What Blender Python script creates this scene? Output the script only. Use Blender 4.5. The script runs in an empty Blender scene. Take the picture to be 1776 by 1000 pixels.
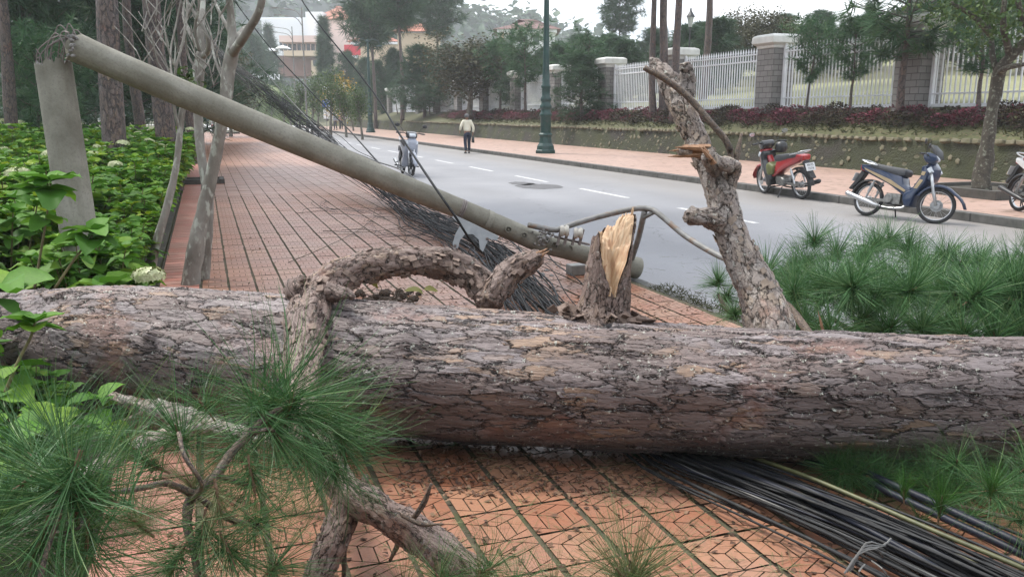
import bpy, bmesh, math, random
import numpy as np
from mathutils import Vector, Matrix, noise

random.seed(7)
rng = np.random.default_rng(7)
SC = bpy.context.scene
COL = SC.collection
R = math.radians

# ------------------------------------------------------------------ camera, sky, sun, exposure
F = 1440.0; TH = R(11.85); CH = 1.6
cam_d = bpy.data.cameras.new('camera'); cam = bpy.data.objects.new('camera', cam_d); COL.objects.link(cam)
cam.location = (0, 0, CH); cam.rotation_euler = (R(90) - TH, 0, 0)
cam_d.sensor_width = 36; cam_d.lens = 36 * F / 1776; cam_d.clip_end = 3000; cam_d.clip_start = 0.05
SC.camera = cam
SC.view_settings.view_transform = 'Standard'; SC.view_settings.look = 'None'
SC.view_settings.exposure = 1.14; SC.view_settings.gamma = 1
SC.cycles.use_denoising = True
SC.cycles.max_bounces = 6; SC.cycles.diffuse_bounces = 3; SC.cycles.glossy_bounces = 2
SC.cycles.transmission_bounces = 3; SC.cycles.transparent_max_bounces = 6; SC.cycles.volume_bounces = 2
SC.cycles.caustics_reflective = False; SC.cycles.caustics_refractive = False
SUN_EL, SUN_AZ = 58, -50          # hazy sun, high behind the left shoulder
w = bpy.data.worlds.new('World'); SC.world = w; w.use_nodes = True
nt = w.node_tree; nt.nodes.clear()
def node(nt, typ, ins=None, **props):
    n = nt.nodes.new(typ)
    for k, v in props.items(): setattr(n, k, v)
    for k, v in (ins or {}).items():
        s = n.inputs[k]
        if isinstance(v, bpy.types.NodeSocket): nt.links.new(v, s)
        else:
            if isinstance(v, (tuple, list)) and len(v) == 3 and s.type == 'RGBA': v = (*v, 1)
            s.default_value = v
    return n
sky = node(nt, 'ShaderNodeTexSky', sky_type='NISHITA', sun_disc=False, sun_elevation=R(SUN_EL), sun_rotation=R(SUN_AZ))
tc = node(nt, 'ShaderNodeTexCoord')
mp = node(nt, 'ShaderNodeMapping', {0: tc.outputs['Generated'], 'Scale': (1, 1, 2.5)})
cn = node(nt, 'ShaderNodeTexNoise', {'Vector': mp.outputs[0], 'Scale': 2.2, 'Detail': 5.0, 'Roughness': .55})
cr = node(nt, 'ShaderNodeValToRGB', {0: cn.outputs[0]})
cr.color_ramp.elements[0].position = .35; cr.color_ramp.elements[0].color = (.74, .81, .93, 1)
cr.color_ramp.elements[1].position = .62; cr.color_ramp.elements[1].color = (.98, .99, 1.02, 1)
sc_ = node(nt, 'ShaderNodeVectorMath', {0: sky.outputs[0]}, operation='SCALE'); sc_.inputs[3].default_value = .10
mx = node(nt, 'ShaderNodeMix', {0: .88, 6: sc_.outputs[0], 7: cr.outputs[0]}, data_type='RGBA')
bg = node(nt, 'ShaderNodeBackground', {0: mx.outputs[2], 1: 1.0})
node(nt, 'ShaderNodeOutputWorld', {0: bg.outputs[0]})
sun_d = bpy.data.lights.new('sun', 'SUN'); sun_d.energy = 2.0; sun_d.angle = R(11); sun_d.color = (1, .95, .88)
sun = bpy.data.objects.new('sun', sun_d); COL.objects.link(sun)
# Nishita: rotation 0 is +Y, turning clockwise towards +X
_sd = Vector((math.sin(R(SUN_AZ)) * math.cos(R(SUN_EL)), math.cos(R(SUN_AZ)) * math.cos(R(SUN_EL)), math.sin(R(SUN_EL))))
sun.rotation_euler = _sd.to_track_quat('Z', 'Y').to_euler()

# ------------------------------------------------------------------ where things stand
def ray(px, py):
    X = (px - 888) / F; v = (py - 500) / F
    return Vector((X, math.cos(TH) - v * math.sin(TH), -math.sin(TH) - v * math.cos(TH)))
def P(px, py, d): return Vector((0, 0, CH)) + ray(px, py) * d
def G(px, py, z=0.0):
    r = ray(px, py); return Vector((0, 0, CH)) + r * ((z - CH) / r.z)
NX, NY = .9393, .3431
def S(L, s, z=0.0): return Vector((NX * L - NY * s, NY * L + NX * s, z))       # street coordinates
def toLS(p): return NX * p[0] + NY * p[1], -NY * p[0] + NX * p[1]
STREET = math.atan2(NY, NX)       # rotation of the street frame: local x across, y along

def zt(L, s):
    if L < -.5:
        a = -.5 - L
        return -.03 + min(.045 * a, .5) + max(0, a - 14) * .02
    if L < 17.27: return -.3
    if L < 19.4: return 1.00 + (L - 17.3) * .34
    z = 1.75 + (L - 19.4) * .115
    return min(z, 7.0) if s < 110 else min(z, 9)

# ------------------------------------------------------------------ materials
def setup(name):
    m = bpy.data.materials.new(name); m.use_nodes = True
    t = m.node_tree; t.nodes.clear()
    b = node(t, 'ShaderNodeBsdfPrincipled'); o = node(t, 'ShaderNodeOutputMaterial', {0: b.outputs[0]})
    return m, t, b, o
def ramp(t, fac, stops):
    r = node(t, 'ShaderNodeValToRGB', {0: fac}); e = r.color_ramp.elements
    while len(e) < len(stops): e.new(.5)
    for k, (p, c) in enumerate(stops):
        e[k].position = p; e[k].color = (*c, 1) if len(c) == 3 else c
    return r.outputs[0]
def mixc(t, f, a, b, bt='MIX'): return node(t, 'ShaderNodeMix', {0: f, 6: a, 7: b}, data_type='RGBA', blend_type=bt).outputs[2]
def mth(t, op, a, b=0.0, c=None, clamp=False):
    n = node(t, 'ShaderNodeMath', {0: a, 1: b}, operation=op, use_clamp=clamp)
    if c is not None:
        if isinstance(c, bpy.types.NodeSocket): t.links.new(c, n.inputs[2])
        else: n.inputs[2].default_value = c
    return n.outputs[0]
def mat(name, c1, c2=None, scale=8.0, rough=.7, bump=.0, metal=0.0, stretch=(1, 1, 1), spots=None, spotscale=30, coord='Object', spec=.5, detail=6, clear=0):
    m, t, b, o = setup(name)
    c2 = c2 or tuple(x * .7 for x in c1)
    tc = node(t, 'ShaderNodeTexCoord')
    mp = node(t, 'ShaderNodeMapping', {0: tc.outputs[coord], 'Scale': stretch})
    n1 = node(t, 'ShaderNodeTexNoise', {'Vector': mp.outputs[0], 'Scale': scale, 'Detail': float(detail), 'Roughness': .6})
    col = ramp(t, n1.outputs[0], [(.3, c2), (.68, c1)])
    if spots:
        n2 = node(t, 'ShaderNodeTexNoise', {'Vector': mp.outputs[0], 'Scale': spotscale, 'Detail': 3.0})
        col = mixc(t, ramp(t, n2.outputs[0], [(.56, (0, 0, 0)), (.66, (1, 1, 1))]), col, spots)
    t.links.new(col, b.inputs['Base Color'])
    b.inputs['Roughness'].default_value = rough; b.inputs['Metallic'].default_value = metal
    b.inputs['Specular IOR Level'].default_value = spec
    if clear: b.inputs['Coat Weight'].default_value = clear
    if bump:
        bp = node(t, 'ShaderNodeBump', {'Height': n1.outputs[0], 'Strength': min(1, bump), 'Distance': .02 * max(1, bump)})
        t.links.new(bp.outputs[0], b.inputs['Normal'])
    return m
def leafmat(name, a, b_, c=None, rough=.5, trans=.25):
    """leaf colour varies from leaf to leaf through the 'tint' attribute"""
    m, t, b, o = setup(name)
    at = node(t, 'ShaderNodeAttribute', attribute_name='tint')
    stops = [(.0, a), (.6, b_)] + ([(1.0, c)] if c else [])
    col = ramp(t, at.outputs['Fac'], stops)
    nz = node(t, 'ShaderNodeTexNoise', {'Scale': 25.0, 'Detail': 2.0})
    col = mixc(t, mth(t, 'MULTIPLY', nz.outputs[0], .5), col, tuple(x * .55 for x in a))
    t.links.new(col, b.inputs['Base Color'])
    b.inputs['Roughness'].default_value = rough; b.inputs['Specular IOR Level'].default_value = .25
    tr = node(t, 'ShaderNodeBsdfTranslucent', {0: col})
    ms = node(t, 'ShaderNodeMixShader', {0: trans, 1: b.outputs[0], 2: tr.outputs[0]})
    t.links.new(ms.outputs[0], o.inputs[0])
    return m
def bark(name, plate=(.13, .05), vw=1.15, cols=((.10, .085, .085), (.30, .26, .26), (.27, .19, .16), (.38, .25, .16)), disp=.012, lichen=.5, crack=.09, real=True, dark=(.035, .03, .03)):
    """flaky pine bark: stacked plates over dark cracks, in the rest coordinates of the limb"""
    m, t, b, o = setup(name)
    at = node(t, 'ShaderNodeAttribute', attribute_name='rest')
    mp = node(t, 'ShaderNodeMapping', {0: at.outputs['Vector'], 'Scale': (1 / plate[0], 1 / plate[1], 1 / plate[1])})
    nz = node(t, 'ShaderNodeTexNoise', {'Vector': mp.outputs[0], 'Scale': 1.3, 'Detail': 4.0, 'Roughness': .6})
    off = node(t, 'ShaderNodeVectorMath', {0: nz.outputs['Color'], 1: (.5, .5, .5)}, operation='SUBTRACT')
    off2 = node(t, 'ShaderNodeVectorMath', {0: off.outputs[0]}, operation='SCALE'); off2.inputs[3].default_value = vw
    v = node(t, 'ShaderNodeVectorMath', {0: mp.outputs[0], 1: off2.outputs[0]}, operation='ADD').outputs[0]
    e1 = node(t, 'ShaderNodeTexVoronoi', {'Vector': v, 'Scale': 1.0}, feature='DISTANCE_TO_EDGE')
    f1 = node(t, 'ShaderNodeTexVoronoi', {'Vector': v, 'Scale': 1.0}, feature='F1')
    v2 = node(t, 'ShaderNodeVectorMath', {0: v, 1: (3.7, 1.3, 5.1)}, operation='ADD').outputs[0]
    f2 = node(t, 'ShaderNodeTexVoronoi', {'Vector': v2, 'Scale': 1.75}, feature='F1')
    e2 = node(t, 'ShaderNodeTexVoronoi', {'Vector': v2, 'Scale': 1.75}, feature='DISTANCE_TO_EDGE')
    cv = node(t, 'ShaderNodeTexNoise', {'Vector': mp.outputs[0], 'Scale': .7, 'Detail': 2.0})
    cw = mth(t, 'ADD', mth(t, 'MULTIPLY', ramp(t, cv.outputs[0], [(.38, (0, 0, 0)), (.66, (1, 1, 1))]), 1.6), .35)
    edge = ramp(t, mth(t, 'DIVIDE', e1.outputs['Distance'], cw), [(.0, (0, 0, 0)), (crack, (1, 1, 1))])
    loc = node(t, 'ShaderNodeVectorMath', {0: v, 1: f1.outputs['Position']}, operation='SUBTRACT')
    rdir = node(t, 'ShaderNodeVectorMath', {0: f1.outputs['Color'], 1: (.5, .5, .5)}, operation='SUBTRACT')
    tilt = node(t, 'ShaderNodeVectorMath', {0: loc.outputs[0], 1: rdir.outputs[0]}, operation='DOT_PRODUCT').outputs['Value']
    edge2 = ramp(t, e2.outputs['Distance'], [(.0, (0, 0, 0)), (crack * .8, (1, 1, 1))])
    s1 = node(t, 'ShaderNodeSeparateColor', {0: f1.outputs['Color']}); s2 = node(t, 'ShaderNodeSeparateColor', {0: f2.outputs['Color']})
    fine = node(t, 'ShaderNodeTexNoise', {'Vector': mp.outputs[0], 'Scale': 5.0, 'Detail': 8.0, 'Roughness': .65})
    big = node(t, 'ShaderNodeTexNoise', {'Vector': at.outputs['Vector'], 'Scale': 1.6, 'Detail': 3.0})
    pn = node(t, 'ShaderNodeTexNoise', {'Vector': at.outputs['Vector'], 'Scale': 2.3, 'Detail': 5.0, 'Roughness': .6})
    patch = ramp(t, pn.outputs[0], [(.60, (0, 0, 0)), (.66, (1, 1, 1))])
    # plate colour
    pc = mixc(t, ramp(t, s1.outputs[0], [(.2, (0, 0, 0)), (.8, (1, 1, 1))]), cols[1], cols[2])
    pc = mixc(t, ramp(t, mth(t, 'ADD', mth(t, 'MULTIPLY', s2.outputs[1], .75), mth(t, 'MULTIPLY', big.outputs[0], .5)), [(.86, (0, 0, 0)), (.97, (1, 1, 1))]), pc, cols[3])
    pc = mixc(t, mth(t, 'MULTIPLY', ramp(t, fine.outputs[0], [(.35, (1, 1, 1)), (.62, (0, 0, 0))]), .55), pc, cols[0])
    pc = mixc(t, ramp(t, big.outputs[0], [(.35, (.55, .55, .55)), (.65, (0, 0, 0))]), pc, cols[0])
    pc = mixc(t, mth(t, 'MULTIPLY', patch, .5), pc, tuple(x * y for x, y in zip(cols[2], (.95, .62, .50))))
    both = mth(t, 'MULTIPLY', edge, mth(t, 'ADD', mth(t, 'MULTIPLY', edge2, .55), .45))
    col = mixc(t, both, dark, pc)
    if lichen:
        ln = node(t, 'ShaderNodeTexNoise', {'Vector': at.outputs['Vector'], 'Scale': 42.0, 'Detail': 5.0, 'Roughness': .7})
        lm = mth(t, 'MULTIPLY', ramp(t, ln.outputs[0], [(.60, (0, 0, 0)), (.64, (1, 1, 1))]), ramp(t, e1.outputs['Distance'], [(.05, (1, 1, 1)), (.3, (.0, .0, .0))]))
        col = mixc(t, mth(t, 'MULTIPLY', lm, lichen), col, (.50, .52, .46))
    t.links.new(col, b.inputs['Base Color'])
    b.inputs['Roughness'].default_value = .58; b.inputs['Specular IOR Level'].default_value = .5
    h = mth(t, 'ADD', mth(t, 'MULTIPLY', edge, .45), mth(t, 'MULTIPLY', s1.outputs[2], .45))
    h = mth(t, 'ADD', h, mth(t, 'MULTIPLY', mth(t, 'MULTIPLY', edge2, mth(t, 'ADD', s2.outputs[0], .3)), .35))
    h = mth(t, 'ADD', h, mth(t, 'MULTIPLY', fine.outputs[0], .35)); h = mth(t, 'ADD', h, mth(t, 'MULTIPLY', tilt, 1.0)); h = mth(t, 'MULTIPLY', h, mth(t, 'SUBTRACT', 1.0, mth(t, 'MULTIPLY', patch, .45)))
    if real:
        d = node(t, 'ShaderNodeDisplacement', {'Height': h, 'Midlevel': .8, 'Scale': disp})
        t.links.new(d.outputs[0], o.inputs['Displacement']); m.displacement_method = 'BOTH'
    else:
        bp = node(t, 'ShaderNodeBump', {'Height': h, 'Strength': 1.0, 'Distance': disp})
        t.links.new(bp.outputs[0], b.inputs['Normal'])
    return m

# ------------------------------------------------------------------ mesh helpers
def tag(o, label=None, cat=None, group=None, kind=None):
    if label: o['label'] = label
    if cat: o['category'] = cat
    if group: o['group'] = group
    if kind: o['kind'] = kind
    return o
def wm(o):
    m = o.matrix_basis.copy()
    if o.parent: m = wm(o.parent) @ o.matrix_parent_inverse @ m
    return m
def par(o, p):
    if p is not None:
        o.parent = p; o.matrix_parent_inverse = wm(p).inverted()
    return o
def empty(name, loc=(0, 0, 0), rz=0, **k):
    o = bpy.data.objects.new(name, None); COL.objects.link(o); o.location = loc; o.rotation_euler = (0, 0, rz)
    o.empty_display_size = .1
    return tag(o, **k)
def link(name, me, parent=None, local=False):
    o = bpy.data.objects.new(name, me); COL.objects.link(o)
    if parent is not None:
        if local: o.parent = parent
        else: par(o, parent)
    return o
def cp(o, parent=None, keep=False):
    """copy of a thing with its parts and sub-parts"""
    c = o.copy(); COL.objects.link(c)
    if parent is not None: c.parent = parent
    for ch in KIDS.get(o.name, [k for k in o.children]): cp(ch, c)
    return c
KIDS = {}
def mesh_np(name, V, Fq, material, tint=None, rest=None, smooth=False):
    """V (n,3); Fq (m,3) or (m,4) ints or list of arrays"""
    me = bpy.data.meshes.new(name)
    Fs = Fq if isinstance(Fq, list) else [Fq]
    V = np.asarray(V, dtype=np.float32)
    nl = sum(f.size for f in Fs); nf = sum(len(f) for f in Fs)
    me.vertices.add(len(V)); me.vertices.foreach_set('co', V.ravel())
    me.loops.add(nl); me.loops.foreach_set('vertex_index', np.concatenate([f.ravel() for f in Fs]).astype(np.int32))
    tot = np.concatenate([np.full(len(f), f.shape[1]) for f in Fs]); st = np.concatenate([[0], np.cumsum(tot)[:-1]])
    me.polygons.add(nf); me.polygons.foreach_set('loop_start', st.astype(np.int32))
    try: me.polygons.foreach_set('loop_total', tot.astype(np.int32))
    except Exception: pass
    if smooth: me.polygons.foreach_set('use_smooth', np.ones(nf, dtype=bool))
    me.update(calc_edges=True)
    if tint is not None:
        a = me.attributes.new('tint', 'FLOAT', 'POINT'); a.data.foreach_set('value', np.asarray(tint, dtype=np.float32))
    if rest is not None:
        a = me.attributes.new('rest', 'FLOAT_VECTOR', 'POINT'); a.data.foreach_set('vector', np.asarray(rest, dtype=np.float32).ravel())
    me.materials.append(material)
    return me
class MB:
    """collects shapes of one part into one mesh"""
    def __init__(s): s.V = []; s.F = []; s.rest = []; s.tint = []
    def add(s, V, Fc, rest=None, tint=0.5):
        b = len(s.V); s.V += [tuple(v) for v in V]; s.F += [tuple(b + i for i in f) for f in Fc]
        s.rest += [tuple(r) for r in (rest if rest is not None else V)]
        s.tint += [tint] * len(V)
        return s
    def box(s, c, size, rz=0, m=None, tint=.5):
        hx, hy, hz = size[0] / 2, size[1] / 2, size[2] / 2
        M_ = Matrix.Translation(c) @ (m or Matrix.Rotation(rz, 4, 'Z'))
        v = [M_ @ Vector((x, y, z)) for z in (-hz, hz) for x, y in ((-hx, -hy), (hx, -hy), (hx, hy), (-hx, hy))]
        return s.add(v, [(3, 2, 1, 0), (4, 5, 6, 7), (0, 1, 5, 4), (1, 2, 6, 5), (2, 3, 7, 6), (3, 0, 4, 7)], tint=tint)
    def tube(s, pts, rad, seg=8, step=None, bump=0, cap=True, curve=True, tint=.5):
        V, Fc, rest = tube(pts, rad, seg, step, bump, cap, curve)
        return s.add(V, Fc, rest, tint)
    def lathe(s, prof, c=(0, 0, 0), seg=16, m=None, cap=True, sq=None):
        v = []; M_ = Matrix.Translation(c) @ (m or Matrix())
        for r, z in prof:
            for k in range(seg):
                a = 2 * math.pi * (k + (.5 if sq else 0)) / seg
                v.append(M_ @ Vector((r * math.cos(a), r * math.sin(a), z)))
        f = [(i * seg + k, i * seg + (k + 1) % seg, (i + 1) * seg + (k + 1) % seg, (i + 1) * seg + k) for i in range(len(prof) - 1) for k in range(seg)]
        if cap: f += [tuple(range(seg))[::-1], tuple((len(prof) - 1) * seg + k for k in range(seg))]
        return s.add(v, f)
    def slab(s, outline, w, y=0, bev=.012, taper=1.0, segs=2):
        """outline in x,z extruded across y with rounded edges"""
        bm = bmesh.new()
        vs = [bm.verts.new((x, y - w / 2, z)) for x, z in outline]
        f = bm.faces.new(vs)
        r = bmesh.ops.extrude_face_region(bm, geom=[f])
        for v in r['geom']:
            if isinstance(v, bmesh.types.BMVert): v.co.y += w
        bmesh.ops.recalc_face_normals(bm, faces=bm.faces)
        if bev: bmesh.ops.bevel(bm, geom=list(bm.edges), offset=bev, segments=segs, profile=.5, affect='EDGES', clamp_overlap=True)
        if taper != 1.0:
            zs = [v.co.z for v in bm.verts]; z0, z1 = min(zs), max(zs)
            for v in bm.verts:
                k = (v.co.z - z0) / (z1 - z0); v.co.y = y + (v.co.y - y) * (1 + (taper - 1) * k)
        bm.verts.index_update()
        s.add([v.co.copy() for v in bm.verts], [tuple(v.index for v in f.verts) for f in bm.faces]); bm.free()
        return s
    def build(s, name, material, parent=None, smooth=False, local=False, attrs=True, bev=0):
        me = bpy.data.meshes.new(name); me.from_pydata(s.V, [], s.F)
        if attrs:
            a = me.attributes.new('rest', 'FLOAT_VECTOR', 'POINT'); a.data.foreach_set('vector', np.array(s.rest, dtype=np.float32).ravel())
            a = me.attributes.new('tint', 'FLOAT', 'POINT'); a.data.foreach_set('value', np.array(s.tint, dtype=np.float32))
        if smooth: me.polygons.foreach_set('use_smooth', [True] * len(me.polygons))
        me.materials.append(material); me.update()
        o = link(name, me, parent, local)
        if smooth == 'auto' or smooth == 2:
            try: me.set_sharp_from_angle(angle=R(40))
            except Exception: pass
        if bev:
            b = o.modifiers.new('bevel', 'BEVEL'); b.width = bev; b.segments = 2; b.limit_method = 'ANGLE'
        return o
def smooth_path(pts, rad, step):
    P_ = [np.array(p, dtype=float) for p in pts]; n = len(P_)
    if n == 2:
        L = np.linalg.norm(P_[1] - P_[0]); k = max(2, int(L / step) + 1)
        t = np.linspace(0, 1, k)
        return P_[0] + (P_[1] - P_[0]) * t[:, None], rad[0] + (rad[1] - rad[0]) * t
    out = []; ro = []
    for i in range(n - 1):
        p0 = P_[i - 1] if i else 2 * P_[0] - P_[1]; p3 = P_[i + 2] if i + 2 < n else 2 * P_[-1] - P_[-2]
        p1, p2 = P_[i], P_[i + 1]; L = np.linalg.norm(p2 - p1); k = max(1, int(round(L / step)))
        for j in range(k):
            t = j / k
            out.append(.5 * ((2 * p1) + (-p0 + p2) * t + (2 * p0 - 5 * p1 + 4 * p2 - p3) * t * t + (-p0 + 3 * p1 - 3 * p2 + p3) * t ** 3))
            tt = t * t * (3 - 2 * t); ro.append(rad[i] * (1 - tt) + rad[i + 1] * tt)
    out.append(P_[-1]); ro.append(rad[-1])
    return np.array(out), np.array(ro)
_seed = [0]
def tube(pts, rad, seg=8, step=None, bump=0, cap=True, curve=True):
    if not isinstance(rad, (list, tuple, np.ndarray)): rad = [rad] * len(pts)
    if curve:
        C, r = smooth_path(pts, rad, step or .1)
    else: C, r = np.array([tuple(p) for p in pts], dtype=float), np.array(rad, dtype=float)
    n = len(C); T = np.gradient(C, axis=0); T /= (np.linalg.norm(T, axis=1)[:, None] + 1e-9)
    up = np.array([0, 0, 1.]) if abs(T[0][2]) < .9 else np.array([1., 0, 0])
    N = up - T[0] * up.dot(T[0]); N /= np.linalg.norm(N)
    V = np.zeros((n, seg, 3)); Rr = np.zeros((n, seg, 3)); a = np.arange(seg) * 2 * np.pi / seg
    s = np.concatenate([[0], np.cumsum(np.linalg.norm(np.diff(C, axis=0), axis=1))]); _seed[0] += 1; so = _seed[0] * 3.17
    ca, sa = np.cos(a), np.sin(a)
    for i in range(n):
        N = N - T[i] * N.dot(T[i]); N /= (np.linalg.norm(N) + 1e-9); B = np.cross(T[i], N)
        rr = np.full(seg, r[i])
        if bump:
            for k in range(seg):
                q = Vector((s[i] / max(r.max(), .02) * .55 + so, ca[k] * 1.2, sa[k] * 1.2))
                rr[k] *= 1 + bump * noise.fractal(q, 1.0, 2.0, 3)
        V[i] = C[i] + (N[None] * ca[:, None] + B[None] * sa[:, None]) * rr[:, None]
        Rr[i] = np.stack([np.full(seg, s[i] + so), ca * r[i], sa * r[i]], 1)
    idx = np.arange(n * seg).reshape(n, seg)
    A = idx[:-1]; Bq = idx[1:]
    Fq = np.stack([A, np.roll(A, -1, 1), np.roll(Bq, -1, 1), Bq], -1).reshape(-1, 4)
    V = V.reshape(-1, 3); Rr = Rr.reshape(-1, 3)
    Fl = [tuple(int(x) for x in q) for q in Fq]
    if cap:
        Fl += [tuple(int(x) for x in idx[0][::-1]), tuple(int(x) for x in idx[-1])]
    return V, Fl, Rr
def needles(origins, axes, n, length, width, cone=(10, 95), droop=.15, segs=2, rs=None, back=.0):
    """n thin blades leave each origin round its axis; vectorised; returns V,F,tint"""
    rs = rs or rng
    O = np.repeat(np.asarray(origins, float), n, 0); A = np.repeat(np.asarray(axes, float), n, 0); N = len(O)
    A /= np.linalg.norm(A, axis=1)[:, None]
    ref = np.where(np.abs(A[:, 2:3]) < .9, np.array([[0, 0, 1.]]), np.array([[1., 0, 0]]))
    U = np.cross(A, ref); U /= np.linalg.norm(U, axis=1)[:, None]; W = np.cross(A, U)
    g3 = lambda q, s_: np.repeat(q[::3], 3)[:len(q)] + rs.normal(0, s_, len(q))          # needles leave in bundles of three
    ph = g3(rs.uniform(0, 2 * np.pi, N), .07 if segs > 1 else .3); th = g3(np.radians(cone[0] + (cone[1] - cone[0]) * rs.uniform(0, 1, N) ** .8), .05 if segs > 1 else .2)
    D = A * np.cos(th)[:, None] + (U * np.cos(ph)[:, None] + W * np.sin(ph)[:, None]) * np.sin(th)[:, None]
    Ln = length * rs.uniform(.65, 1.12, N)
    O = O - A * (back * rs.uniform(0, 1, N))[:, None]
    side = np.cross(D, rs.normal(size=(N, 3))); side /= (np.linalg.norm(side, axis=1)[:, None] + 1e-9)
    wv = width * rs.uniform(.7, 1.2, N)
    cur = O.copy(); d = D.copy(); rows = []
    for k in range(segs + 1):
        q = k / segs; ww = wv * (1 - .75 * q)
        rows.append(np.stack([cur - side * ww[:, None] / 2, cur + side * ww[:, None] / 2], 1))
        d = d + np.array([0, 0, -droop / segs * 1.5]) * (q + .4); d /= np.linalg.norm(d, axis=1)[:, None]
        cur = cur + d * (Ln / segs)[:, None]
    V = np.stack(rows, 1).reshape(-1, 3)            # N,(segs+1),2,3
    base = np.arange(N)[:, None] * (segs + 1) * 2 + np.arange(segs)[None] * 2
    Fq = np.stack([base, base + 1, base + 3, base + 2], -1).reshape(-1, 4)
    ti = np.repeat(np.clip(rs.normal(.5, .22, N), 0, 1), (segs + 1) * 2)
    return V, Fq, ti
def leaves(pos, dirs, size, tint=None, rs=None, curl=.25, aspect=.62):
    """ovate folded leaves growing from pos along dirs"""
    rs = rs or rng; N = len(pos)
    t = np.array([0, .18, .42, .68, .88, 1.0]); wd = np.array([.03, .36, .5, .4, .2, .0]) * aspect * 1.15
    D = dirs / np.linalg.norm(dirs, axis=1)[:, None]
    up = np.tile([0, 0, 1.], (N, 1)) + rs.normal(0, .25, (N, 3)); Sd = np.cross(D, up); Sd /= (np.linalg.norm(Sd, axis=1)[:, None] + 1e-9); Up = np.cross(Sd, D)
    size = np.broadcast_to(size, (N,)) * rs.uniform(.7, 1.2, N)
    V = np.zeros((N, 6, 3, 3))
    for i, (a, b) in enumerate(zip(t, wd)):
        c = D * a + Up * (-curl * a * a * rs.uniform(.6, 1.5, N)[:, None])
        for j, sg in enumerate((-1, 0, 1)):
            V[:, i, j] = pos + size[:, None] * (c + Sd * (sg * b) + Up * (abs(sg) * b * .35))
    base = np.arange(N)[:, None, None] * 18 + np.arange(5)[None, :, None] * 3 + np.arange(2)[None, None]
    Fq = np.stack([base, base + 1, base + 4, base + 3], -1).reshape(-1, 4)
    ti = rs.uniform(0, 1, N) if tint is None else tint
    return V.reshape(-1, 3), Fq, np.repeat(ti, 18)
def join(parts):
    Vs = []; Fs = []; Ts = []; b = 0
    for V, Fq, ti in parts:
        Vs.append(V); Fs.append(Fq + b); Ts.append(ti); b += len(V)
    return np.concatenate(Vs), np.concatenate(Fs), np.concatenate(Ts)
def sheet(name, Ls, Ss, zf, material, kind='structure', smooth=False):
    Ls = np.array(Ls, float); Ss = np.array(Ss, float)
    V = [tuple(S(L, s, zf(L, s))) for s in Ss for L in Ls]; n = len(Ls)
    Fq = np.array([[j * n + i, j * n + i + 1, (j + 1) * n + i + 1, (j + 1) * n + i] for j in range(len(Ss) - 1) for i in range(n - 1)])
    me = mesh_np(name, np.array(V), Fq, material, smooth=smooth); o = link(name, me); tag(o, kind=kind); return o
HAZE = 0.0008

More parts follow.
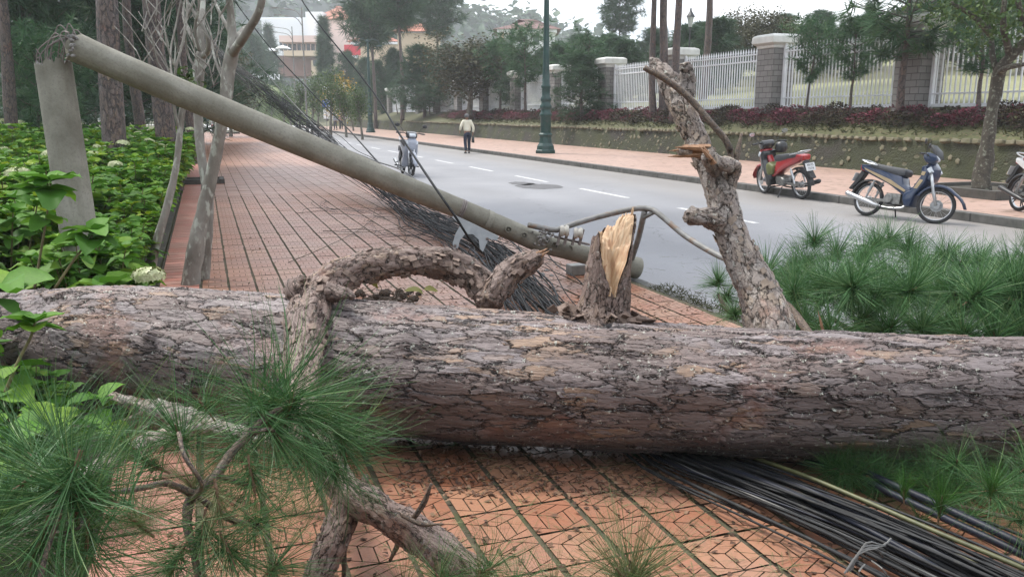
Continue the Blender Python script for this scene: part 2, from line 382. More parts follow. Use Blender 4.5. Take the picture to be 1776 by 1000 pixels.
# ================================================================== THE SETTING
M_grass = mat('grass_ground', (.09, .095, .035), (.05, .055, .022), scale=6, rough=.9, bump=.6, spots=(.14, .10, .06), spotscale=14)
M_lawn = mat('lawn_grass', (.235, .235, .115), (.165, .17, .08), scale=.7, rough=.9, bump=.3)
M_soil = mat('garden_soil', (.06, .05, .035), (.03, .028, .02), scale=9, rough=.95, bump=.8)
def asphalt_mat():
    m, t, b, o = setup('asphalt')
    tc = node(t, 'ShaderNodeTexCoord')
    a = node(t, 'ShaderNodeTexNoise', {'Vector': tc.outputs['Object'], 'Scale': .45, 'Detail': 6.0, 'Roughness': .6})
    g = node(t, 'ShaderNodeTexNoise', {'Vector': tc.outputs['Object'], 'Scale': 130.0, 'Detail': 3.0, 'Roughness': .7})
    st = node(t, 'ShaderNodeTexNoise', {'Vector': tc.outputs['Object'], 'Scale': 2.2, 'Detail': 5.0, 'Roughness': .6})
    col = ramp(t, a.outputs[0], [(.3, (.205, .208, .222)), (.7, (.265, .268, .285))])
    col = mixc(t, mth(t, 'MULTIPLY', ramp(t, g.outputs[0], [(.3, (1, 1, 1)), (.55, (0, 0, 0))]), .45), col, (.10, .10, .105))
    col = mixc(t, ramp(t, st.outputs[0], [(.68, (0, 0, 0)), (.75, (.7, .7, .7))]), col, (.12, .115, .11))
    # sandy dust swept up towards the kerb of the far side
    sp = node(t, 'ShaderNodeSeparateXYZ', {0: tc.outputs['Object']})
    L = mth(t, 'ADD', mth(t, 'MULTIPLY', sp.outputs[0], NX), mth(t, 'MULTIPLY', sp.outputs[1], NY))
    L_ = L; d = mth(t, 'ADD', L, mth(t, 'MULTIPLY', st.outputs[0], 1.6))
    col = mixc(t, mth(t, 'MULTIPLY', ramp(t, mth(t, 'DIVIDE', d, 12.0), [(.80, (0, 0, 0)), (.96, (1, 1, 1))]), .6), col, (.21, .185, .155))
    cmp = node(t, 'ShaderNodeVectorMath', {0: tc.outputs['Object'], 1: node(t, 'ShaderNodeVectorMath', {0: st.outputs['Color']}, operation='SCALE').outputs[0]}, operation='ADD')
    ve = node(t, 'ShaderNodeTexVoronoi', {'Vector': cmp.outputs[0], 'Scale': .33}, feature='DISTANCE_TO_EDGE')
    crk = mth(t, 'MULTIPLY', ramp(t, ve.outputs['Distance'], [(.0, (1, 1, 1)), (.006, (0, 0, 0))]), ramp(t, a.outputs[0], [(.48, (0, 0, 0)), (.55, (1, 1, 1))]))
    col = mixc(t, mth(t, 'MULTIPLY', crk, .7), col, (.06, .06, .06))
    wt = node(t, 'ShaderNodeTexWave', {'Vector': node(t, 'ShaderNodeCombineXYZ', {0: L_, 1: 0.0, 2: 0.0}).outputs[0], 'Scale': .19, 'Distortion': 1.2, 'Detail': 2.0})
    col = mixc(t, mth(t, 'MULTIPLY', wt.outputs['Fac'], .22), col, (.14, .14, .145))
    t.links.new(col, b.inputs['Base Color']); b.inputs['Roughness'].default_value = .62
    bp = node(t, 'ShaderNodeBump', {'Height': g.outputs[0], 'Strength': .5, 'Distance': .006}); t.links.new(bp.outputs[0], b.inputs['Normal'])
    return m
M_asph = asphalt_mat()
M_line = mat('road_paint', (.70, .70, .69), (.42, .42, .43), scale=9, rough=.6, spots=(.24, .24, .25), spotscale=38)
M_patch = mat('tar_patch', (.10, .10, .105), (.065, .065, .07), scale=10, rough=.7)
M_kerb = mat('kerb_concrete', (.13, .125, .12), (.06, .062, .055), scale=5, rough=.85, bump=.4)
def tile_mat(name, a, b_, c):
    m, t, b, o = setup(name)
    at = node(t, 'ShaderNodeAttribute', attribute_name='tint')
    col = ramp(t, at.outputs['Fac'], [(.0, a), (.5, b_), (1.0, c)])
    tc = node(t, 'ShaderNodeTexCoord')
    n1 = node(t, 'ShaderNodeTexNoise', {'Vector': tc.outputs['Object'], 'Scale': 1.7, 'Detail': 6.0, 'Roughness': .65})
    n2 = node(t, 'ShaderNodeTexNoise', {'Vector': tc.outputs['Object'], 'Scale': 60.0, 'Detail': 4.0, 'Roughness': .7})
    n3 = node(t, 'ShaderNodeTexNoise', {'Vector': tc.outputs['Object'], 'Scale': 9.0, 'Detail': 5.0, 'Roughness': .7})
    col = mixc(t, ramp(t, n1.outputs[0], [(.42, (0, 0, 0)), (.72, (.5, .5, .5))]), col, (.24, .16, .12))
    col = mixc(t, ramp(t, n3.outputs[0], [(.58, (0, 0, 0)), (.72, (.55, .55, .55))]), col, (.15, .10, .07))
    col = mixc(t, mth(t, 'MULTIPLY', ramp(t, n2.outputs[0], [(.25, (1, 1, 1)), (.5, (0, 0, 0))]), .35), col, (.12, .07, .05))
    t.links.new(col, b.inputs['Base Color']); b.inputs['Roughness'].default_value = .38; b.inputs['Specular IOR Level'].default_value = .7
    bp = node(t, 'ShaderNodeBump', {'Height': n2.outputs[0], 'Strength': .4, 'Distance': .004}); t.links.new(bp.outputs[0], b.inputs['Normal'])
    return m
M_tile = tile_mat('terracotta_pavers', (.275, .108, .056), (.31, .14, .084), (.345, .178, .105))
M_rtile = tile_mat('red_border_pavers', (.44, .16, .12), (.47, .20, .155), (.48, .24, .19))
M_grout = mat('mossy_joints', (.095, .085, .05), (.05, .042, .03), scale=7, rough=.95, bump=.3, spots=(.06, .065, .028), spotscale=3)

def ground_mesh():
    Ls = list(np.concatenate([np.linspace(-330, -60, 8), np.linspace(-50, -4, 14), [-3, -2, -1.2, -.7, -.55, -.5, -.45, 0, 3.9, 8, 11, 14, 16.2, 17.0, 17.26, 17.3, 17.6, 18, 19, 19.4, 20, 22, 25], np.linspace(30, 70, 9), np.linspace(90, 330, 7)]))
    Ss = list(np.concatenate([[-60, -30, -12, -5], np.arange(-2, 40, 1.5), np.arange(40, 130, 6), np.linspace(140, 560, 10)]))
    def zf(L, s):
        z = zt(L, s)
        if abs(L) > 30: z += 1.2 * noise.noise(Vector((L * .02, s * .02, 0)))
        elif L < -.6 or L > 17: z += .05 * noise.noise(Vector((L * .7, s * .7, 3)))
        if s > 118 and L < 30: z = -.26 + .0 * L
        return z
    o = sheet('ground', Ls, Ss, zf, M_grass); return o
ground_mesh()
sheet('garden_bed_soil', np.linspace(-11, -.52, 16), np.linspace(1, 27, 26), lambda L, s: zt(L, s) + .075 + .03 * noise.noise(Vector((L, s, 1))), M_soil)
sheet('lawn', [19.8] + list(np.linspace(21, 75, 14)), np.linspace(-2, 108, 24), lambda L, s: zt(L, s) + .10 + .25 * noise.noise(Vector((L * .08, s * .08, 0))) * min(1, (L - 19.8) / 6), M_lawn)
# the road: camber kept flat, its surface 10 cm under the pavements
sheet('road', [3.98, 6, 8, 11.52], np.linspace(-12, 150, 12), lambda L, s: -.10, M_asph)
M_plaza = mat('pale_plaza', (.50, .50, .50), (.38, .38, .38), scale=.4, rough=.7)
sheet('roundabout_plaza', [-22, -10, 3, 16], np.linspace(86, 150, 6), lambda L, s: -.09, M_plaza)
mk = MB()
for s0 in np.arange(2.3, 88, 4.35):
    if True:
        a, b_ = S(8.10, s0, -.096), S(8.22, s0, -.096); c, d = S(8.22, s0 + 2.35, -.096), S(8.10, s0 + 2.35, -.096)
        mk.add([a, b_, c, d], [(0, 1, 2, 3)])
tag(mk.build('lane_markings', M_line), kind='structure')
mk = MB()
for (px, py, rx, ry) in ((935, 323, .55, .5), (905, 318, .3, .35), (1010, 330, .0, .0), (1555, 395, .0, .0)):
    if rx:
        c = G(px, py, -.0965); n = 22
        pts = [c + Vector((NX, NY, 0)) * (rx * math.cos(k * 2 * math.pi / n) * (1 + .35 * noise.noise(Vector((k * .9, px, 0))))) + Vector((-NY, NX, 0)) * (1.5 * ry * math.sin(k * 2 * math.pi / n) * (1 + .35 * noise.noise(Vector((k * .9, px, 5))))) for k in range(n)]
        mk.add(pts, [tuple(range(n))])
tag(mk.build('tar_patches', M_patch), kind='structure')
# kerbs: lengths of concrete with open joints
mk = MB()
for s0 in np.arange(-6, 110, 1.0):
    c = S(11.62, s0 + .5, -.06); mk.box(c, (.2, .985, .20), STREET, tint=random.random())
tag(mk.build('far_kerb', M_kerb, bev=.012), kind='structure')
mk = MB()
for s0 in np.arange(-6, 90, 1.0):
    c = S(3.93, s0 + .5, -.075); mk.box(c, (.12, .985, .14), STREET)
tag(mk.build('near_kerb', M_kerb, bev=.01), kind='structure')
# far pavement
M_fpave = mat('far_pavers', (.40, .27, .215), (.32, .21, .17), scale=1.2, rough=.55, bump=.1, spots=(.20, .14, .10), spotscale=5)
sheet('far_pavement', np.linspace(11.72, 17.3, 8), np.linspace(-6, 110, 50), lambda L, s: .035 + .006 * (L - 11.2), M_fpave)
# near pavement: every paver is real, a hexagon of cube faces pressed into each square near by, plain squares beyond
sheet('paving_bed', [-.52, .5, 2, 3.88], np.linspace(-3, 92, 60), lambda L, s: -.012, M_grout)
T = .245
def shrink(poly, g):
    c = np.mean(poly, axis=0); out = []
    n = len(poly)
    for i in range(n):
        p0, p1, p2 = poly[i - 1], poly[i], poly[(i + 1) % n]
        d1 = (p1 - p0) / np.linalg.norm(p1 - p0); d2 = (p2 - p1) / np.linalg.norm(p2 - p1)
        n1 = np.array([-d1[1], d1[0]]); n2 = np.array([-d2[1], d2[0]])
        k = 1 + n1.dot(n2); out.append(p1 + (n1 + n2) * g / max(k, .3))
    return out
A_ = lambda *p: [np.array(q, float) for q in p]
Vh = A_((.5, 1), (0, .75), (0, .25), (.5, 0), (1, .25), (1, .75)); Ch = np.array([.5, .5])
def split(a, b_, c, d):       # parallelogram cut along its length by one joint
    m1, m2 = (a + d) / 2, (b_ + c) / 2
    return [[a, b_, m2, m1], [m1, m2, c, d]]
cells = split(Ch, Vh[5], Vh[0], Vh[1]) + split(Vh[1], Vh[2], Vh[3], Ch) + split(Ch, Vh[3], Vh[4], Vh[5])
cells += [A_((0, .75), (.5, 1), (0, 1)), A_((.5, 1), (1, .75), (1, 1)), A_((0, 0), (.5, 0), (0, .25)), A_((.5, 0), (1, 0), (1, .25))]
def ccw(p):
    a = sum(p[i - 1][0] * p[i][1] - p[i][0] * p[i - 1][1] for i in range(len(p)))
    return p if a > 0 else p[::-1]
inner = [ccw(c) for c in cells]
V4 = []; F4 = []; F3 = []; tt = []
nL = int((3.86 + .12) / T)
def put(poly, ti, L0, s0, sc, z):
    b = len(V4)
    for q in poly:
        L, s = L0 + q[0] * sc[0], s0 + q[1] * sc[1]
        V4.append(tuple(S(L, s, z))); tt.append(ti)
    (F4 if len(poly) == 4 else F3).append([b + k for k in range(len(poly))])
for i in range(nL):
    for j in range(-6, 330):
        L0 = -.12 + i * T; s0 = .3 + j * T
        ti = min(1, max(0, random.gauss(.45, .28)))
        z = .003 * noise.noise(Vector((i * .4, j * .4, 0))) + random.uniform(-.002, .002); L0 += random.gauss(0, .0016); s0 += random.gauss(0, .0022)
        if j < 70:
            g0 = .009 / T; g1 = .0035 / T
            fr = lambda q: np.array([g0 + q[0] * (1 - 2 * g0), g1 + q[1] * (1 - 2 * g1)])
            flip = (i + j) % 2
            for c in inner:
                pp = [fr(q) for q in c]
                pp = shrink(pp, .0026 / T)
                put(pp, min(1, max(0, ti + random.gauss(0, .06))), L0, s0, (T, T), z)
        else:
            g = .006 / T; g1 = .0045 / T
            put([np.array((g, g1)), np.array((1 - g, g1)), np.array((1 - g, 1 - g1)), np.array((g, 1 - g1))], ti, L0, s0, (T, T), z)
tile_me = mesh_np('pavement', np.array(V4), [np.array(F4), np.array(F3)], M_tile, tint=np.array(tt))
tag(link('pavement', tile_me), kind='structure')
mk = MB()
for j in range(-6, 160):
    s0 = .3 + j * .5
    for (a, b_) in ((-.50, -.135),):
        g = .006; z = .0; v = [S(a + g, s0 + g, z), S(b_ - g, s0 + g, z), S(b_ - g, s0 + .5 - g, z), S(a + g, s0 + .5 - g, z)]
        for q in range(3):
            w0, w1 = s0 + g + q * .165, s0 - g + (q + 1) * .165
            mk.add([S(a + g, w0, z), S(b_ - g, w0, z), S(b_ - g, w1, z), S(a + g, w1, z)], [(0, 1, 2, 3)], tint=random.random())
tag(mk.build('pavement_border', M_rtile), kind='structure')

# ------------------------------------------------------------------ retaining wall of mossy rubble
def wall_mat():
    m, t, b, o = setup('mossy_rubble')
    at = node(t, 'ShaderNodeAttribute', attribute_name='rest')
    mp = node(t, 'ShaderNodeMapping', {0: at.outputs['Vector'], 'Scale': (3.4, 4.2, 4.6)})
    f = node(t, 'ShaderNodeTexVoronoi', {'Vector': mp.outputs[0], 'Scale': 1.0}, feature='F1')
    n1 = node(t, 'ShaderNodeTexNoise', {'Vector': at.outputs['Vector'], 'Scale': .9, 'Detail': 6.0})
    n2 = node(t, 'ShaderNodeTexNoise', {'Vector': at.outputs['Vector'], 'Scale': 18.0, 'Detail': 5.0})
    base = ramp(t, n1.outputs[0], [(.35, (.038, .033, .027)), (.5, (.034, .042, .014)), (.7, (.05, .06, .015))])
    base = mixc(t, mth(t, 'MULTIPLY', n2.outputs[0], .6), base, (.035, .033, .025))
    s = node(t, 'ShaderNodeSeparateColor', {0: f.outputs['Color']})
    msk = mth(t, 'MULTIPLY', ramp(t, f.outputs['Distance'], [(.26, (1, 1, 1)), (.34, (0, 0, 0))]), ramp(t, s.outputs[0], [(.66, (0, 0, 0)), (.72, (1, 1, 1))]))
    col = mixc(t, msk, base, mixc(t, s.outputs[1], (.13, .12, .08), (.085, .085, .05)))
    t.links.new(col, b.inputs['Base Color']); b.inputs['Roughness'].default_value = .9
    h = mth(t, 'ADD', mth(t, 'MULTIPLY', msk, .8), n2.outputs[0])
    bp = node(t, 'ShaderNodeBump', {'Height': h, 'Strength': .8, 'Distance': .05}); t.links.new(bp.outputs[0], b.inputs['Normal'])
    return m
M_wall = wall_mat()
M_cope = mat('coping_stone', (.21, .185, .13), (.11, .11, .06), scale=6, rough=.9, bump=.5)
wv = empty('retaining_wall', S(16.4, 30, 0), label='low mossy rubble retaining wall along the far pavement below the shrubs', cat='retaining wall')
mk = MB(); Ss = np.arange(-4, 108, .4)
prof = [(17.03, .0), (17.12, .3), (17.20, .62), (17.27, .90), (17.31, .96), (17.65, 1.03)]
for s in Ss:
    pass
V = []; n = len(prof)
for s in Ss:
    for L, z in prof: V.append(S(L + .03 * noise.noise(Vector((s * 1.5, z * 5, 0))), s, z + .05 * noise.noise(Vector((s * .25, 0, 9)))))
rest = [(s_, L * .3, z * 1.3) for s_ in Ss for L, z in prof]
mk.add(V, [(j * n + i, (j) * n + i + 1, (j + 1) * n + i + 1, (j + 1) * n + i)[::-1] for j in range(len(Ss) - 1) for i in range(n - 1)], rest=rest)
mk.build('rubble_face', M_wall, wv)
mk = MB()
for s in np.arange(-3, 75, .30):
    if random.random() < .9:
        c = S(17.27 + random.uniform(-.03, .03), s + random.uniform(-.04, .04), .945 + .05 * noise.noise(Vector((s * .25, 0, 9))))
        v = []; rx, ry, rz_ = random.uniform(.07, .11), random.uniform(.08, .13), random.uniform(.05, .085)
        b0 = len(mk.V); mk.box(c, (.2, random.uniform(.16, .27), .10), m=Matrix.Rotation(STREET + random.uniform(-.12, .12), 4, 'Z') @ Matrix.Rotation(random.uniform(-.1, .1), 4, 'X') @ Matrix.Rotation(.25, 4, 'Y'))
        for q in range(b0, len(mk.V)): mk.V[q] = tuple(x + random.uniform(-.022, .022) for x in mk.V[q])
mk.build('coping_stones', M_cope, wv, bev=.02)
mk = MB()
for _ in range(150):
    s = random.uniform(2, 40); k = random.random(); L = 17.04 + .22 * k; z = .06 + .82 * k
    r = random.uniform(.04, .09)
    mk.lathe([(r * .5, -r * .3), (r, -r * .05), (r * .9, r * .12), (r * .5, r * .22)], S(L, s, z), seg=5, m=Matrix.Rotation(STREET, 4, 'Z') @ Matrix.Rotation(R(-75), 4, 'Y') @ Matrix.Rotation(random.uniform(0, 6), 4, 'Z') @ Matrix.Diagonal((random.uniform(.7, 1.3), 1, 1, 1)))
tag(mk.build('face_stones', M_cope, wv), kind='stuff')
# rough grass and weeds on the bank above the wall
M_weed = leafmat('bank_weeds', (.035, .05, .015), (.085, .09, .03), (.12, .085, .045), rough=.7)
o_ = []
for _ in range(5200):
    L = random.uniform(17.45, 19.4); s = random.uniform(2, 62) ** 1.0
    o_.append(S(L, s, zt(L, s) + .0))
V, Fq, ti = needles(np.array(o_), np.tile([0, 0, 1.], (len(o_), 1)), 6, .16, .022, cone=(5, 85), droop=.5)
tag(link('bank_weeds', mesh_np('bank_weeds', V, Fq, M_weed, tint=ti)), 'rough grass and weeds on the bank above the rubble wall', 'grass', kind='stuff')
o_ = []
for _ in range(2600):
    s = random.uniform(.5, 14); L = 3.95 + abs(random.gauss(0, .07)) * (2.0 if s < 8.5 else 1)
    if noise.noise(Vector((s * .9, 0, 2))) > -.15: o_.append(S(L - .09, s, -.01))
V, Fq, ti = needles(np.array(o_), np.tile([0, 0, 1.], (len(o_), 1)), 6, .055, .006, cone=(5, 80), droop=.4)
tag(link('kerb_weeds', mesh_np('kerb_weeds', V, Fq, M_weed, tint=ti)), 'short grass growing in the gutter at the near kerb', 'grass', kind='stuff')

# ------------------------------------------------------------------ shrub border
M_red = leafmat('red_shrub_leaves', (.05, .018, .02), (.13, .03, .045), (.38, .10, .15), rough=.5)
M_dshr = leafmat('dark_shrub_leaves', (.025, .03, .018), (.07, .035, .03), (.10, .11, .04), rough=.5)
M_twig = mat('twig_bark', (.10, .08, .06), (.05, .04, .03), scale=20, rough=.9)
def shrub_me(name, m, n, rad, h, size, rs, extra=.0):
    p = rs.normal(size=(n, 3)); p /= np.linalg.norm(p, axis=1)[:, None]; rr = rs.uniform(.35, 1.0, n) ** .5
    lump = 1 + .25 * np.sin(p[:, 0] * 5 + 1) * np.cos(p[:, 1] * 4)
    pos = p * (rr * lump)[:, None] * np.array([rad, rad, h * .5]) + np.array([0, 0, h * .5])
    V, Fq, ti = leaves(pos, p + np.array([0, 0, .5]) + rs.normal(0, .4, (n, 3)), size, rs=rs)
    return mesh_np(name, V, Fq, m, tint=ti)
def plant(name, mes, stem, loc, rz, sc, label, cat, group):
    """thing with foliage and stems; mes: list of (part name, mesh)"""
    r = empty(name, loc, rz, label=label, cat=cat, group=group); r.scale = sc if isinstance(sc, tuple) else (sc,) * 3
    for pn, me in mes: link(pn, me, r, local=True)
    return r
def stems_me(name, n, rad, h, r0, rs, m):
    mk = MB()
    for k in range(n):
        a = rs.uniform(0, 6.28); q = rs.uniform(.3, .9) * rad
        mk.tube([(0, 0, -.08), (q * .5 * math.cos(a), q * .5 * math.sin(a), h * .4), (q * math.cos(a), q * math.sin(a), h * rs.uniform(.6, .9))], [r0, r0 * .8, r0 * .4], 5, step=.2)
    me = bpy.data.meshes.new(name); me.from_pydata(mk.V, [], mk.F); me.materials.append(m); return me
sh_st = stems_me('stems', 7, .35, .5, .012, rng, M_twig)
sh_proto = [(shrub_me('foliage', M_red, 330, .42, .62, .085, rng), 'crimson-leaved shrub in the border between wall and fence'),
            (shrub_me('foliage', M_dshr, 360, .45, .55, .085, rng), 'dark green and maroon shrub in the border between wall and fence'),
            (shrub_me('foliage', M_red, 260, .5, .45, .07, rng), 'low spreading wine-red shrub in the border between wall and fence')]
for s in np.arange(5, 66, .62):
    for row in range(2):
        k = random.choice([0, 1, 0, 2, 1]); L = 18.15 + row * .62 + random.uniform(-.2, .2); ss = s + random.uniform(-.2, .2)
        plant('border_shrub', [('foliage', sh_proto[k][0]), ('stems', sh_st)], None, S(L, ss, zt(L, ss) - .03), random.uniform(0, 6), (random.uniform(.8, 1.1),) * 2 + (random.uniform(.5, .85),), sh_proto[k][1], 'shrub', 'shrubs in the border below the white fence')

# ------------------------------------------------------------------ fence of stone pillars and white railings
def block_mat():
    m, t, b, o = setup('grey_stone_blocks')
    at = node(t, 'ShaderNodeAttribute', attribute_name='rest')
    br = node(t, 'ShaderNodeTexBrick', {'Vector': at.outputs['Vector'], 'Color1': (.27, .255, .245, 1), 'Color2': (.20, .19, .18, 1), 'Mortar': (.07, .065, .06, 1), 'Scale': 1.0, 'Mortar Size': .012, 'Brick Width': .42, 'Row Height': .19})
    n2 = node(t, 'ShaderNodeTexNoise', {'Vector': at.outputs['Vector'], 'Scale': 9.0, 'Detail': 6.0})
    col = mixc(t, mth(t, 'MULTIPLY', n2.outputs[0], .5), br.outputs[0], (.10, .10, .09))
    t.links.new(col, b.inputs['Base Color']); b.inputs['Roughness'].default_value = .85
    bp = node(t, 'ShaderNodeBump', {'Height': br.outputs['Fac'], 'Strength': .7, 'Distance': -.02}); t.links.new(bp.outputs[0], b.inputs['Normal'])
    return m
M_block = block_mat()
M_cap = mat('white_painted_concrete', (.66, .66, .63), (.48, .48, .45), scale=3, rough=.7)
M_rail = mat('white_railing_paint', (.74, .75, .77), (.62, .63, .66), scale=3, rough=.5)
LF, S1, DS = 19.5, 27.4, 0
# pillar k stands on the sight line of its place in the row; even spacing along the street
def s_at(px, L):
    rx = (px - 888) / F; v = -310 / F; ry = math.cos(TH) - v * math.sin(TH)
    t_ = L / (NX * rx + NY * ry); return -NY * rx * t_ + NX * ry * t_
S1 = s_at(1340, LF); DS = S1 * .0 + (s_at(1057, LF) - S1) / 2
zb = 1.74
def pillar(s, label):
    r = empty('fence_pillar', S(LF, s, zb - .15), STREET, label=label, cat='pillar', group='stone pillars of the white fence')
    mk = MB(); hw = .46; H = 2.28
    for (dx, dy, wd, ax) in ((0, -hw, hw, 0), (hw, 0, hw, 1), (0, hw, hw, 2), (-hw, 0, hw, 3)):
        c, s_ = math.cos(ax * math.pi / 2), math.sin(ax * math.pi / 2)
        f = lambda u, z: (u * c + hw * s_, u * s_ - hw * c, z)
        mk.add([f(-hw, -.3), f(hw, -.3), f(hw, H), f(-hw, H)], [(0, 1, 2, 3)], rest=[(u + ax * .5, z, 0) for u, z in ((-hw, -.3), (hw, -.3), (hw, H), (-hw, H))])
    mk.build('shaft', M_block, r, local=True)
    mk = MB(); q = math.sqrt(2)
    mk.lathe([(.43 * q, H), (.47 * q, H + .02), (.50 * q, H + .11), (.58 * q, H + .16), (.62 * q, H + .19), (.62 * q, H + .40), (.58 * q, H + .45), (.45 * q, H + .50)], seg=4, sq=True)
    mk.build('cap', M_cap, r, local=True, bev=.015)
    return r
def railing(s0, s1, label):
    Lm = s1 - s0 - .96; r = empty('fence_panel', S(LF, (s0 + s1) / 2, zb), STREET, label=label, cat='railing', group='white railing panels between the stone pillars')
    mk = MB()
    for z, hh in ((.10, .09), (.42, .045), (1.78, .055), (2.02, .045)): mk.box((0, 0, z), (.05, Lm, hh))
    mk.build('rails', M_rail, r, local=True)
    for y in (-Lm / 2 + .04, Lm / 2 - .04):
        mk = MB(); mk.box((0, y, 1.12), (.09, .09, 2.3)); mk.lathe([(.06, 2.265), (.075, 2.31), (.01, 2.5)], (0, y, 0), seg=6)
        mk.build('end_post', M_rail, r, local=True)
    mk = MB(); n = int(Lm / .165)
    for k in range(1, n):
        y = -Lm / 2 + Lm * k / n; mk.box((0, y, 1.13), (.034, .034, 2.0)); mk.add([(-.028, y - .028, 2.1), (.028, y - .028, 2.1), (.028, y + .028, 2.1), (-.028, y + .028, 2.1), (0, y, 2.27)], [(0, 1, 4), (1, 2, 4), (2, 3, 4), (3, 0, 4), (3, 2, 1, 0)])
    mk.build('pickets', M_rail, r, local=True)
    return r
kth = ['nearest', 'second nearest', 'third nearest', 'fourth nearest', 'fifth nearest', 'sixth nearest', 'seventh nearest', 'eighth nearest', 'ninth nearest', 'tenth nearest', 'eleventh nearest', 'twelfth nearest']
for k in range(-2, 11):
    s = S1 + DS * k
    if k >= -1:
        lab = {-1: 'grey stone fence pillar half hidden by the pine at upper right', 0: 'tall grey stone fence pillar with white cap right of the broken limb', 1: 'stone pillar with white cap seen past the thin pine trunks', 2: 'stone pillar with white cap just right of the small round pine', 3: 'stone pillar with white cap directly right of the green lamp post'}.get(k, 'stone fence pillar with white cap, %s beyond the green lamp post' % ['', '', '', '', 'first', 'second', 'third', 'fourth', 'fifth', 'sixth', 'last'][min(k, 10)])
        pillar(s, lab)
    lab = {-2: 'white railing panel at the right edge behind the dark leaning tree', -1: 'white railing panel on the lawn side right of the tall stone pillar', 0: 'white railing panel between the broken limb and the tall stone pillar', 1: 'white railing panel left of the broken limb', 2: 'white railing panel behind the small round pine'}.get(k, 'white railing panel, %s from the green lamp post going away' % ['', '', '', 'first', 'second', 'third', 'fourth', 'fifth', 'sixth', 'seventh', 'eighth'][max(0, min(k, 10))])
    if k < 10: railing(s, s + DS, lab)

# ================================================================== TREES
M_pine = leafmat('pine_needles', (.04, .095, .05), (.08, .175, .08), (.14, .235, .10), rough=.55, trans=.25)
M_pinefar = leafmat('dark_conifer_foliage', (.028, .065, .038), (.06, .12, .062), (.10, .165, .08), rough=.6, trans=.2)
M_olive = leafmat('olive_foliage', (.05, .052, .028), (.085, .085, .045), (.12, .115, .065), rough=.6)
M_leafy = leafmat('broad_foliage', (.03, .065, .018), (.07, .13, .03), (.12, .18, .05), rough=.5)
M_ptrunk = bark('pine_trunk_bark', plate=(.20, .07), cols=((.06, .048, .045), (.16, .12, .11), (.19, .13, .11), (.22, .15, .11)), disp=.03, lichen=.2, real=False)
M_grey = mat('grey_trunk_bark', (.17, .155, .13), (.08, .07, .058), scale=7, rough=.9, bump=.8, stretch=(1, 1, .35), spots=(.26, .27, .22), spotscale=22, detail=10)
M_mossy = mat('mossy_dark_bark', (.07, .06, .045), (.03, .026, .02), scale=9, rough=.95, bump=1.0, spots=(.16, .17, .13), spotscale=18, detail=10)
def limb_pts(p, d, L, n, wob, rs, lift=0.0):
    pts = [np.array(p, float)]; d = np.array(d, float)
    for k in range(n):
        d = d + rs.normal(0, wob, 3) + np.array([0, 0, lift]); d /= np.linalg.norm(d); pts.append(pts[-1] + d * L / n)
    return pts, d
def pine_protos(kind, H, rs, material):
    """returns (trunk mesh, crown mesh) about the origin"""
    mk = MB(); ends = []; axes = []
    tp, _ = limb_pts((0, 0, -.3), (0, 0, 1), H * .97 + .3, 6, .035, rs)
    r0 = H * (.018 if kind != 'tall' else .0125)
    mk.tube(tp, [r0 * (1 - .85 * k / 6) for k in range(7)], 10, step=H / 22, bump=.12)
    start = {'young': .42, 'cone': .08, 'tall': .55, 'dense': .12}[kind]
    nb = {'young': 21, 'cone': 46, 'tall': 40, 'dense': 60}[kind]
    wid = {'young': .36, 'cone': .17, 'tall': .26, 'dense': .40}[kind] * H
    for k in range(nb):
        q = start + (1 - start) * (k + rs.uniform(0, 1)) / nb; zz = q * H; i = min(5, int(q * 6)); c = tp[i] + (tp[i + 1] - tp[i]) * (q * 6 - i)
        prof = {'young': math.sin(math.pi * min(1, (1 - (q - start) / (1 - start)) * .85 + .1)) ** .6, 'cone': (1 - q) ** .8 + .05, 'tall': math.sin(math.pi * (q - start) / (1 - start) * .9 + .25) ** .7, 'dense': (1 - q) ** .5}[kind]
        a = k * 2.4 + rs.uniform(-.5, .5); Lb = wid * prof * rs.uniform(.65, 1.15)
        bp, _ = limb_pts(c, (math.cos(a), math.sin(a), .25 + .5 * q), Lb, 3, .13, rs, lift=.08)
        mk.tube(bp, [r0 * .28, r0 * .2, r0 * .12, r0 * .06], 4, step=Lb / 4)
        for t_ in np.linspace(.35, 1, 5 if kind != 'cone' else 4):
            j = min(2, int(t_ * 3)); pp = bp[j] + (bp[j + 1] - bp[j]) * (t_ * 3 - j)
            for _ in range(2):
                ends.append(pp + rs.normal(0, Lb * .12, 3)); axes.append(np.array([math.cos(a), math.sin(a), .7]) + rs.normal(0, .5, 3))
    tm = bpy.data.meshes.new('trunk'); tm.from_pydata(mk.V, [], mk.F)
    at = tm.attributes.new('rest', 'FLOAT_VECTOR', 'POINT'); at.data.foreach_set('vector', np.array(mk.rest, dtype=np.float32).ravel())
    tm.polygons.foreach_set('use_smooth', [True] * len(tm.polygons)); tm.materials.append(M_ptrunk)
    V, Fq, ti = needles(np.array(ends), np.array(axes), 26, H * .07 + .05, H * .0030 + .010, cone=(5, 120), droop=.25, segs=1, rs=rs)
    cl = np.repeat(rs.uniform(-.22, .22, len(ends)), 26 * 4); ti = np.clip(ti + cl, 0, 1)
    return tm, mesh_np('crown', V, Fq, material, tint=ti)
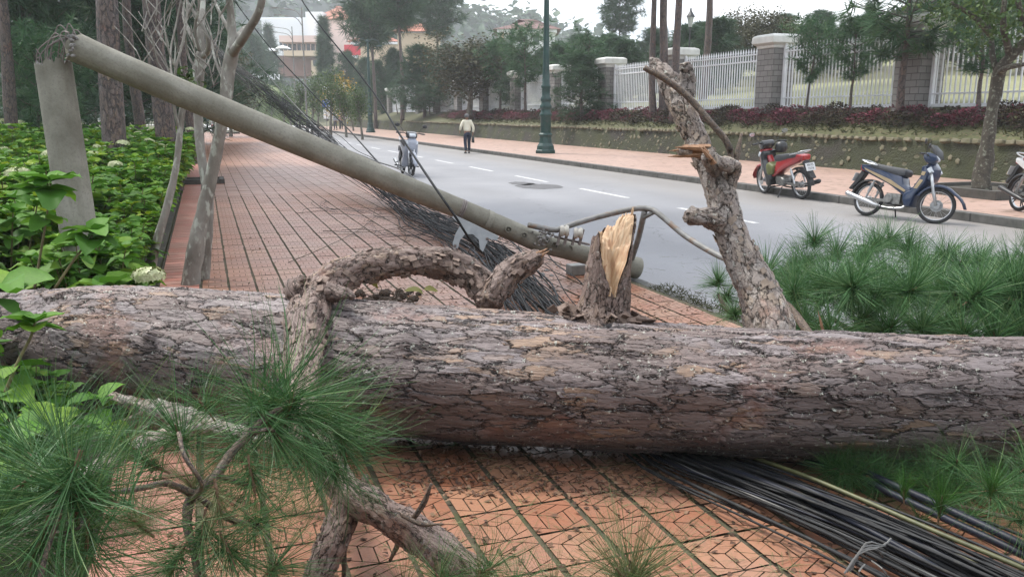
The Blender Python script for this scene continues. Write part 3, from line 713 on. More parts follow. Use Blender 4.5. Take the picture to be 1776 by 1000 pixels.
def leafy_protos(H, rs, material, barkm, wid=.45, nb=22, nl=2600, size=.12, start=.3, dome=False):
    mk = MB(); ends = []
    tp, _ = limb_pts((0, 0, -.3), (0, 0, 1), H * .7 + .3, 5, .07, rs); r0 = H * .022
    mk.tube(tp, [r0 * (1 - .7 * k / 5) for k in range(6)], 9, step=H / 16, bump=.15)
    for k in range(nb):
        q = start + (.98 - start) * k / nb; i = min(4, int(q * 5)); c = tp[i] + (tp[i + 1] - tp[i]) * (q * 5 - i)
        a = k * 2.4; Lb = H * wid * rs.uniform(.55, 1.1) * (1.05 - .35 * q)
        bp, d = limb_pts(c, (math.cos(a), math.sin(a), .35 + .9 * q), Lb, 4, .18, rs, lift=.06)
        mk.tube(bp, [r0 * .4, r0 * .28, r0 * .18, r0 * .1, r0 * .05], 5, step=Lb / 5)
        for b in bp[2:]:
            for _ in range(3):
                e = b + rs.normal(0, Lb * .16, 3); ends.append(e)
    ends = np.array(ends); per = max(4, nl // len(ends))
    pos = np.repeat(ends, per, 0); pos = pos + rs.normal(0, H * .045, pos.shape)
    V, Fq, ti = leaves(pos, rs.normal(size=pos.shape) + np.array([0, 0, .3]), size, rs=rs)
    cl = np.repeat(rs.uniform(-.25, .25, len(ends)), per * 18); ti = np.clip(ti * .6 + .2 + cl, 0, 1)
    tm = bpy.data.meshes.new('trunk'); tm.from_pydata(mk.V, [], mk.F); tm.materials.append(barkm)
    tm.polygons.foreach_set('use_smooth', [True] * len(tm.polygons))
    return tm, mesh_np('crown', V, Fq, material, tint=ti)
rs = np.random.default_rng(3)
PR = {
 'young0': pine_protos('young', 4.2, rs, M_pine), 'young1': pine_protos('young', 4.0, rs, M_pine),
 'cone': pine_protos('cone', 9, rs, M_pinefar), 'dense0': pine_protos('dense', 9, rs, M_pinefar), 'dense1': pine_protos('dense', 8, rs, M_pinefar),
 'tall0': pine_protos('tall', 15, rs, M_pinefar), 'tall1': pine_protos('tall', 16, rs, M_pinefar),
 'leafy0': leafy_protos(7, rs, M_olive, M_grey, nl=5200, size=.17), 'leafy1': leafy_protos(7.5, rs, M_leafy, M_grey, nl=3400, size=.2),
 'slim': leafy_protos(6, rs, M_leafy, M_grey, wid=.28, nl=1500, size=.16, start=.4),
}
HT = {'young0': 4.2, 'young1': 4.0, 'cone': 9, 'dense0': 9, 'dense1': 8, 'tall0': 15, 'tall1': 16, 'leafy0': 7.6, 'leafy1': 8.2, 'slim': 6.6, 'yel': 5.6}
def fit(kind, p, px, ytop):
    """scale that brings the tree's top to the height seen in the street"""
    r_ = ray(px, ytop); z = CH + r_.z * (p[1] / r_.y); return max(.12, (z - p[2]) / HT[kind])
def tree(kind, loc, sc, label, group=None, name=None, rz=None, cat='tree'):
    t_, c_ = PR[kind]; n = name or {'y': 'young_pine', 'c': 'conifer', 'd': 'conifer', 't': 'tall_pine', 'l': 'broadleaf_tree', 's': 'slender_tree'}[kind[0]]
    r = empty(n, loc, random.uniform(0, 6) if rz is None else rz, label=label, cat=cat, group=group); r.scale = sc if isinstance(sc, tuple) else (sc,) * 3
    link('trunk', t_, r, local=True); link('crown', c_, r, local=True); return r
def atpx(px, L, z=None):
    """point on the sight line of px at street offset L"""
    s = s_at(px, L); return S(L, s, zt(L, s) + .02 if z is None else z), s
# young pines standing just in front of or behind the railings
for (px, L, kind, sc, lab) in (
    (1002, 18.9, 'young0', 70, 'small round young pine in front of the railing right of the green lamp post'),
    (912, 18.9, 'young1', 58, 'young pine in front of the railing left of the green lamp post'),
    (868, 19.0, 'young0', 80, 'young pine between the bushy olive tree and the green lamp post'),
    (1398, 18.9, 'young1', 45, 'thin leaning young pine right of the tall stone pillar'),
    (1475, 18.9, 'young0', 35, 'small yellow-green pine in the middle of the right railing'),
    (1562, 18.7, 'young1', -75, 'big young pine in front of the half hidden pillar at upper right'),
    (1700, 18.6, 'young0', -10, 'young pine right of the big pine behind the dark leaning tree'),
    (745, 19.0, 'young1', 140, 'little pine against the far white railings beside the bushy tree'),
    (690, 19.0, 'young0', 150, 'little pine at the far end of the white railings')):
    p, s = atpx(px, L); k_ = fit(kind, p, px, sc); kk = {1562: 1.75, 1398: 1.0, 1475: 1.1}.get(px, 1.3); tree(kind, p, (k_ * kk, k_ * kk, k_), lab, 'young pines along the white fence')
p, s = atpx(812, 17.6); k_ = fit('leafy0', p, 812, 34); tree('leafy0', p, (k_ * 1.75, k_ * 1.75, k_), 'bushy brown-green round-crowned tree above the walking man')
p, s = atpx(612, 13.4, .03); tree('leafy1', p, .55, 'leafy tree on the far pavement beyond the second lamp post')
# tall bare pine trunks: (px, L, scale, label)
for (px, L, sc, lab) in (
    (697, 17.3, 1.0, 'tall pine trunk between the grey scooter and the bushy tree'),
    (650, 16.9, 1.05, 'tall pine right behind the second green lamp post'),
    (1134, 18.3, .75, 'leftmost of the thin pine trunks above the broken limb'),
    (1151, 18.6, 1.0, 'thickest middle pine trunk above the broken limb'),
    (1168, 18.0, .85, 'pine trunk passing in front of a pillar cap'),
    (1218, 22.5, 1.0, 'pine trunk behind the railing right of the lantern'),
    (760, 26, .95, 'tall pine rising behind the bushy tree')):
    p, s = atpx(px, L); tree('tall0' if sc > .9 else 'tall1', p, (sc * 1.12, sc * 1.12, sc), lab, 'tall pines near the fence')
# the left garden's old pines
for (px, d, sc, lab) in ((188, 15.5, 1.25, 'thick reddish pine trunk behind the upper end of the fallen pole'),
    (290, 17.5, 1.2, 'old pine trunk behind the thin grey stems on the left'),
    (12, 20, .9, 'pine trunk at the far left edge'), (245, 24, .9, 'pine trunk farther back between the two thick left trunks'), (330, 27, .9, 'pine trunk close behind the grey stems')):
    q = P(px, 190, d); L, s = toLS(q); tree('tall0', (q.x, q.y, zt(L, s)), (sc, sc, sc * .9), lab, 'old pines in the left garden')
# dark conifers behind the left garden
for (px, d, kind, sc, k) in ((70, 27, 'dense1', 1.05, 1), (130, 33, 'dense0', 1.3, 0), (235, 36, 'dense1', 1.4, 1), (300, 40, 'dense0', 1.35, 0), (345, 46, 'dense1', 1.2, 1), (110, 22, 'young0', .8, 2), (60, 21, 'young1', .85, 2), (165, 60, 'dense0', .9, 0), (395, 60, 'leafy0', 1.0, 3)):
    q = P(px, 190, d); L, s = toLS(q)
    tree(kind, (q.x, q.y, zt(L, s) - .1), sc, ['broad dark conifer in the backdrop of the left garden', 'dense evergreen in the backdrop of the left garden', 'small bright pine beside the standing pole stump', 'twiggy brown tree behind the cables by the grey stems'][k], 'trees behind the left garden')
# trees beyond the lawn, in a bluish row
B = [(1010, 42, 'dense0', 92), (960, 60, 'dense1', 75), (1050, 52, 'dense1', 62), (1095, 48, 'dense0', 70), (1140, 56, 'cone', 55), (1185, 50, 'dense1', 45), (1235, 46, 'dense0', 30), (1275, 58, 'leafy0', -5), (1310, 50, 'leafy0', -10), (1360, 60, 'leafy1', 10), (1430, 62, 'cone', 28), (1408, 66, 'dense1', 20), (1470, 48, 'dense0', 30), (1500, 60, 'cone', 5), (1520, 55, 'leafy0', 0), (1600, 50, 'leafy0', -40), (1660, 42, 'dense0', -20), (1720, 40, 'dense1', -40), (1760, 34, 'leafy1', -60), (1790, 45, 'leafy0', -40),
     (905, 55, 'dense0', 92), (870, 75, 'dense1', 70), (840, 66, 'dense0', 78), (780, 70, 'dense1', 80), (735, 72, 'dense0', 80), (1070, 85, 'tall1', -25), (1120, 75, 'dense0', 50), (1205, 72, 'dense1', 40), (1190, 60, 'leafy1', 40), (1255, 62, 'leafy1', 10), (1085, 60, 'leafy1', 75), (1385, 55, 'leafy1', 15), (1450, 70, 'leafy0', 30), (1640, 60, 'leafy1', -10), (990, 90, 'dense0', 60), (820, 90, 'dense1', 82), (1150, 95, 'cone', 48), (1030, 75, 'dense0', 66), (935, 80, 'dense1', 86), (1340, 75, 'dense0', 25), (1560, 70, 'dense1', 15)]
for (px, d, kind, sc) in B:
    q = P(px, 170, d); L, s = toLS(q)
    q.z = zt(L, s) - .2; k_ = fit(kind, q, px, sc); k2 = k_ * (1.55 if kind[0] == 'd' else 1.25); tree(kind, q, (k2, k2, k_), {'d': 'dense bluish conifer in the row beyond the lawn', 'c': 'narrow pointed conifer beyond the lawn', 'l': 'loose grey-green tree beyond the lawn', 't': 'lone tall pine with an open crown against the sky'}[kind[0]], None if kind[0] == 't' else 'trees beyond the lawn')
# trees down the street round the roundabout
for (px, d, kind, sc, k) in ((600, 62, 'slim', 108, 0), (572, 66, 'slim', 80, 0), (520, 72, 'slim', 112, 0), (540, 78, 'slim', 95, 0), (552, 90, 'slim', 120, 0), (492, 84, 'slim', 130, 0), (470, 95, 'slim', 140, 0), (628, 56, 'slim', 118, 0), (505, 110, 'slim', 120, 0),
                             (577, 120, 'cone', 28, 1), (568, 118, 'cone', 62, 2), (648, 100, 'tall1', -45, 3), (612, 115, 'dense1', 90, 2), (665, 95, 'dense0', 105, 2), (478, 160, 'cone', 40, 1), (455, 150, 'dense1', 75, 2), (435, 140, 'dense0', 60, 2), (700, 105, 'dense1', 100, 2), (735, 110, 'dense0', 85, 2), (410, 120, 'dense1', 60, 2), (640, 110, 'dense0', 100, 2), (680, 100, 'dense1', 85, 2)):
    q = P(px, 212, d); L, s = toLS(q); z = -.1 if k == 0 else (q.z if False else .0)
    if k: z = {1: 1.5, 2: 1.0, 3: .2}[k]
    q.z = z; tree(kind, q, fit(kind, q, px, sc), ['slender street tree with a thin trunk at the roundabout', 'narrow cypress in front of the hillside buildings', 'dark tree below the hillside buildings', 'tall pine with wide boughs in front of the orange roof'][k], 'trees round the roundabout' if k != 3 else None)

# ---- far wooded hill and forest
M_hill = mat('wooded_hill', (.03, .045, .04), (.015, .024, .022), scale=.25, rough=.95, bump=1, detail=10)
V = []; xs = np.linspace(-420, 330, 76); ys = np.linspace(235, 560, 30)
for y in ys:
    for x in xs:
        k = min(1, (y - 235) / 110); h = 50 + 9 * noise.noise(Vector((x * .008, .3, 0))) + 5 * noise.noise(Vector((x * .03, y * .03, 0)))
        g = math.exp(-((x + 95) / 150) ** 2) * .95 + .12 + .5 * math.exp(-((x + 330) / 150) ** 2)
        V.append((x, y, -3 + h * k * k * (3 - 2 * k) * min(1, g)))
n = len(xs); Fq = np.array([[j * n + i, j * n + i + 1, (j + 1) * n + i + 1, (j + 1) * n + i] for j in range(len(ys) - 1) for i in range(n - 1)])
tag(link('hill', mesh_np('hill', np.array(V), Fq, M_hill, smooth=True)), kind='structure')
Vh_ = np.array(V); org = []
for _ in range(2600):
    x = random.uniform(-330, 280); y = random.uniform(255, 420); i = int((x + 420) / 750 * 75); j = int((y - 235) / 325 * 29); z = V[j * n + i][2]
    org.append((x, y, z + random.uniform(.5, 4)))
org = np.array(org); cl = np.repeat(org, 7, 0) + rng.normal(0, 1.9, (len(org) * 7, 3)); 
Vq, Fq, ti = leaves(cl, rng.normal(size=cl.shape) + np.array([0, 0, .6]), 3.0, aspect=.9)
tag(link('far_forest', mesh_np('far_forest', Vq, Fq, M_pinefar, tint=ti)), 'distant dark woods covering the hill on the skyline', 'forest', kind='stuff')

# ---- the leaning dark tree on the right pavement and its planter
r = empty('leaning_tree', G(1708, 332, .04), label='dark mossy leaning tree with a bent trunk in a kerbed planter at right', cat='tree')
mk = MB(); d = 15.9
path = [P(1700, 338, d), P(1706, 290, d), P(1716, 225, d), P(1727, 160, d), P(1733, 125, d - .1), P(1752, 98, d - .3), P(1790, 62, d - .6), P(1840, 10, d - .9)]
mk.tube(path, [.20, .145, .115, .10, .115, .09, .075, .06], 14, step=.12, bump=.3)
mk.build('trunk', M_mossy, r, smooth=True)
mk = MB()
for pts in ([P(1731, 130, d), P(1722, 100, d), P(1718, 60, d + .2), P(1700, -20, d + .4)], [P(1731, 128, d), P(1745, 118, d - .6), P(1776, 112, d - 1)], [P(1718, 60, d + .2), P(1690, 30, d), P(1650, 5, d - .2)], [P(1752, 98, d - .3), P(1740, 40, d - .8), P(1745, -20, d - 1)], [P(1790, 62, d - .6), P(1770, 20, d - .8), P(1760, -40, d - 1)]):
    mk.tube(pts, [.07 * (1 - .7 * k / len(pts)) for k in range(len(pts))], 6, step=.15, bump=.2)
mk.build('limbs', M_mossy, r, smooth=True)
org = []
for (px, py, dd, n_, sg) in ((1700, 20, d, 20, .35), (1660, 5, d, 12, .3), (1740, 0, d - .8, 24, .4), (1765, 30, d - .8, 14, .25), (1700, -60, d, 26, .6), (1640, -40, d, 20, .5), (1780, -60, d - 1, 24, .6), (1720, 70, d, 6, .2)):
    c = P(px, py, dd); org += [np.array(c) + rng.normal(0, sg, 3) for _ in range(n_)]
pos = np.repeat(np.array(org), 14, 0); pos = pos + rng.normal(0, .13, pos.shape)
V, Fq, ti = leaves(pos, rng.normal(size=pos.shape), .085)
link('crown', mesh_np('crown', V, Fq, M_leafy, tint=ti), r)
M_plk = mat('planter_kerb', (.085, .08, .072), (.045, .045, .038), scale=6, rough=.9, bump=.4)
def planter(c, a, b_, h, label, name='tree_planter'):
    r = empty(name, c, STREET, label=label, cat='planter')
    mk = MB()
    for (x, y, sx, sy) in ((-a / 2, 0, .12, b_), (a / 2, 0, .12, b_), (0, -b_ / 2 + .06, a - .124, .12), (0, b_ / 2 - .06, a - .124, .12)): mk.box((x, y, h / 2 - .02), (sx, sy, h))
    mk.build('kerb', M_plk, r, local=True, bev=.01)
    mk = MB().box((0, 0, h * .3), (a - .13, b_ - .25, h * .5)); mk.build('soil', M_soil, r, local=True)
planter(G(1712, 338, .04), 1.7, 1.9, .2, 'low dark kerbed planter round the foot of the leaning tree')
planter(G(352, 317, .0), .85, .9, .13, 'low concrete planter edge by the pavement behind the grey stems')
planter(G(400, 232, .0), 1.3, 1.2, .16, 'second low planter farther down the left pavement edge')

# ---- the grey multi-stemmed trees at the left edge of the pavement
SK = .72
def stems(name, lab, parts, foot):
    r = empty(name, foot, label=lab, cat='tree')
    for (nm, pts, rad, seg) in parts:
        mk = MB()
        for p_, r_ in zip(pts, rad): mk.tube([P(*q) for q in p_], [x * SK for x in r_], seg, step=.06, bump=.12)
        mk.build(nm, M_stem, r, smooth=True)
    return r
M_stem = mat('lichened_grey_bark', (.29, .275, .245), (.12, .105, .085), scale=6, rough=.85, bump=.8, stretch=(1, 1, .5), spots=(.38, .39, .34), spotscale=16, detail=10)
f = 8.1 / 1440
stems('grey_stemmed_tree', 'grey lichened tree forking in front of the fallen pole at the pavement edge', [
    ('trunk', [[(328, 510, 8.0), (338, 440, 8.0), (352, 370, 8.0), (366, 310, 8.0), (380, 240, 7.9), (391, 180, 7.8), (397, 120, 7.8), (405, 80, 7.7)]], [[22 * f, 20 * f, 17 * f, 15 * f, 14 * f, 14 * f, 16 * f, 15 * f]], 12),
    ('second_stem', [[(352, 505, 8.25), (358, 420, 8.2), (362, 350, 8.2), (352, 290, 8.2), (345, 230, 8.2), (344, 165, 8.2), (350, 100, 8.2), (348, 60, 8.2), (352, 0, 8.3), (350, -80, 8.4)]], [[15 * f, 14 * f, 12 * f, 11 * f, 11 * f, 11 * f, 10 * f, 9 * f, 7 * f, 5 * f]], 10),
    ('branches', [[(403, 90, 7.7), (402, 50, 7.7), (398, 0, 7.6), (392, -80, 7.5)], [(404, 92, 7.7), (424, 62, 7.5), (440, 38, 7.4), (452, 10, 7.3), (465, -60, 7.2)], [(408, 70, 7.7), (425, 50, 7.9), (432, 47, 8.0), (446, 40, 8.1)],
                  [(350, 100, 8.2), (362, 85, 8.1), (356, 55, 8.0), (335, 20, 8.0), (310, -20, 8.0)], [(348, 90, 8.2), (330, 60, 8.3), (318, 30, 8.4), (322, -10, 8.5)], [(402, 60, 7.7), (385, 30, 7.8), (372, 0, 7.9), (362, -40, 8)], [(344, 165, 8.2), (330, 140, 8.1), (322, 128, 8.0)], [(391, 150, 7.8), (372, 100, 7.9), (366, 60, 8), (352, 20, 8)]],
     [[12 * f, 10 * f, 8 * f, 6 * f], [11 * f, 10 * f, 9 * f, 8 * f, 7 * f], [8 * f, 7 * f, 6 * f, 3 * f], [8 * f, 7 * f, 5 * f, 4 * f, 3 * f], [5 * f, 4 * f, 3 * f, 2 * f], [6 * f, 4 * f, 3 * f, 2 * f], [4 * f, 3 * f, 2 * f], [3 * f, 3 * f, 2 * f, 1.5 * f]], 8)], P(335, 505, 8.0))
SK = .58
stems('grey_stemmed_tree', 'thinner grey tree rising from the bushes left of the forked grey tree', [
    ('trunk', [[(262, 470, 7.6), (272, 420, 7.6), (292, 350, 7.6), (306, 285, 7.6), (312, 230, 7.6), (318, 180, 7.6), (330, 150, 7.7), (338, 118, 7.8), (346, 90, 7.8)]], [[12 * f, 12 * f, 11 * f, 9 * f, 9 * f, 9 * f, 9 * f, 8 * f, 7 * f]], 10),
    ('branches', [[(318, 190, 7.6), (300, 140, 7.7), (296, 90, 7.9), (306, 40, 8), (318, -20, 8)], [(312, 230, 7.6), (302, 180, 7.5), (305, 120, 7.4), (318, 70, 7.4), (325, 10, 7.4), (322, -40, 7.4)], [(296, 90, 7.9), (270, 50, 8), (255, 10, 8), (250, -40, 8)], [(300, 140, 7.7), (275, 110, 7.7), (262, 60, 7.6), (240, 20, 7.6)], [(346, 90, 7.8), (338, 50, 7.7), (345, 10, 7.6), (338, -30, 7.6)], [(338, 118, 7.8), (325, 90, 7.8), (322, 40, 7.6), (338, 0, 7.6)], [(330, 150, 7.7), (360, 110, 8), (378, 60, 8.2), (380, 10, 8.3)], [(305, 120, 7.4), (290, 80, 7.3), (285, 30, 7.3), (292, -20, 7.3)]],
     [[4 * f, 3.5 * f, 3 * f, 2.5 * f, 2 * f], [5 * f, 4 * f, 3.6 * f, 3.4 * f, 3 * f, 2 * f], [2.5 * f, 2 * f, 1.5 * f, 1 * f], [2.4 * f, 2 * f, 1.5 * f, 1 * f], [5 * f, 4 * f, 3 * f, 3 * f], [4 * f, 3 * f, 2.5 * f, 2 * f], [3 * f, 2.4 * f, 2 * f, 1.4 * f], [2 * f, 2 * f, 1.5 * f, 1 * f]], 7)], P(262, 480, 7.6))
rr_ = bpy.data.objects['grey_stemmed_tree.001']
pos = np.array([np.array(P(326 + random.gauss(0, 12), 142 + random.gauss(0, 12), 7.5 + random.gauss(0, .05))) for _ in range(46)])
V, Fq, ti = leaves(pos, rng.normal(size=pos.shape) + np.array([0, 0, .4]), .07)
link('leaf_sprig', mesh_np('leaf_sprig', V, Fq, M_leafy, tint=ti), rr_)
# fine bare twigs of both trees
mk = MB()
for _ in range(46):
    x0 = random.uniform(240, 400); y0 = random.uniform(20, 150); a = random.uniform(-1, 1); l = random.uniform(40, 100); dd = random.uniform(7.5, 8.6)
    mk.tube([P(x0, y0, dd), P(x0 + a * l * .35 + random.gauss(0, 5), y0 - l * .5, dd + random.uniform(-.1, .1)), P(x0 + a * l * .8, y0 - l, dd + random.uniform(-.2, .2))], [.007, .005, .002], 4, step=.2)
mk.build('bare_twigs', M_stem, rr_)
# ---- unseen evergreens added behind the viewer to block sky light and darken the foreground
for (x, y, k, lab) in ((-4.5, -4.5, 'dense0', 'unseen broad evergreen added behind the viewpoint on the garden side to block sky light'), (3.6, -5.5, 'dense1', 'unseen broad evergreen added behind the viewpoint at the kerb side to block sky light'), (-.5, -8.5, 'dense0', 'unseen evergreen added farther behind the viewpoint to block sky light')):
    tree(k, (x, y, 0), 1.25, lab)

# ================================================================== BUILDINGS (far up the street)
M_white = mat('white_wall', (.78, .79, .80), (.68, .70, .72), scale=.15, rough=.8)
M_pinkw = mat('peach_wall', (.72, .56, .50), (.62, .47, .42), scale=.15, rough=.8)
M_cream = mat('cream_wall', (.62, .50, .36), (.52, .41, .29), scale=.15, rough=.8)
M_roofo = mat('orange_roof_tiles', (.42, .16, .10), (.30, .11, .075), scale=.6, rough=.8)
M_roofb = mat('brown_roof_tiles', (.17, .09, .08), (.11, .062, .06), scale=.6, rough=.8)
M_glass = mat('dark_glazing', (.06, .075, .09), (.03, .04, .05), scale=.5, rough=.15)
M_brick = mat('brick_wall', (.26, .14, .11), (.18, .10, .085), scale=.4, rough=.85)
M_grn = mat('lamp_post_green_paint', (.010, .055, .045), (.006, .032, .03), scale=4, rough=.45, spots=(.03, .05, .05), spotscale=12)
M_dkmetal = mat('dark_metal', (.035, .038, .042), (.02, .022, .025), scale=5, rough=.5)
M_galv = mat('galvanised_steel', (.24, .24, .235), (.15, .145, .13), scale=14, rough=.55, metal=.3, bump=.1, spots=(.20, .14, .10), spotscale=9)
def bpt(px, py, d): return P(px, py, d)
def bbox(mk, px0, px1, py0, py1, d, depth):
    """a real box standing at distance d, its front spanning the given sight lines"""
    a, b_ = P(px0, (py0 + py1) / 2, d), P(px1, (py0 + py1) / 2, d); z1, z0 = P((px0 + px1) / 2, py0, d).z, P((px0 + px1) / 2, py1, d).z
    y = (a.y + b_.y) / 2
    mk.box(((a.x + b_.x) / 2, y + depth / 2, (z0 + z1) / 2), (abs(b_.x - a.x), depth, abs(z1 - z0))); return a.x, b_.x, y, z0, z1
def hip(mk, x0, x1, y0, y1, z, h, o=.8, k=.5):
    x0 -= o; x1 += o; y0 -= o; y1 += o; m = (y0 + y1) / 2; q = min((y1 - y0) / 2, (x1 - x0) / 2) * 2 * k
    mk.add([(x0, y0, z), (x1, y0, z), (x1, y1, z), (x0, y1, z), (x0 + q, m, z + h), (x1 - q, m, z + h)], [(0, 1, 5, 4), (1, 2, 5), (2, 3, 4, 5), (3, 0, 4), (3, 2, 1, 0)])
def house(name, label, loc, walls, wins, roofs, depth_wall, extra=(), cat='building'):
    r = empty(name, loc, label=label, cat=cat)
    for k, (rect, m, dd) in enumerate(walls):
        mk = MB(); bbox(mk, *rect, dd, depth_wall); mk.build('wall', m, r)
    for rect, dd in wins:
        mk = MB(); bbox(mk, *rect, dd - .25, .5); o = mk.build('window', M_glass, r)
    for rect, m, dd, h, k in roofs:
        mk = MB(); x0, x1, y, z0, z1 = bbox(MB(), *rect, dd, 1); hip(mk, x0, x1, y, y + depth_wall, z1 + .02, h, k=k); mk.build('roof', m, r)
    return r
g0 = lambda px, d: (P(px, 212, d).x, P(px, 212, d).y, 0)
house('hillside_building', 'flat-roofed white building high on the slope at the far end of the street', g0(495, 215),
      [((456, 533, 34, 128), M_white, 215), ((450, 560, 30.5, 35), M_white, 214)], [((491, 496, 44, 51), 215), ((502, 507, 44, 51), 215), ((513, 518, 44, 51), 215), ((479, 484, 44, 51), 215)], [], 20)
house('church_like_building', 'peach building with white gabled tower, tall window and terracotta roof', g0(575, 205),
      [((545, 612, 36, 130), M_pinkw, 205), ((532, 562, 22, 130), M_white, 203)], [((541, 548, 44, 64), 203), ((541.5, 547.5, 30, 37), 203), ((560, 564, 58, 72), 202), ((598, 603, 60, 66), 205), ((578, 582, 44, 52), 205)],
      [((545, 612, 36, 130), M_roofo, 205, 4.2, .55)], 16)
r = house('terrace_building', 'long low terrace building with dark glazed band above a brick base', g0(520, 190),
      [((484, 558, 62, 73), M_pinkw, 186), ((492, 556, 88, 97), M_cream, 185), ((482, 560, 97, 132), M_brick, 190), ((540, 566, 105, 132), M_cream, 187), ((485, 557, 73, 88), M_glass, 192)], [((543, 556, 104, 114), 187)], [], 14)
mk = MB()
for x in range(490, 556, 8): bbox(mk, x, x + 1.0, 73, 88, 189, .4)
mk.build('mullions', M_pinkw, r)
house('villa', 'cream villa with orange hip roof behind the tall pine trunks', g0(720, 120),
      [((690, 755, 58, 125), M_cream, 120), ((688, 757, 55, 60), M_white, 119.5)], [((700, 706, 64, 74), 120), ((716, 722, 64, 74), 120), ((734, 740, 64, 74), 120)], [((690, 755, 56, 100), M_roofo, 120, 1.7, .45)], 9)
house('villa', 'pinkish villa with red shop hoarding beside the second lamp post', g0(650, 150),
      [((610, 688, 76, 130), M_cream, 150), ((608, 690, 73, 77), M_white, 149)], [((620, 627, 82, 92), 150), ((640, 646, 82, 92), 150), ((660, 668, 82, 92), 150)], [((610, 688, 73, 100), M_roofo, 150, 2.3, .5)], 10)
house('mansion', 'white mansion with brown hip roof behind the green lamp post', g0(905, 105),
      [((866, 962, 56, 100), M_white, 105), ((862, 966, 50.5, 57), M_white, 104.3), ((868, 874, 56, 100), M_cream, 104.6)], [((884, 890, 61, 80), 105), ((900, 915, 60, 72), 105), ((925, 935, 62, 78), 105), ((945, 952, 62, 78), 105)], [((866, 962, 52, 80), M_roofb, 105, 1.7, .62)], 9)
house('house', 'yellow house behind the pine trunk at the far left edge', g0(-20, 60), [((-80, 8, 62, 110), mat('yellow_wall', (.55, .36, .14), (.46, .29, .11), scale=.4), 60)], [((-30, -18, 74, 90), 60)], [((-80, 8, 62, 110), M_roofb, 60, 1.2, .5)], 6)
house('house', 'grey-roofed house hidden behind the pines at upper right', g0(1625, 75), [((1600, 1660, 20, 60), M_white, 75)], [((1610, 1618, 26, 38), 75)], [((1600, 1660, 18, 60), M_kerb, 75, 1.8, .5)], 7)
house('house', 'low house with white gable left of the standing pole stump', g0(140, 38), [((112, 175, 112, 150), M_white, 38)], [((130, 158, 127, 160), 37.9)], [((112, 175, 112, 150), M_kerb, 38, .5, .5)], 5)
# red hoarding and shop front
r = empty('hoarding', g0(610, 140), label='bright red hoarding with a white lower band at the foot of the hillside buildings', cat='hoarding')
mk = MB(); bbox(mk, 597, 625, 78, 96, 140, .2); mk.build('panel', mat('red_panel', (.62, .03, .05), (.5, .02, .04), scale=.5, rough=.6), r)
mk = MB(); bbox(mk, 597, 620, 96.2, 101, 140, .2); mk.build('lower_band', M_white, r)
mk = MB(); bbox(mk, 600, 601, 101, 130, 140.05, .15); bbox(mk, 621, 622, 96.2, 130, 140.05, .15); mk.build('posts', M_dkmetal, r)
# white gate walls at the corner beyond the fence
r = empty('gate_wall', g0(585, 98), label='tall white gate wall panels at the street corner beyond the last pillars', cat='wall')
for (a, b_) in ((560, 574), (577, 594), (597, 606)):
    mk = MB(); bbox(mk, a, b_, 150 + (a - 560) * .2, 206, 98, .5); mk.build('panel', M_white, r)
for a in (574.4, 594.6):
    mk = MB(); bbox(mk, a, a + 2.2, 143, 207, 97.8, .9); mk.build('post', M_cap, r)
# hedge bank with white letters
bank = empty('lettered_hedge', g0(460, 120), label='clipped green bank carrying a row of large white letters', cat='hedge')
mk = MB(); a, b_ = P(425, 212, 125), P(535, 212, 125); n = 14
V = []; 
for i in range(n + 1):
    q = i / n; c = a.lerp(b_, q); hh = 6.4 * (1 - q) ** .6 + .5
    for (dy, k) in ((0, 0), (1.2, .55), (2.4, .9), (4.5, 1.0), (8, 1.0)): V.append((c.x, c.y + dy, hh * k * (1 + .06 * noise.noise(Vector((i * .7, dy, 0))))))
mk.add(V, [(i * 5 + j, i * 5 + j + 1, (i + 1) * 5 + j + 1, (i + 1) * 5 + j)[::-1] for i in range(n) for j in range(4)])
mk.build('foliage', mat('clipped_green_bank', (.12, .16, .05), (.07, .10, .035), scale=1.5, rough=.9, bump=.8), bank, smooth=True)
def text(s, size, loc, rot, m, name, parent=None, ext=.01):
    c = bpy.data.curves.new(name, 'FONT'); c.body = s; c.size = size; c.extrude = ext; c.align_x = 'CENTER'; c.align_y = 'CENTER'
    o = bpy.data.objects.new(name + '_tmp', c); COL.objects.link(o)
    dg = bpy.context.evaluated_depsgraph_get(); me = bpy.data.meshes.new_from_object(o.evaluated_get(dg)); bpy.data.objects.remove(o)
    me.materials.clear(); me.materials.append(m); q = link(name, me); q.matrix_basis = Matrix.Translation(loc) @ rot.to_4x4()
    if parent is not None: par(q, parent)
    return q
text('VIEnnPAN', 1.2, P(455, 134, 121), Matrix.Rotation(R(80), 3, 'X'), M_white, 'lettering', bank, .08)
# yellow canopy
PRY = leafy_protos(5, rs, leafmat('yellow_blossom', (.25, .17, .03), (.55, .36, .04), (.60, .45, .10)), M_grey, wid=.6, nl=1600, size=.22)
r = empty('flowering_tree', (P(590, 212, 88).x, P(590, 212, 88).y, -.1), label='low tree with golden yellow blossom in front of the white gate wall', cat='tree')
PR['yel'] = PRY; link('trunk', PRY[0], r, local=True); link('crown', PRY[1], r, local=True); r.scale = (1, 1, 1.05)
# parasols on the terrace
def parasol(px, py, d, label):
    top = P(px, py, d); r = empty('parasol', (top.x, top.y, top.z - 3), label=label, cat='parasol', group='white parasols beside the terrace building')
    mk = MB().lathe([(1.5, 2.4), (1.45, 2.45), (.8, 2.8), (.05, 3.0)], seg=8); mk.build('canopy', M_white, r, local=True)
    mk = MB().lathe([(.04, -9), (.04, 2.7)], seg=6); mk.build('pole', M_dkmetal, r, local=True)
for a in ((490, 79, 150, 'white parasol nearest the terrace, right one of the three'), (468, 83, 150, 'white parasol in the middle of the three below the terrace'), (450, 84, 150, 'leftmost white parasol below the terrace')): parasol(*a)

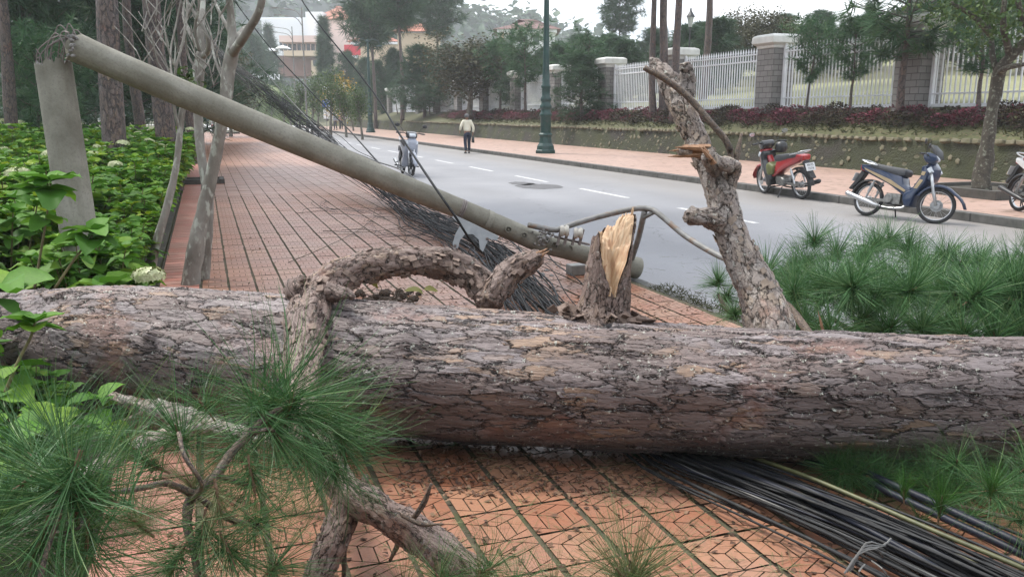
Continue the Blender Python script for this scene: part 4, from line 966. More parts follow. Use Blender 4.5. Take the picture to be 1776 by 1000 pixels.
# ================================================================== STREET FURNITURE
def lamp_post(loc, sc, label, group='green ornate lamp posts'):
    r = empty('lamp_post', loc, STREET, label=label, cat='lamp post', group=group); r.scale = (sc,) * 3; q = 1
    mk = MB().lathe([(.42, -.02), (.42, .12), (.38, .16), (.36, .30), (.28, .42), (.245, .62), (.25, .68), (.29, .72), (.29, .76), (.23, .82)], seg=8)
    mk.build('base', M_grn, r, local=True, bev=.008)
    mk = MB().lathe([(.215, .80), (.21, 1.45), (.25, 1.50), (.25, 1.56), (.20, 1.62), (.19, 1.74), (.235, 1.80), (.24, 1.88), (.19, 1.95), (.18, 2.05), (.215, 2.10), (.215, 2.17), (.165, 2.25), (.16, 2.55), (.19, 2.60), (.19, 2.66), (.15, 2.72), (.14, 3.2)], seg=16)
    mk.build('lower_shaft', M_grn, r, smooth=2, local=True)
    mk = MB().lathe([(.13, 3.19), (.085, 7.6), (.14, 7.66), (.14, 7.75), (.06, 7.85)], seg=14); mk.build('shaft', M_grn, r, smooth=2, local=True)
    mk = MB()
    for sg in (-1, 1): mk.tube([(0, 0, 7.5), (sg * .4, 0, 7.9), (sg * .9, 0, 7.7), (sg * 1.0, 0, 7.4)], [.035] * 4, 8, step=.08)
    mk.build('arms', M_grn, r, smooth=True, local=True)
    for sg in (-1, 1):
        mk = MB().lathe([(.05, 7.42), (.24, 7.36), (.26, 7.30), (.20, 7.28)], (sg * 1.0, 0, 0), seg=12); o = mk.build('lamp_head', M_grn, r, local=True)
    return r
lamp_post(G(946, 266, .04), 1.0, 'tall dark green ornate lamp post in the middle of the far pavement edge')
lamp_post(G(643, 230, .04), .98, 'dark green lamp post farther down the street, left of the pine trunk')
# lantern behind the fence
q, s = atpx(1191, 24.5)
r = empty('lantern_post', q, STREET, label='black lantern on a slim post showing above the white pillar cap', cat='lantern')
H = (P(1191, 14, q.y / ray(1191, 60).y).z - q.z)
mk = MB().lathe([(.10, 0), (.10, .2), (.05, .3), (.04, H - 1.05), (.07, H - 1.0)], seg=8); mk.build('post', M_dkmetal, r, local=True)
mk = MB().lathe([(.10, H - 1.0), (.20, H - .52), (.20, H - .5)], seg=6); mk.build('lamp_glass', mat('frosted_glass', (.5, .52, .52), (.4, .42, .42), scale=4, rough=.2), r, local=True)
mk = MB().lathe([(.26, H - .5), (.22, H - .42), (.10, H - .25), (.05, H - .15), (.06, H - .1), (.01, H)], seg=6); mk.build('lamp_cap', M_dkmetal, r, local=True)
# twin-armed street lights far off
for (px, d, top, lab, k) in ((533, 70, 18, 'thin pale street light with arched double arms in front of the peach tower', 1), (515, 96, 50, 'smaller arched street light behind the tall one', 1)):
    b_ = P(px, 218, d); r = empty('street_light', (b_.x, b_.y, -.1), 0, label=lab, cat='street light')
    H = P(px, top, d).z + .1
    mk = MB().lathe([(.13, 0), (.12, .9), (.085, .95), (.05, H)], seg=8); mk.build('pole', M_galv, r, local=True)
    mk = MB()
    for (z, l) in ((H - .05, 2.0), (H - .6, 1.7)): mk.tube([(0, 0, z - .9), (-.5, 0, z - .25), (-l, 0, z)], [.035, .03, .025], 6, step=.2); mk.box((-l - .25, 0, z), (.6, .2, .08))
    mk.build('arms', M_galv, r, local=True)
# roundabout sign
b_ = P(567, 219, 78); r = empty('roundabout_sign', (b_.x, b_.y, -.1), label='round blue roundabout sign on a thin post at the end of the street', cat='road sign')
zc = P(567, 180, 78).z + .1
Rx = Matrix.Rotation(R(90), 4, 'X')
mk = MB().lathe([(.03, 0), (.03, zc - .36)], seg=6); mk.build('post', M_galv, r, local=True)
mk = MB().lathe([(.40, 0), (.40, .03)], (0, 0, zc), seg=24, m=Rx); mk.build('disc', mat('sign_blue', (.02, .10, .42), (.02, .08, .35), scale=3, rough=.4), r, local=True)
mk = MB()
for k in range(3):
    a0 = k * 2.094; pts = [(.24 * math.cos(a0 + t), -.045, zc + .24 * math.sin(a0 + t)) for t in np.linspace(0, 1.4, 7)]
    mk.tube(pts, .028, 5, step=.05); a = a0 + 1.4; c = Vector((.24 * math.cos(a), -.045, zc + .24 * math.sin(a))); tdir = Vector((-math.sin(a), 0, math.cos(a))); nd = Vector((math.cos(a), 0, math.sin(a)))
    mk.add([c + nd * .09, c - nd * .09, c + tdir * .16, c + Vector((0, .02, 0))], [(0, 1, 2), (0, 3, 1), (1, 3, 2), (2, 3, 0)])
mk.build('arrows', M_white, r, local=True)

# ================================================================== MOTORBIKES
M_rub = mat('tyre_rubber', (.03, .03, .032), (.018, .018, .02), scale=20, rough=.8, spots=(.07, .06, .05), spotscale=6)
M_chr = mat('bright_metal', (.55, .56, .57), (.38, .39, .40), scale=12, rough=.28, metal=.85)
M_blk = mat('black_plastic', (.022, .023, .025), (.014, .015, .016), scale=6, rough=.4)
M_seat = mat('seat_vinyl', (.05, .053, .06), (.03, .032, .036), scale=8, rough=.5)
M_plate = mat('number_plate_white', (.62, .63, .63), (.52, .53, .53), scale=8, rough=.5)
M_lens = mat('clear_lens', (.55, .58, .62), (.42, .46, .5), scale=12, rough=.12)
M_redl = mat('red_lens', (.40, .03, .03), (.28, .02, .02), scale=9, rough=.2)
M_eng = mat('engine_alloy', (.25, .25, .24), (.12, .12, .115), scale=22, rough=.45, metal=.5, bump=.4)
M_mirror = mat('mirror_glass', (.75, .8, .85), (.65, .7, .78), scale=3, rough=.08, metal=.9)
def paint(name, c, c2=None): return mat(name, c, c2 or tuple(x * .8 for x in c), scale=5, rough=.28, clear=.6)
def wheel(r, cx, Rw, steer_m, spoked, disc):
    M_ = steer_m @ Matrix.Translation((cx, 0, Rw)) @ Rx
    mk = MB(); n = 36; k = 8; rt = .032; V = []
    for i in range(n):
        a = 2 * math.pi * i / n
        for j in range(k):
            b_ = 2 * math.pi * j / k; q = Rw - rt + rt * math.cos(b_); V.append(M_ @ Vector((q * math.cos(a), q * math.sin(a), rt * 1.1 * math.sin(b_))))
    mk.add(V, [(i * k + j, i * k + (j + 1) % k, ((i + 1) % n) * k + (j + 1) % k, ((i + 1) % n) * k + j)[::-1] for i in range(n) for j in range(k)])
    ty = mk.build('wheel', M_rub, r, smooth=True, local=True)
    mk = MB(); V = []; prof = [(Rw - .052, -.02), (Rw - .052, .02), (Rw - .066, .016), (Rw - .066, -.016)]
    for i in range(n):
        a = 2 * math.pi * i / n
        for q, z in prof: V.append(M_ @ Vector((q * math.cos(a), q * math.sin(a), z)))
    mk.add(V, [(i * 4 + j, i * 4 + (j + 1) % 4, ((i + 1) % n) * 4 + (j + 1) % 4, ((i + 1) % n) * 4 + j) for i in range(n) for j in range(4)])
    mk.build('rim', M_chr, ty, local=True)
    mk = MB()
    if spoked:
        for i in range(20):
            a = 2 * math.pi * i / 20; b_ = a + (.5 if i % 2 else -.5); sg = .02 if i % 4 < 2 else -.02
            mk.tube([M_ @ Vector((.035 * math.cos(b_), .035 * math.sin(b_), sg)), M_ @ Vector(((Rw - .06) * math.cos(a), (Rw - .06) * math.sin(a), 0))], [.0022, .0022], 4, curve=False)
    else:
        for i in range(5):
            a = 2 * math.pi * i / 5
            for o in (-.12, .12): mk.tube([M_ @ Vector((.04 * math.cos(a), .04 * math.sin(a), 0)), M_ @ Vector(((Rw - .06) * math.cos(a + o), (Rw - .06) * math.sin(a + o), 0))], [.012, .009], 5, curve=False)
    mk.lathe([(.05, -.05), (.055, -.03), (.03, -.02), (.03, .02), (.055, .03), (.05, .05)], m=M_, seg=14)
    mk.build('spokes', M_chr if spoked else M_dkmetal, ty, local=True)
    if disc:
        mk = MB().lathe([(.095, disc * .055), (.095, disc * .055 + .004)], m=M_, seg=24); mk.build('brake_disc', M_chr, ty, local=True)
def motorbike(label, rear, front, zr, body, trim, steer=0, lean=8, scale=1.0, spoked=True, plate=None, exhaust=(M_chr, -1), stripes=None, bag=None, helmet=None, mirrors=True, cat='motorbike', seatc=None, muff=None, leg=None):
    rear = Vector(rear); front = Vector(front); h = front - rear; rz = math.atan2(h.y, h.x)
    r = empty('motorbike', (rear.x, rear.y, zr), rz, label=label, cat=cat, group='parked motorbikes'); r.rotation_euler = (R(-lean), 0, rz); r.scale = (scale,) * 3
    WB = 1.22; Rw = .285; st = Matrix.Translation((1.16, 0, 0)) @ Matrix.Rotation(R(steer), 4, 'Z') @ Matrix.Translation((-1.16, 0, 0))
    wheel(r, 0, Rw, Matrix(), spoked, 0); wheel(r, WB, Rw, st, spoked, -1)
    B_ = lambda n_, m, mk, **k: mk.build(n_, m, r, local=True, **k)
    # body shell
    mk = MB(); mk.slab([(-.20, .86), (-.19, .78), (.02, .69), (.40, .555), (.70, .39), (.80, .40), (.80, .50), (.66, .56), (.62, .70), (.30, .78), (.05, .86)], .25, bev=.03, taper=.8)
    B_('side_cowl', body, mk, smooth=2)
    mk = MB(); mk.slab([(.74, .44), (.72, .36), (.78, .22), (.88, .22), (.92, .40), (1.05, .60), (1.09, .80), (1.02, .90), (.95, .88), (.97, .72), (.86, .50)], .36, bev=.03, taper=.86)
    B_('leg_shield', leg or body, mk, smooth=2)
    mk = MB(); mk.slab([(.62, .52), (.64, .42), (.80, .40), (.98, .72), (.98, .80), (.94, .80), (.80, .54)], .12, bev=.025); B_('centre_tunnel', body, mk, smooth=2)
    mk = MB(); mk.slab([(.97, .90), (1.03, .74), (1.10, .62), (1.14, .74), (1.15, .86), (1.06, .97)], .27, bev=.035, taper=.75); B_('nose_cowl', body, mk, smooth=2)
    mk = MB(); mk.slab([(.90, 1.02), (.97, .93), (1.07, .92), (1.15, .99), (1.10, 1.06), (1.00, 1.10), (.93, 1.09)], .26, bev=.04)
    mk.V = [tuple(st @ Vector(v)) for v in mk.V]; B_('handlebar_cowl', trim, mk, smooth=2)
    mk = MB(); mk.slab([(1.095, .945), (1.15, .975), (1.16, 1.0), (1.105, 1.055), (1.08, 1.05), (1.07, .96)], .165, bev=.02); mk.V = [tuple(st @ Vector(v)) for v in mk.V]; B_('headlight', M_lens, mk, smooth=2)
    for sg in (-1, 1):
        mk = MB(); mk.slab([(1.04, .83), (1.11, .77), (1.15, .80), (1.10, .88)], .07, y=sg * .115, bev=.012); B_('indicator', M_lens, mk)
    # front fender, fork, rear fender
    mk = MB(); V = []; nA = 14
    for i in range(nA):
        a = R(-8 + 158 * i / (nA - 1)); rr = Rw + .035 + (.10 * max(0, 1 - i / 3.5) if i < 4 else 0)
        for (y, k) in ((-.062, -.03), (-.05, 0), (0, .012), (.05, 0), (.062, -.03)): V.append(st @ Vector((WB + (rr + k) * math.cos(a + .12), y * (1 if 0 < i else .3), Rw + (rr + k) * math.sin(a + .12))))
    mk.add(V, [(i * 5 + j, i * 5 + j + 1, (i + 1) * 5 + j + 1, (i + 1) * 5 + j)[::-1] for i in range(nA - 1) for j in range(4)]); o = B_('front_fender', body, mk, smooth=True)
    so = o.modifiers.new('thick', 'SOLIDIFY'); so.thickness = .006
    mk = MB()
    for sg in (-1, 1): mk.tube([st @ Vector((WB, sg * .07, Rw)), st @ Vector((1.15, sg * .07, .48)), st @ Vector((1.06, sg * .065, .80))], [.02, .024, .026], 8, step=.2)
    B_('fork', M_chr, mk, smooth=True)
    mk = MB(); V = []; nA = 12
    for i in range(nA):
        a = R(50 + 130 * i / (nA - 1)); rr = Rw + .05
        for (y, k) in ((-.06, -.03), (-.05, 0), (.05, 0), (.06, -.03)): V.append(Vector(((rr + k) * math.cos(a), y, Rw + (rr + k) * math.sin(a))))
    mk.add(V, [(i * 4 + j, i * 4 + j + 1, (i + 1) * 4 + j + 1, (i + 1) * 4 + j)[::-1] for i in range(nA - 1) for j in range(3)])
    mk.slab([(-.20, .76), (-.28, .60), (-.40, .44), (-.36, .42), (-.22, .56), (-.12, .72)], .11, bev=.01)
    o = B_('rear_fender', M_blk, mk)
    # seat, tail light, grab rail
    mk = MB(); mk.slab([(.0, .80), (-.03, .87), (.10, .885), (.36, .85), (.60, .83), (.68, .80), (.66, .70), (.50, .70), (.22, .77)], .23, bev=.035); B_('seat', seatc or M_seat, mk, smooth=2)
    mk = MB(); mk.slab([(-.215, .85), (-.205, .765), (-.13, .74), (-.13, .85)], .17, bev=.02); B_('tail_light', M_redl, mk, smooth=2)
    mk = MB(); mk.tube([(.14, -.13, .85), (-.04, -.13, .885), (-.18, -.11, .93), (-.21, 0, .935), (-.18, .11, .93), (-.04, .13, .885), (.14, .13, .85)], .012, 7, step=.06); B_('grab_rail', M_chr, mk, smooth=True)
    # machine
    mk = MB(); mk.box((.52, 0, .33), (.26, .2, .17)); mk.lathe([(.07, -.13), (.085, -.11), (.085, .11), (.07, .13)], (.44, 0, .32), m=Rx, seg=16)
    for k in range(6): mk.lathe([(.062, 0), (.062, .008)], (.66 + k * .018, 0, .35), m=Matrix.Rotation(R(90), 4, 'Y'), seg=10)
    mk.tube([(.64, 0, .35), (.80, 0, .36)], .045, 8, curve=False); B_('engine', M_eng, mk)
    mk = MB(); sg = exhaust[1]
    mk.tube([(.76, sg * .03, .30), (.72, sg * .09, .20), (.50, sg * .13, .17), (.30, sg * .15, .19)], .016, 8, step=.05); mk.tube([(.32, sg * .155, .19), (.22, sg * .155, .21), (.12, sg * .16, .235), (-.30, sg * .175, .345), (-.33, sg * .175, .355)], [.02, .033, .042, .044, .03], 10, step=.05)
    B_('exhaust', exhaust[0], mk, smooth=True)
    mk = MB()
    for s2 in (-1, 1):
        mk.box((.2, s2 * .075, .285), (.5, .025, .05)); 
    B_('swing_arm', M_eng, mk)
    mk = MB()
    for s2 in (-1, 1):
        mk.tube([(.03, s2 * .12, .31), (.14, s2 * .12, .60)], .016, 8, curve=False)
        mk.tube([(.06, s2 * .12, .40), (.12, s2 * .12, .55)], .026, 8, curve=False)
    B_('shock_absorber', M_chr, mk)
    mk = MB(); mk.tube([(.45, .10, .22), (.40, .26, .0)], .012, 6, curve=False); mk.tube([(.56, -.26, .23), (.56, .26, .23)], .011, 6, curve=False); mk.box((.56, .25, .235), (.05, .12, .03)); mk.box((.56, -.25, .235), (.05, .12, .03)); mk.tube([(.40, -.2, .19), (.34, -.21, .17), (.60, -.16, .16)], .01, 6, curve=False)
    mk.tube([(.2, -.16, .30), (.24, -.22, .30)], .011, 6, curve=False); mk.tube([(.2, .16, .30), (.24, .22, .30)], .011, 6, curve=False)
    B_('stand_and_pegs', M_blk, mk)
    # bars and mirrors
    tf = lambda L_: [st @ Vector(v) for v in L_]
    mk = MB(); mk.tube(tf([(.90, -.34, 1.05), (.96, -.2, 1.06), (1.0, -.08, 1.02), (1.0, .08, 1.02), (.96, .2, 1.06), (.90, .34, 1.05)]), .011, 7, step=.05)
    for s2 in (-1, 1): mk.tube(tf([(.885, s2 * .36, 1.048), (.93, s2 * .25, 1.056)]), .018, 8, curve=False); mk.tube(tf([(.99, s2 * .22, 1.05), (.95, s2 * .37, 1.04)]), .006, 5, curve=False)
    B_('handlebar', M_blk, mk)
    if mirrors:
        for s2 in (-1, 1):
            mk = MB(); mk.tube(tf([(.95, s2 * .2, 1.07), (.97, s2 * .24, 1.16), (.94, s2 * .33, 1.22)]), .005, 5, step=.05)
            Mm = st @ Matrix.Translation((.93, s2 * .345, 1.24)) @ Matrix.Rotation(R(90), 4, 'Y') @ Matrix.Diagonal((.72, 1.1, 1, 1))
            mk.lathe([(.052, -.006), (.06, 0), (.056, .012), (.03, .02)], m=Mm, seg=14); o = B_('mirror', M_blk, mk)
            mk = MB().lathe([(.05, -.0085), (.051, -.0078)], m=Mm, seg=14); mk.build('glass', M_mirror, o, local=True)
    mk = MB(); mk.box((-.30, 0, .64), (.006, .20, .15), m=Matrix.Translation((-.0, 0, 0)) @ Matrix.Rotation(R(20), 4, 'Y')); pl = B_('number_plate', M_plate, mk)
    if plate:
        for k, ln in enumerate(plate):
            o = text(ln, .062, Vector((0, 0, 0)), Matrix.Identity(3), M_blk, 'lettering', None, .001)
            o.parent = pl; o.matrix_basis = Matrix.Translation((-.305 - (.012 if k else -.012), 0, .64 + (.032 - .064 * k))) @ Matrix.Rotation(R(20), 4, 'Y') @ Matrix(((0, 0, -1, 0), (-1, 0, 0, 0), (0, 1, 0, 0), (0, 0, 0, 1)))
    if stripes:
        for s2 in (-1, 1):
            mk = MB()
            for ol in ([(-.10, .80), (-.08, .77), (.40, .58), (.72, .45), (.74, .48), (.44, .63)], [(.90, .52), (.96, .52), (1.04, .66), (.98, .67)], [(.98, .74), (1.04, .73), (1.06, .79), (1.0, .80)]):
                yy = s2 * (.128 if ol[0][0] < .5 else .172)
                mk.slab(ol, .004, y=yy, bev=0)
            B_('decal_stripes', stripes, mk)
    return r
blue = paint('deep_blue_paint', (.008, .022, .062)); redp = paint('red_paint', (.33, .018, .022)); silv = paint('silver_blue_paint', (.36, .39, .46)); whitep = paint('white_paint', (.6, .6, .6)); blackp = paint('gloss_black_paint', (.02, .021, .024))
tan = mat('gold_decal', (.34, .26, .15), (.26, .20, .12), scale=8, rough=.4)
g = lambda px, py, z=-.10: G(px, py, z)
bb = motorbike('dark blue motorbike with gold stripes and chrome rims parked side-on on the road', g(1501, 374), g(1643, 391), -.10, blue, blue, steer=28, lean=9, scale=1.0, stripes=tan)
# windshield visor of the blue one
mk = MB(); mk.slab([(1.10, 1.04), (1.16, 1.0), (1.12, 1.14), (1.0, 1.24), (.99, 1.20)], .22, bev=.02, taper=.7); mk.build('visor', M_blk, bb, local=True, smooth=2)
rb = motorbike('red motorbike seen from behind at the kerb, green bag in its leg space', g(1390, 345.5), g(1321, 335), -.10, redp, blackp, steer=-8, lean=7, scale=1.07, plate=('49-F5', '7174'), exhaust=(M_dkmetal, -1), leg=blackp)
mk = MB(); mk.slab([(1.04, .58), (1.12, .66), (1.14, .86), (1.07, .95), (1.03, .80), (.92, .42), (.86, .26), (.90, .24), (.96, .40)], .30, bev=.02, taper=.8); mk.build('front_panel', redp, rb, local=True, smooth=2)
motorbike('silver scooter facing the camera, standing on the road behind the fallen pole', g(711, 306) + Vector((-.36, 1.17, 0)), g(711, 306), -.10, silv, blackp, steer=4, lean=5, scale=1.12, spoked=False, mirrors=True)
motorbike('white and red motorbike with black exhaust cut off by the right edge', g(1765, 366, .04), g(1990, 405, .04), .04, whitep, redp, lean=6, scale=1.0, spoked=False, exhaust=(M_blk, -1), seatc=redp)
# bag and helmet on the red bike
def at(o, v): return (Matrix.Translation(o.location) @ o.rotation_euler.to_matrix().to_4x4() @ Matrix.Diagonal((*o.scale, 1))) @ Vector(v)
mk = MB(); mk.slab([(.70, .48), (.90, .44), (.98, .66), (.90, .74), (.70, .66)], .40, bev=.05, taper=.8)
o = mk.build('shopping_bag', mat('olive_green_bag', (.12, .13, .035), (.075, .08, .025), scale=9, rough=.5), None, smooth=2); o.location = rb.location; o.rotation_euler = rb.rotation_euler
tag(o, 'olive green bag hanging in the leg space of the red motorbike', 'bag')
mk = MB(); mk.lathe([(.10, -.10), (.125, -.04), (.13, .02), (.115, .08), (.07, .12), (.01, .135)], (.93, -.22, .99), seg=16)
o = mk.build('helmet', M_blk, None, smooth=2); o.location = rb.location; o.rotation_euler = rb.rotation_euler
tag(o, 'black helmet hung from the handlebar of the red motorbike', 'helmet')

# ================================================================== PEOPLE
M_skin = mat('skin', (.25, .14, .095), (.20, .11, .075), scale=12, rough=.55)
M_hair = mat('grey_hair', (.16, .16, .165), (.07, .07, .075), scale=30, rough=.8)
M_bhair = mat('black_hair', (.02, .018, .017), (.012, .011, .01), scale=30, rough=.6)
def skin(name, pts, edges, rad, m, parent, sub=1):
    me = bpy.data.meshes.new(name); me.from_pydata([tuple(p) for p in pts], edges, []); o = link(name, me, parent, local=True)
    sm = o.modifiers.new('skin', 'SKIN'); 
    for i, v in enumerate(me.skin_vertices[0].data):
        q = rad[i]; v.radius = q if isinstance(q, tuple) else (q, q); v.use_root = (i == 0)
    ss = o.modifiers.new('sub', 'SUBSURF'); ss.levels = sub; ss.render_levels = sub
    dg = bpy.context.evaluated_depsgraph_get(); dg.update(); m2 = bpy.data.meshes.new_from_object(o.evaluated_get(dg)); o.modifiers.clear(); o.data = m2
    m2.materials.clear(); m2.materials.append(m); m2.polygons.foreach_set('use_smooth', [True] * len(m2.polygons)); m2.name = name; return o
def person(loc, rz, H, label, top, trou, hair, shoes, stride=.12, arms=((.30, .05, .93), (-.34, .06, .80)), cap=None, bagc=None, lean=0, sub=1, group=None):
    """local: y is forward, x right, standing height 1.7 scaled to H"""
    r = empty('person', loc, rz, label=label, cat='person', group=group); r.scale = (H / 1.7,) * 3
    a = stride
    J = {'pel': (0, 0, .93), 'ches': (0, .02 + lean, 1.22), 'neck': (0, .03 + lean, 1.43), 'hd0': (0, .04 + lean, 1.50), 'hd1': (0, .05 + lean, 1.60), 'hd2': (0, .045 + lean, 1.665),
         'shR': (.17, .02 + lean, 1.38), 'shL': (-.17, .02 + lean, 1.38), 'hipR': (.09, 0, .88), 'hipL': (-.09, 0, .88), 'knR': (.10, .06 + a * .6, .49), 'knL': (-.095, .07 - a * .4, .49),
         'anR': (.10, a, .09), 'anL': (-.10, -a, .10), 'toR': (.115, a + .15, .035), 'toL': (-.115, -a + .14, .035)}
    hands = {}
    for s_, k in ((1, 'R'), (-1, 'L')):
        hx, hy, hz = arms[0 if s_ > 0 else 1]; hx = abs(hx) * s_
        el = ((J['sh' + k][0] + hx) / 2 + .06 * s_, (hy + lean) / 2 - .08, (1.38 + hz) / 2 - .02); J['el' + k] = el; J['wr' + k] = (hx, hy, hz)
        d = Vector((hx, hy, hz)) - Vector(el); d.normalize(); J['ha' + k] = tuple(Vector((hx, hy, hz)) + d * .07); hands[k] = (Vector(J['ha' + k]), d)
    names = list(J); ix = {n_: i for i, n_ in enumerate(names)}
    E = [('pel', 'ches'), ('ches', 'neck'), ('neck', 'hd0'), ('hd0', 'hd1'), ('hd1', 'hd2'), ('ches', 'shR'), ('ches', 'shL'), ('shR', 'elR'), ('shL', 'elL'), ('elR', 'wrR'), ('elL', 'wrL'), ('wrR', 'haR'), ('wrL', 'haL'), ('pel', 'hipR'), ('pel', 'hipL'), ('hipR', 'knR'), ('hipL', 'knL'), ('knR', 'anR'), ('knL', 'anL'), ('anR', 'toR'), ('anL', 'toL')]
    rad = {'pel': (.14, .10), 'ches': (.15, .10), 'neck': .052, 'hd0': .07, 'hd1': .088, 'hd2': .062, 'sh': .055, 'el': .038, 'wr': .027, 'ha': (.035, .018), 'hip': .082, 'kn': .055, 'an': .036, 'to': .03}
    P_, Rr = [], []
    for n_ in names: P_.append(J[n_]); Rr.append(rad.get(n_, rad.get(n_[:-1], .05)))
    Ed = [(ix[x], ix[y]) for x, y in E]
    # fingers grow from each palm
    for k in 'RL':
        c, d = hands[k]; base = ix['ha' + k]; sd = Vector((0, 1, 0)).cross(d).normalized(); fw = d.cross(sd).normalized()
        for q in range(5):
            if q < 4: p1 = c + fw * (.025 - .016 * q) + d * .035; p2 = p1 + d * (.03 - .005 * abs(q - 1.5)) + sd * -.008; rr = .0085
            else: p1 = c + fw * .04 - d * .02; p2 = p1 + fw * .012 + d * .035; rr = .010
            P_.append(tuple(p1)); P_.append(tuple(p2)); Rr += [rr, rr * .85]; n0 = len(P_); Ed += [(base, n0 - 2), (n0 - 2, n0 - 1)]
    body = skin('body', P_, Ed, Rr, M_skin, r, 1)
    # face: nose and ears belong to the head
    mk = MB(); y0 = .05 + lean; mk.lathe([(.016, -.02), (.012, .0), (.004, .02)], (0, y0 + .092, 1.585), seg=8)
    for s_ in (-1, 1): mk.lathe([(.028, -.008), (.03, .0), (.02, .008)], (s_ * .088, y0, 1.585), seg=8, m=Matrix.Rotation(R(90), 4, 'Y'))
    mk.build('nose_and_ears', M_skin, r, smooth=True, local=True)
    mk = MB()
    for s_ in (-1, 1): mk.lathe([(.010, -.004), (.011, .0), (.004, .005)], (s_ * .032, y0 + .083, 1.60), seg=8, m=Rx)
    mk.box((0, y0 + .082, 1.54), (.04, .008, .008)); mk.build('eyes_and_mouth', M_bhair, r, local=True)
    sl = lambda n_, k_: J[n_]
    skin('jacket', [(0, 0, .92), (0, .01 + lean * .5, 1.06), J['ches'], (0, .025 + lean, 1.36), J['shR'], J['shL'], J['elR'], J['elL'], tuple(Vector(J['elR']).lerp(Vector(J['wrR']), .85)), tuple(Vector(J['elL']).lerp(Vector(J['wrL']), .85))],
         [(0, 1), (1, 2), (2, 3), (3, 4), (3, 5), (4, 6), (5, 7), (6, 8), (7, 9)], [(.175, .135), (.18, .14), (.185, .135), (.12, .09), .082, .082, .062, .062, .048, .048], top, r, 2)
    skin('trousers', [(0, 0, .96), (0, 0, .90), J['hipR'], J['hipL'], J['knR'], J['knL'], (J['anR'][0], J['anR'][1], .10), (J['anL'][0], J['anL'][1], .11)], [(0, 1), (1, 2), (1, 3), (2, 4), (3, 5), (4, 6), (5, 7)], [(.15, .115), (.155, .12), .105, .105, .078, .078, .062, .062], trou, r, 2)
    mk = MB()
    for k in 'RL':
        an, to = Vector(J['an' + k]), Vector(J['to' + k]); f = Vector((to.x - an.x, to.y - an.y, 0)).normalized(); rzz = math.atan2(f.y, f.x)
        c = Vector(((an.x + to.x) / 2, (an.y + to.y) / 2, .035)); q = MB().lathe([(.11, -.035), (.13, -.03), (.13, -.01), (.10, .025), (.05, .05)], seg=14, m=Matrix.Translation(c) @ Matrix.Rotation(rzz, 4, 'Z') @ Matrix.Diagonal((1.05, .42, 1, 1)))
        mk.add(q.V, q.F)
    mk.build('shoes', shoes, r, smooth=2, local=True)
    mk = MB().lathe([(.098, -.05), (.108, -.01), (.106, .04), (.085, .085), (.04, .11), (.005, .115)], (0, y0 - .012, 1.605), seg=16)
    mk.V = [(x, y if y < y0 + .04 or z > 1.635 else y0 + .04, z) for x, y, z in mk.V]; mk.build('hair', hair, r, smooth=True, local=True)
    return r, J
cream = mat('cream_jacket', (.74, .71, .58), (.60, .57, .45), scale=5, rough=.8, bump=.3); navy = mat('navy_trousers', (.018, .026, .055), (.012, .017, .035), scale=6, rough=.8)
M_shoe = mat('black_shoes', (.02, .02, .02), (.012, .012, .012), scale=8, rough=.5)
foot = G(811, 266, -.10)
pr, J = person((foot.x, foot.y, -.10), R(18), 1.70, 'man in a cream jacket and navy trousers walking away down the road', cream, navy, M_hair, M_shoe, stride=.10, arms=((.24, -.04, .86), (.30, .14, .96)), lean=.04)
hp = Vector(J['haR']); mk = MB(); mk.slab([(-.14, -.24), (.14, -.24), (.12, .0), (-.12, .0)], .07, bev=.015)
mk.tube([(-.06, 0, -.01), (-.03, 0, .08), (.03, 0, .08), (.06, 0, -.01)], .006, 5, step=.03)
mk.V = [tuple(Matrix.Rotation(R(90), 3, 'Z') @ Vector(v) + Vector((hp.x + .01, hp.y, hp.z - .09))) for v in mk.V]
o = mk.build('hand_bag', M_blk, None, smooth=2); o.matrix_basis = wm(pr); tag(o, 'small black bag in the right hand of the walking man', 'bag')
grey_t = mat('grey_shirt', (.30, .31, .36), (.22, .23, .27), scale=6); pink_t = mat('pink_shirt', (.50, .30, .28), (.40, .22, .22), scale=6); dtr = mat('dark_jeans', (.04, .045, .06), (.025, .03, .04), scale=6); blue_t = mat('teal_shirt', (.03, .16, .24), (.02, .11, .17), scale=6)
for (px, py, rz, top, lab) in ((582.5, 225.5, 160, grey_t, 'person in a grey shirt, left one of two people far down the pavement'), (592.5, 224, 200, pink_t, 'person in a pink shirt, right one of two people far down the pavement')):
    q = G(px, py, .04); person((q.x, q.y, .04), R(rz), 1.62, lab, top, dtr, M_bhair, M_shoe, stride=.08, arms=((.22, .02, .86), (.22, .05, .86)))
q = G(361, 226, .0); person((q.x, q.y, 0.0), R(80), 1.62, 'person in a teal shirt glimpsed below the fallen pole by the grey stems', blue_t, dtr, M_bhair, M_shoe)
q1, q2 = G(372, 236, -.0), G(388, 230, 0); motorbike('pale parked motorbike glimpsed under the fallen pole at left', q1, q2, .0, whitep, whitep, spoked=False)
# a few scooters round the far roundabout
for (px, py, px2, lab) in ((455, 209, 462, 'tiny distant scooter crossing the roundabout at left'), (500, 211, 492, 'distant parked scooter beneath the roundabout trees'), (518, 212.5, 527, 'distant dark scooter by the slender street trees')):
    q1, q2 = G(px, py, -.09), G(px2, py - .4, -.09); q2 = q1 + (q2 - q1).normalized() * 1.2
    motorbike(lab, q1, q2, -.09, random.choice([blackp, silv, redp]), blackp, spoked=False, lean=3)

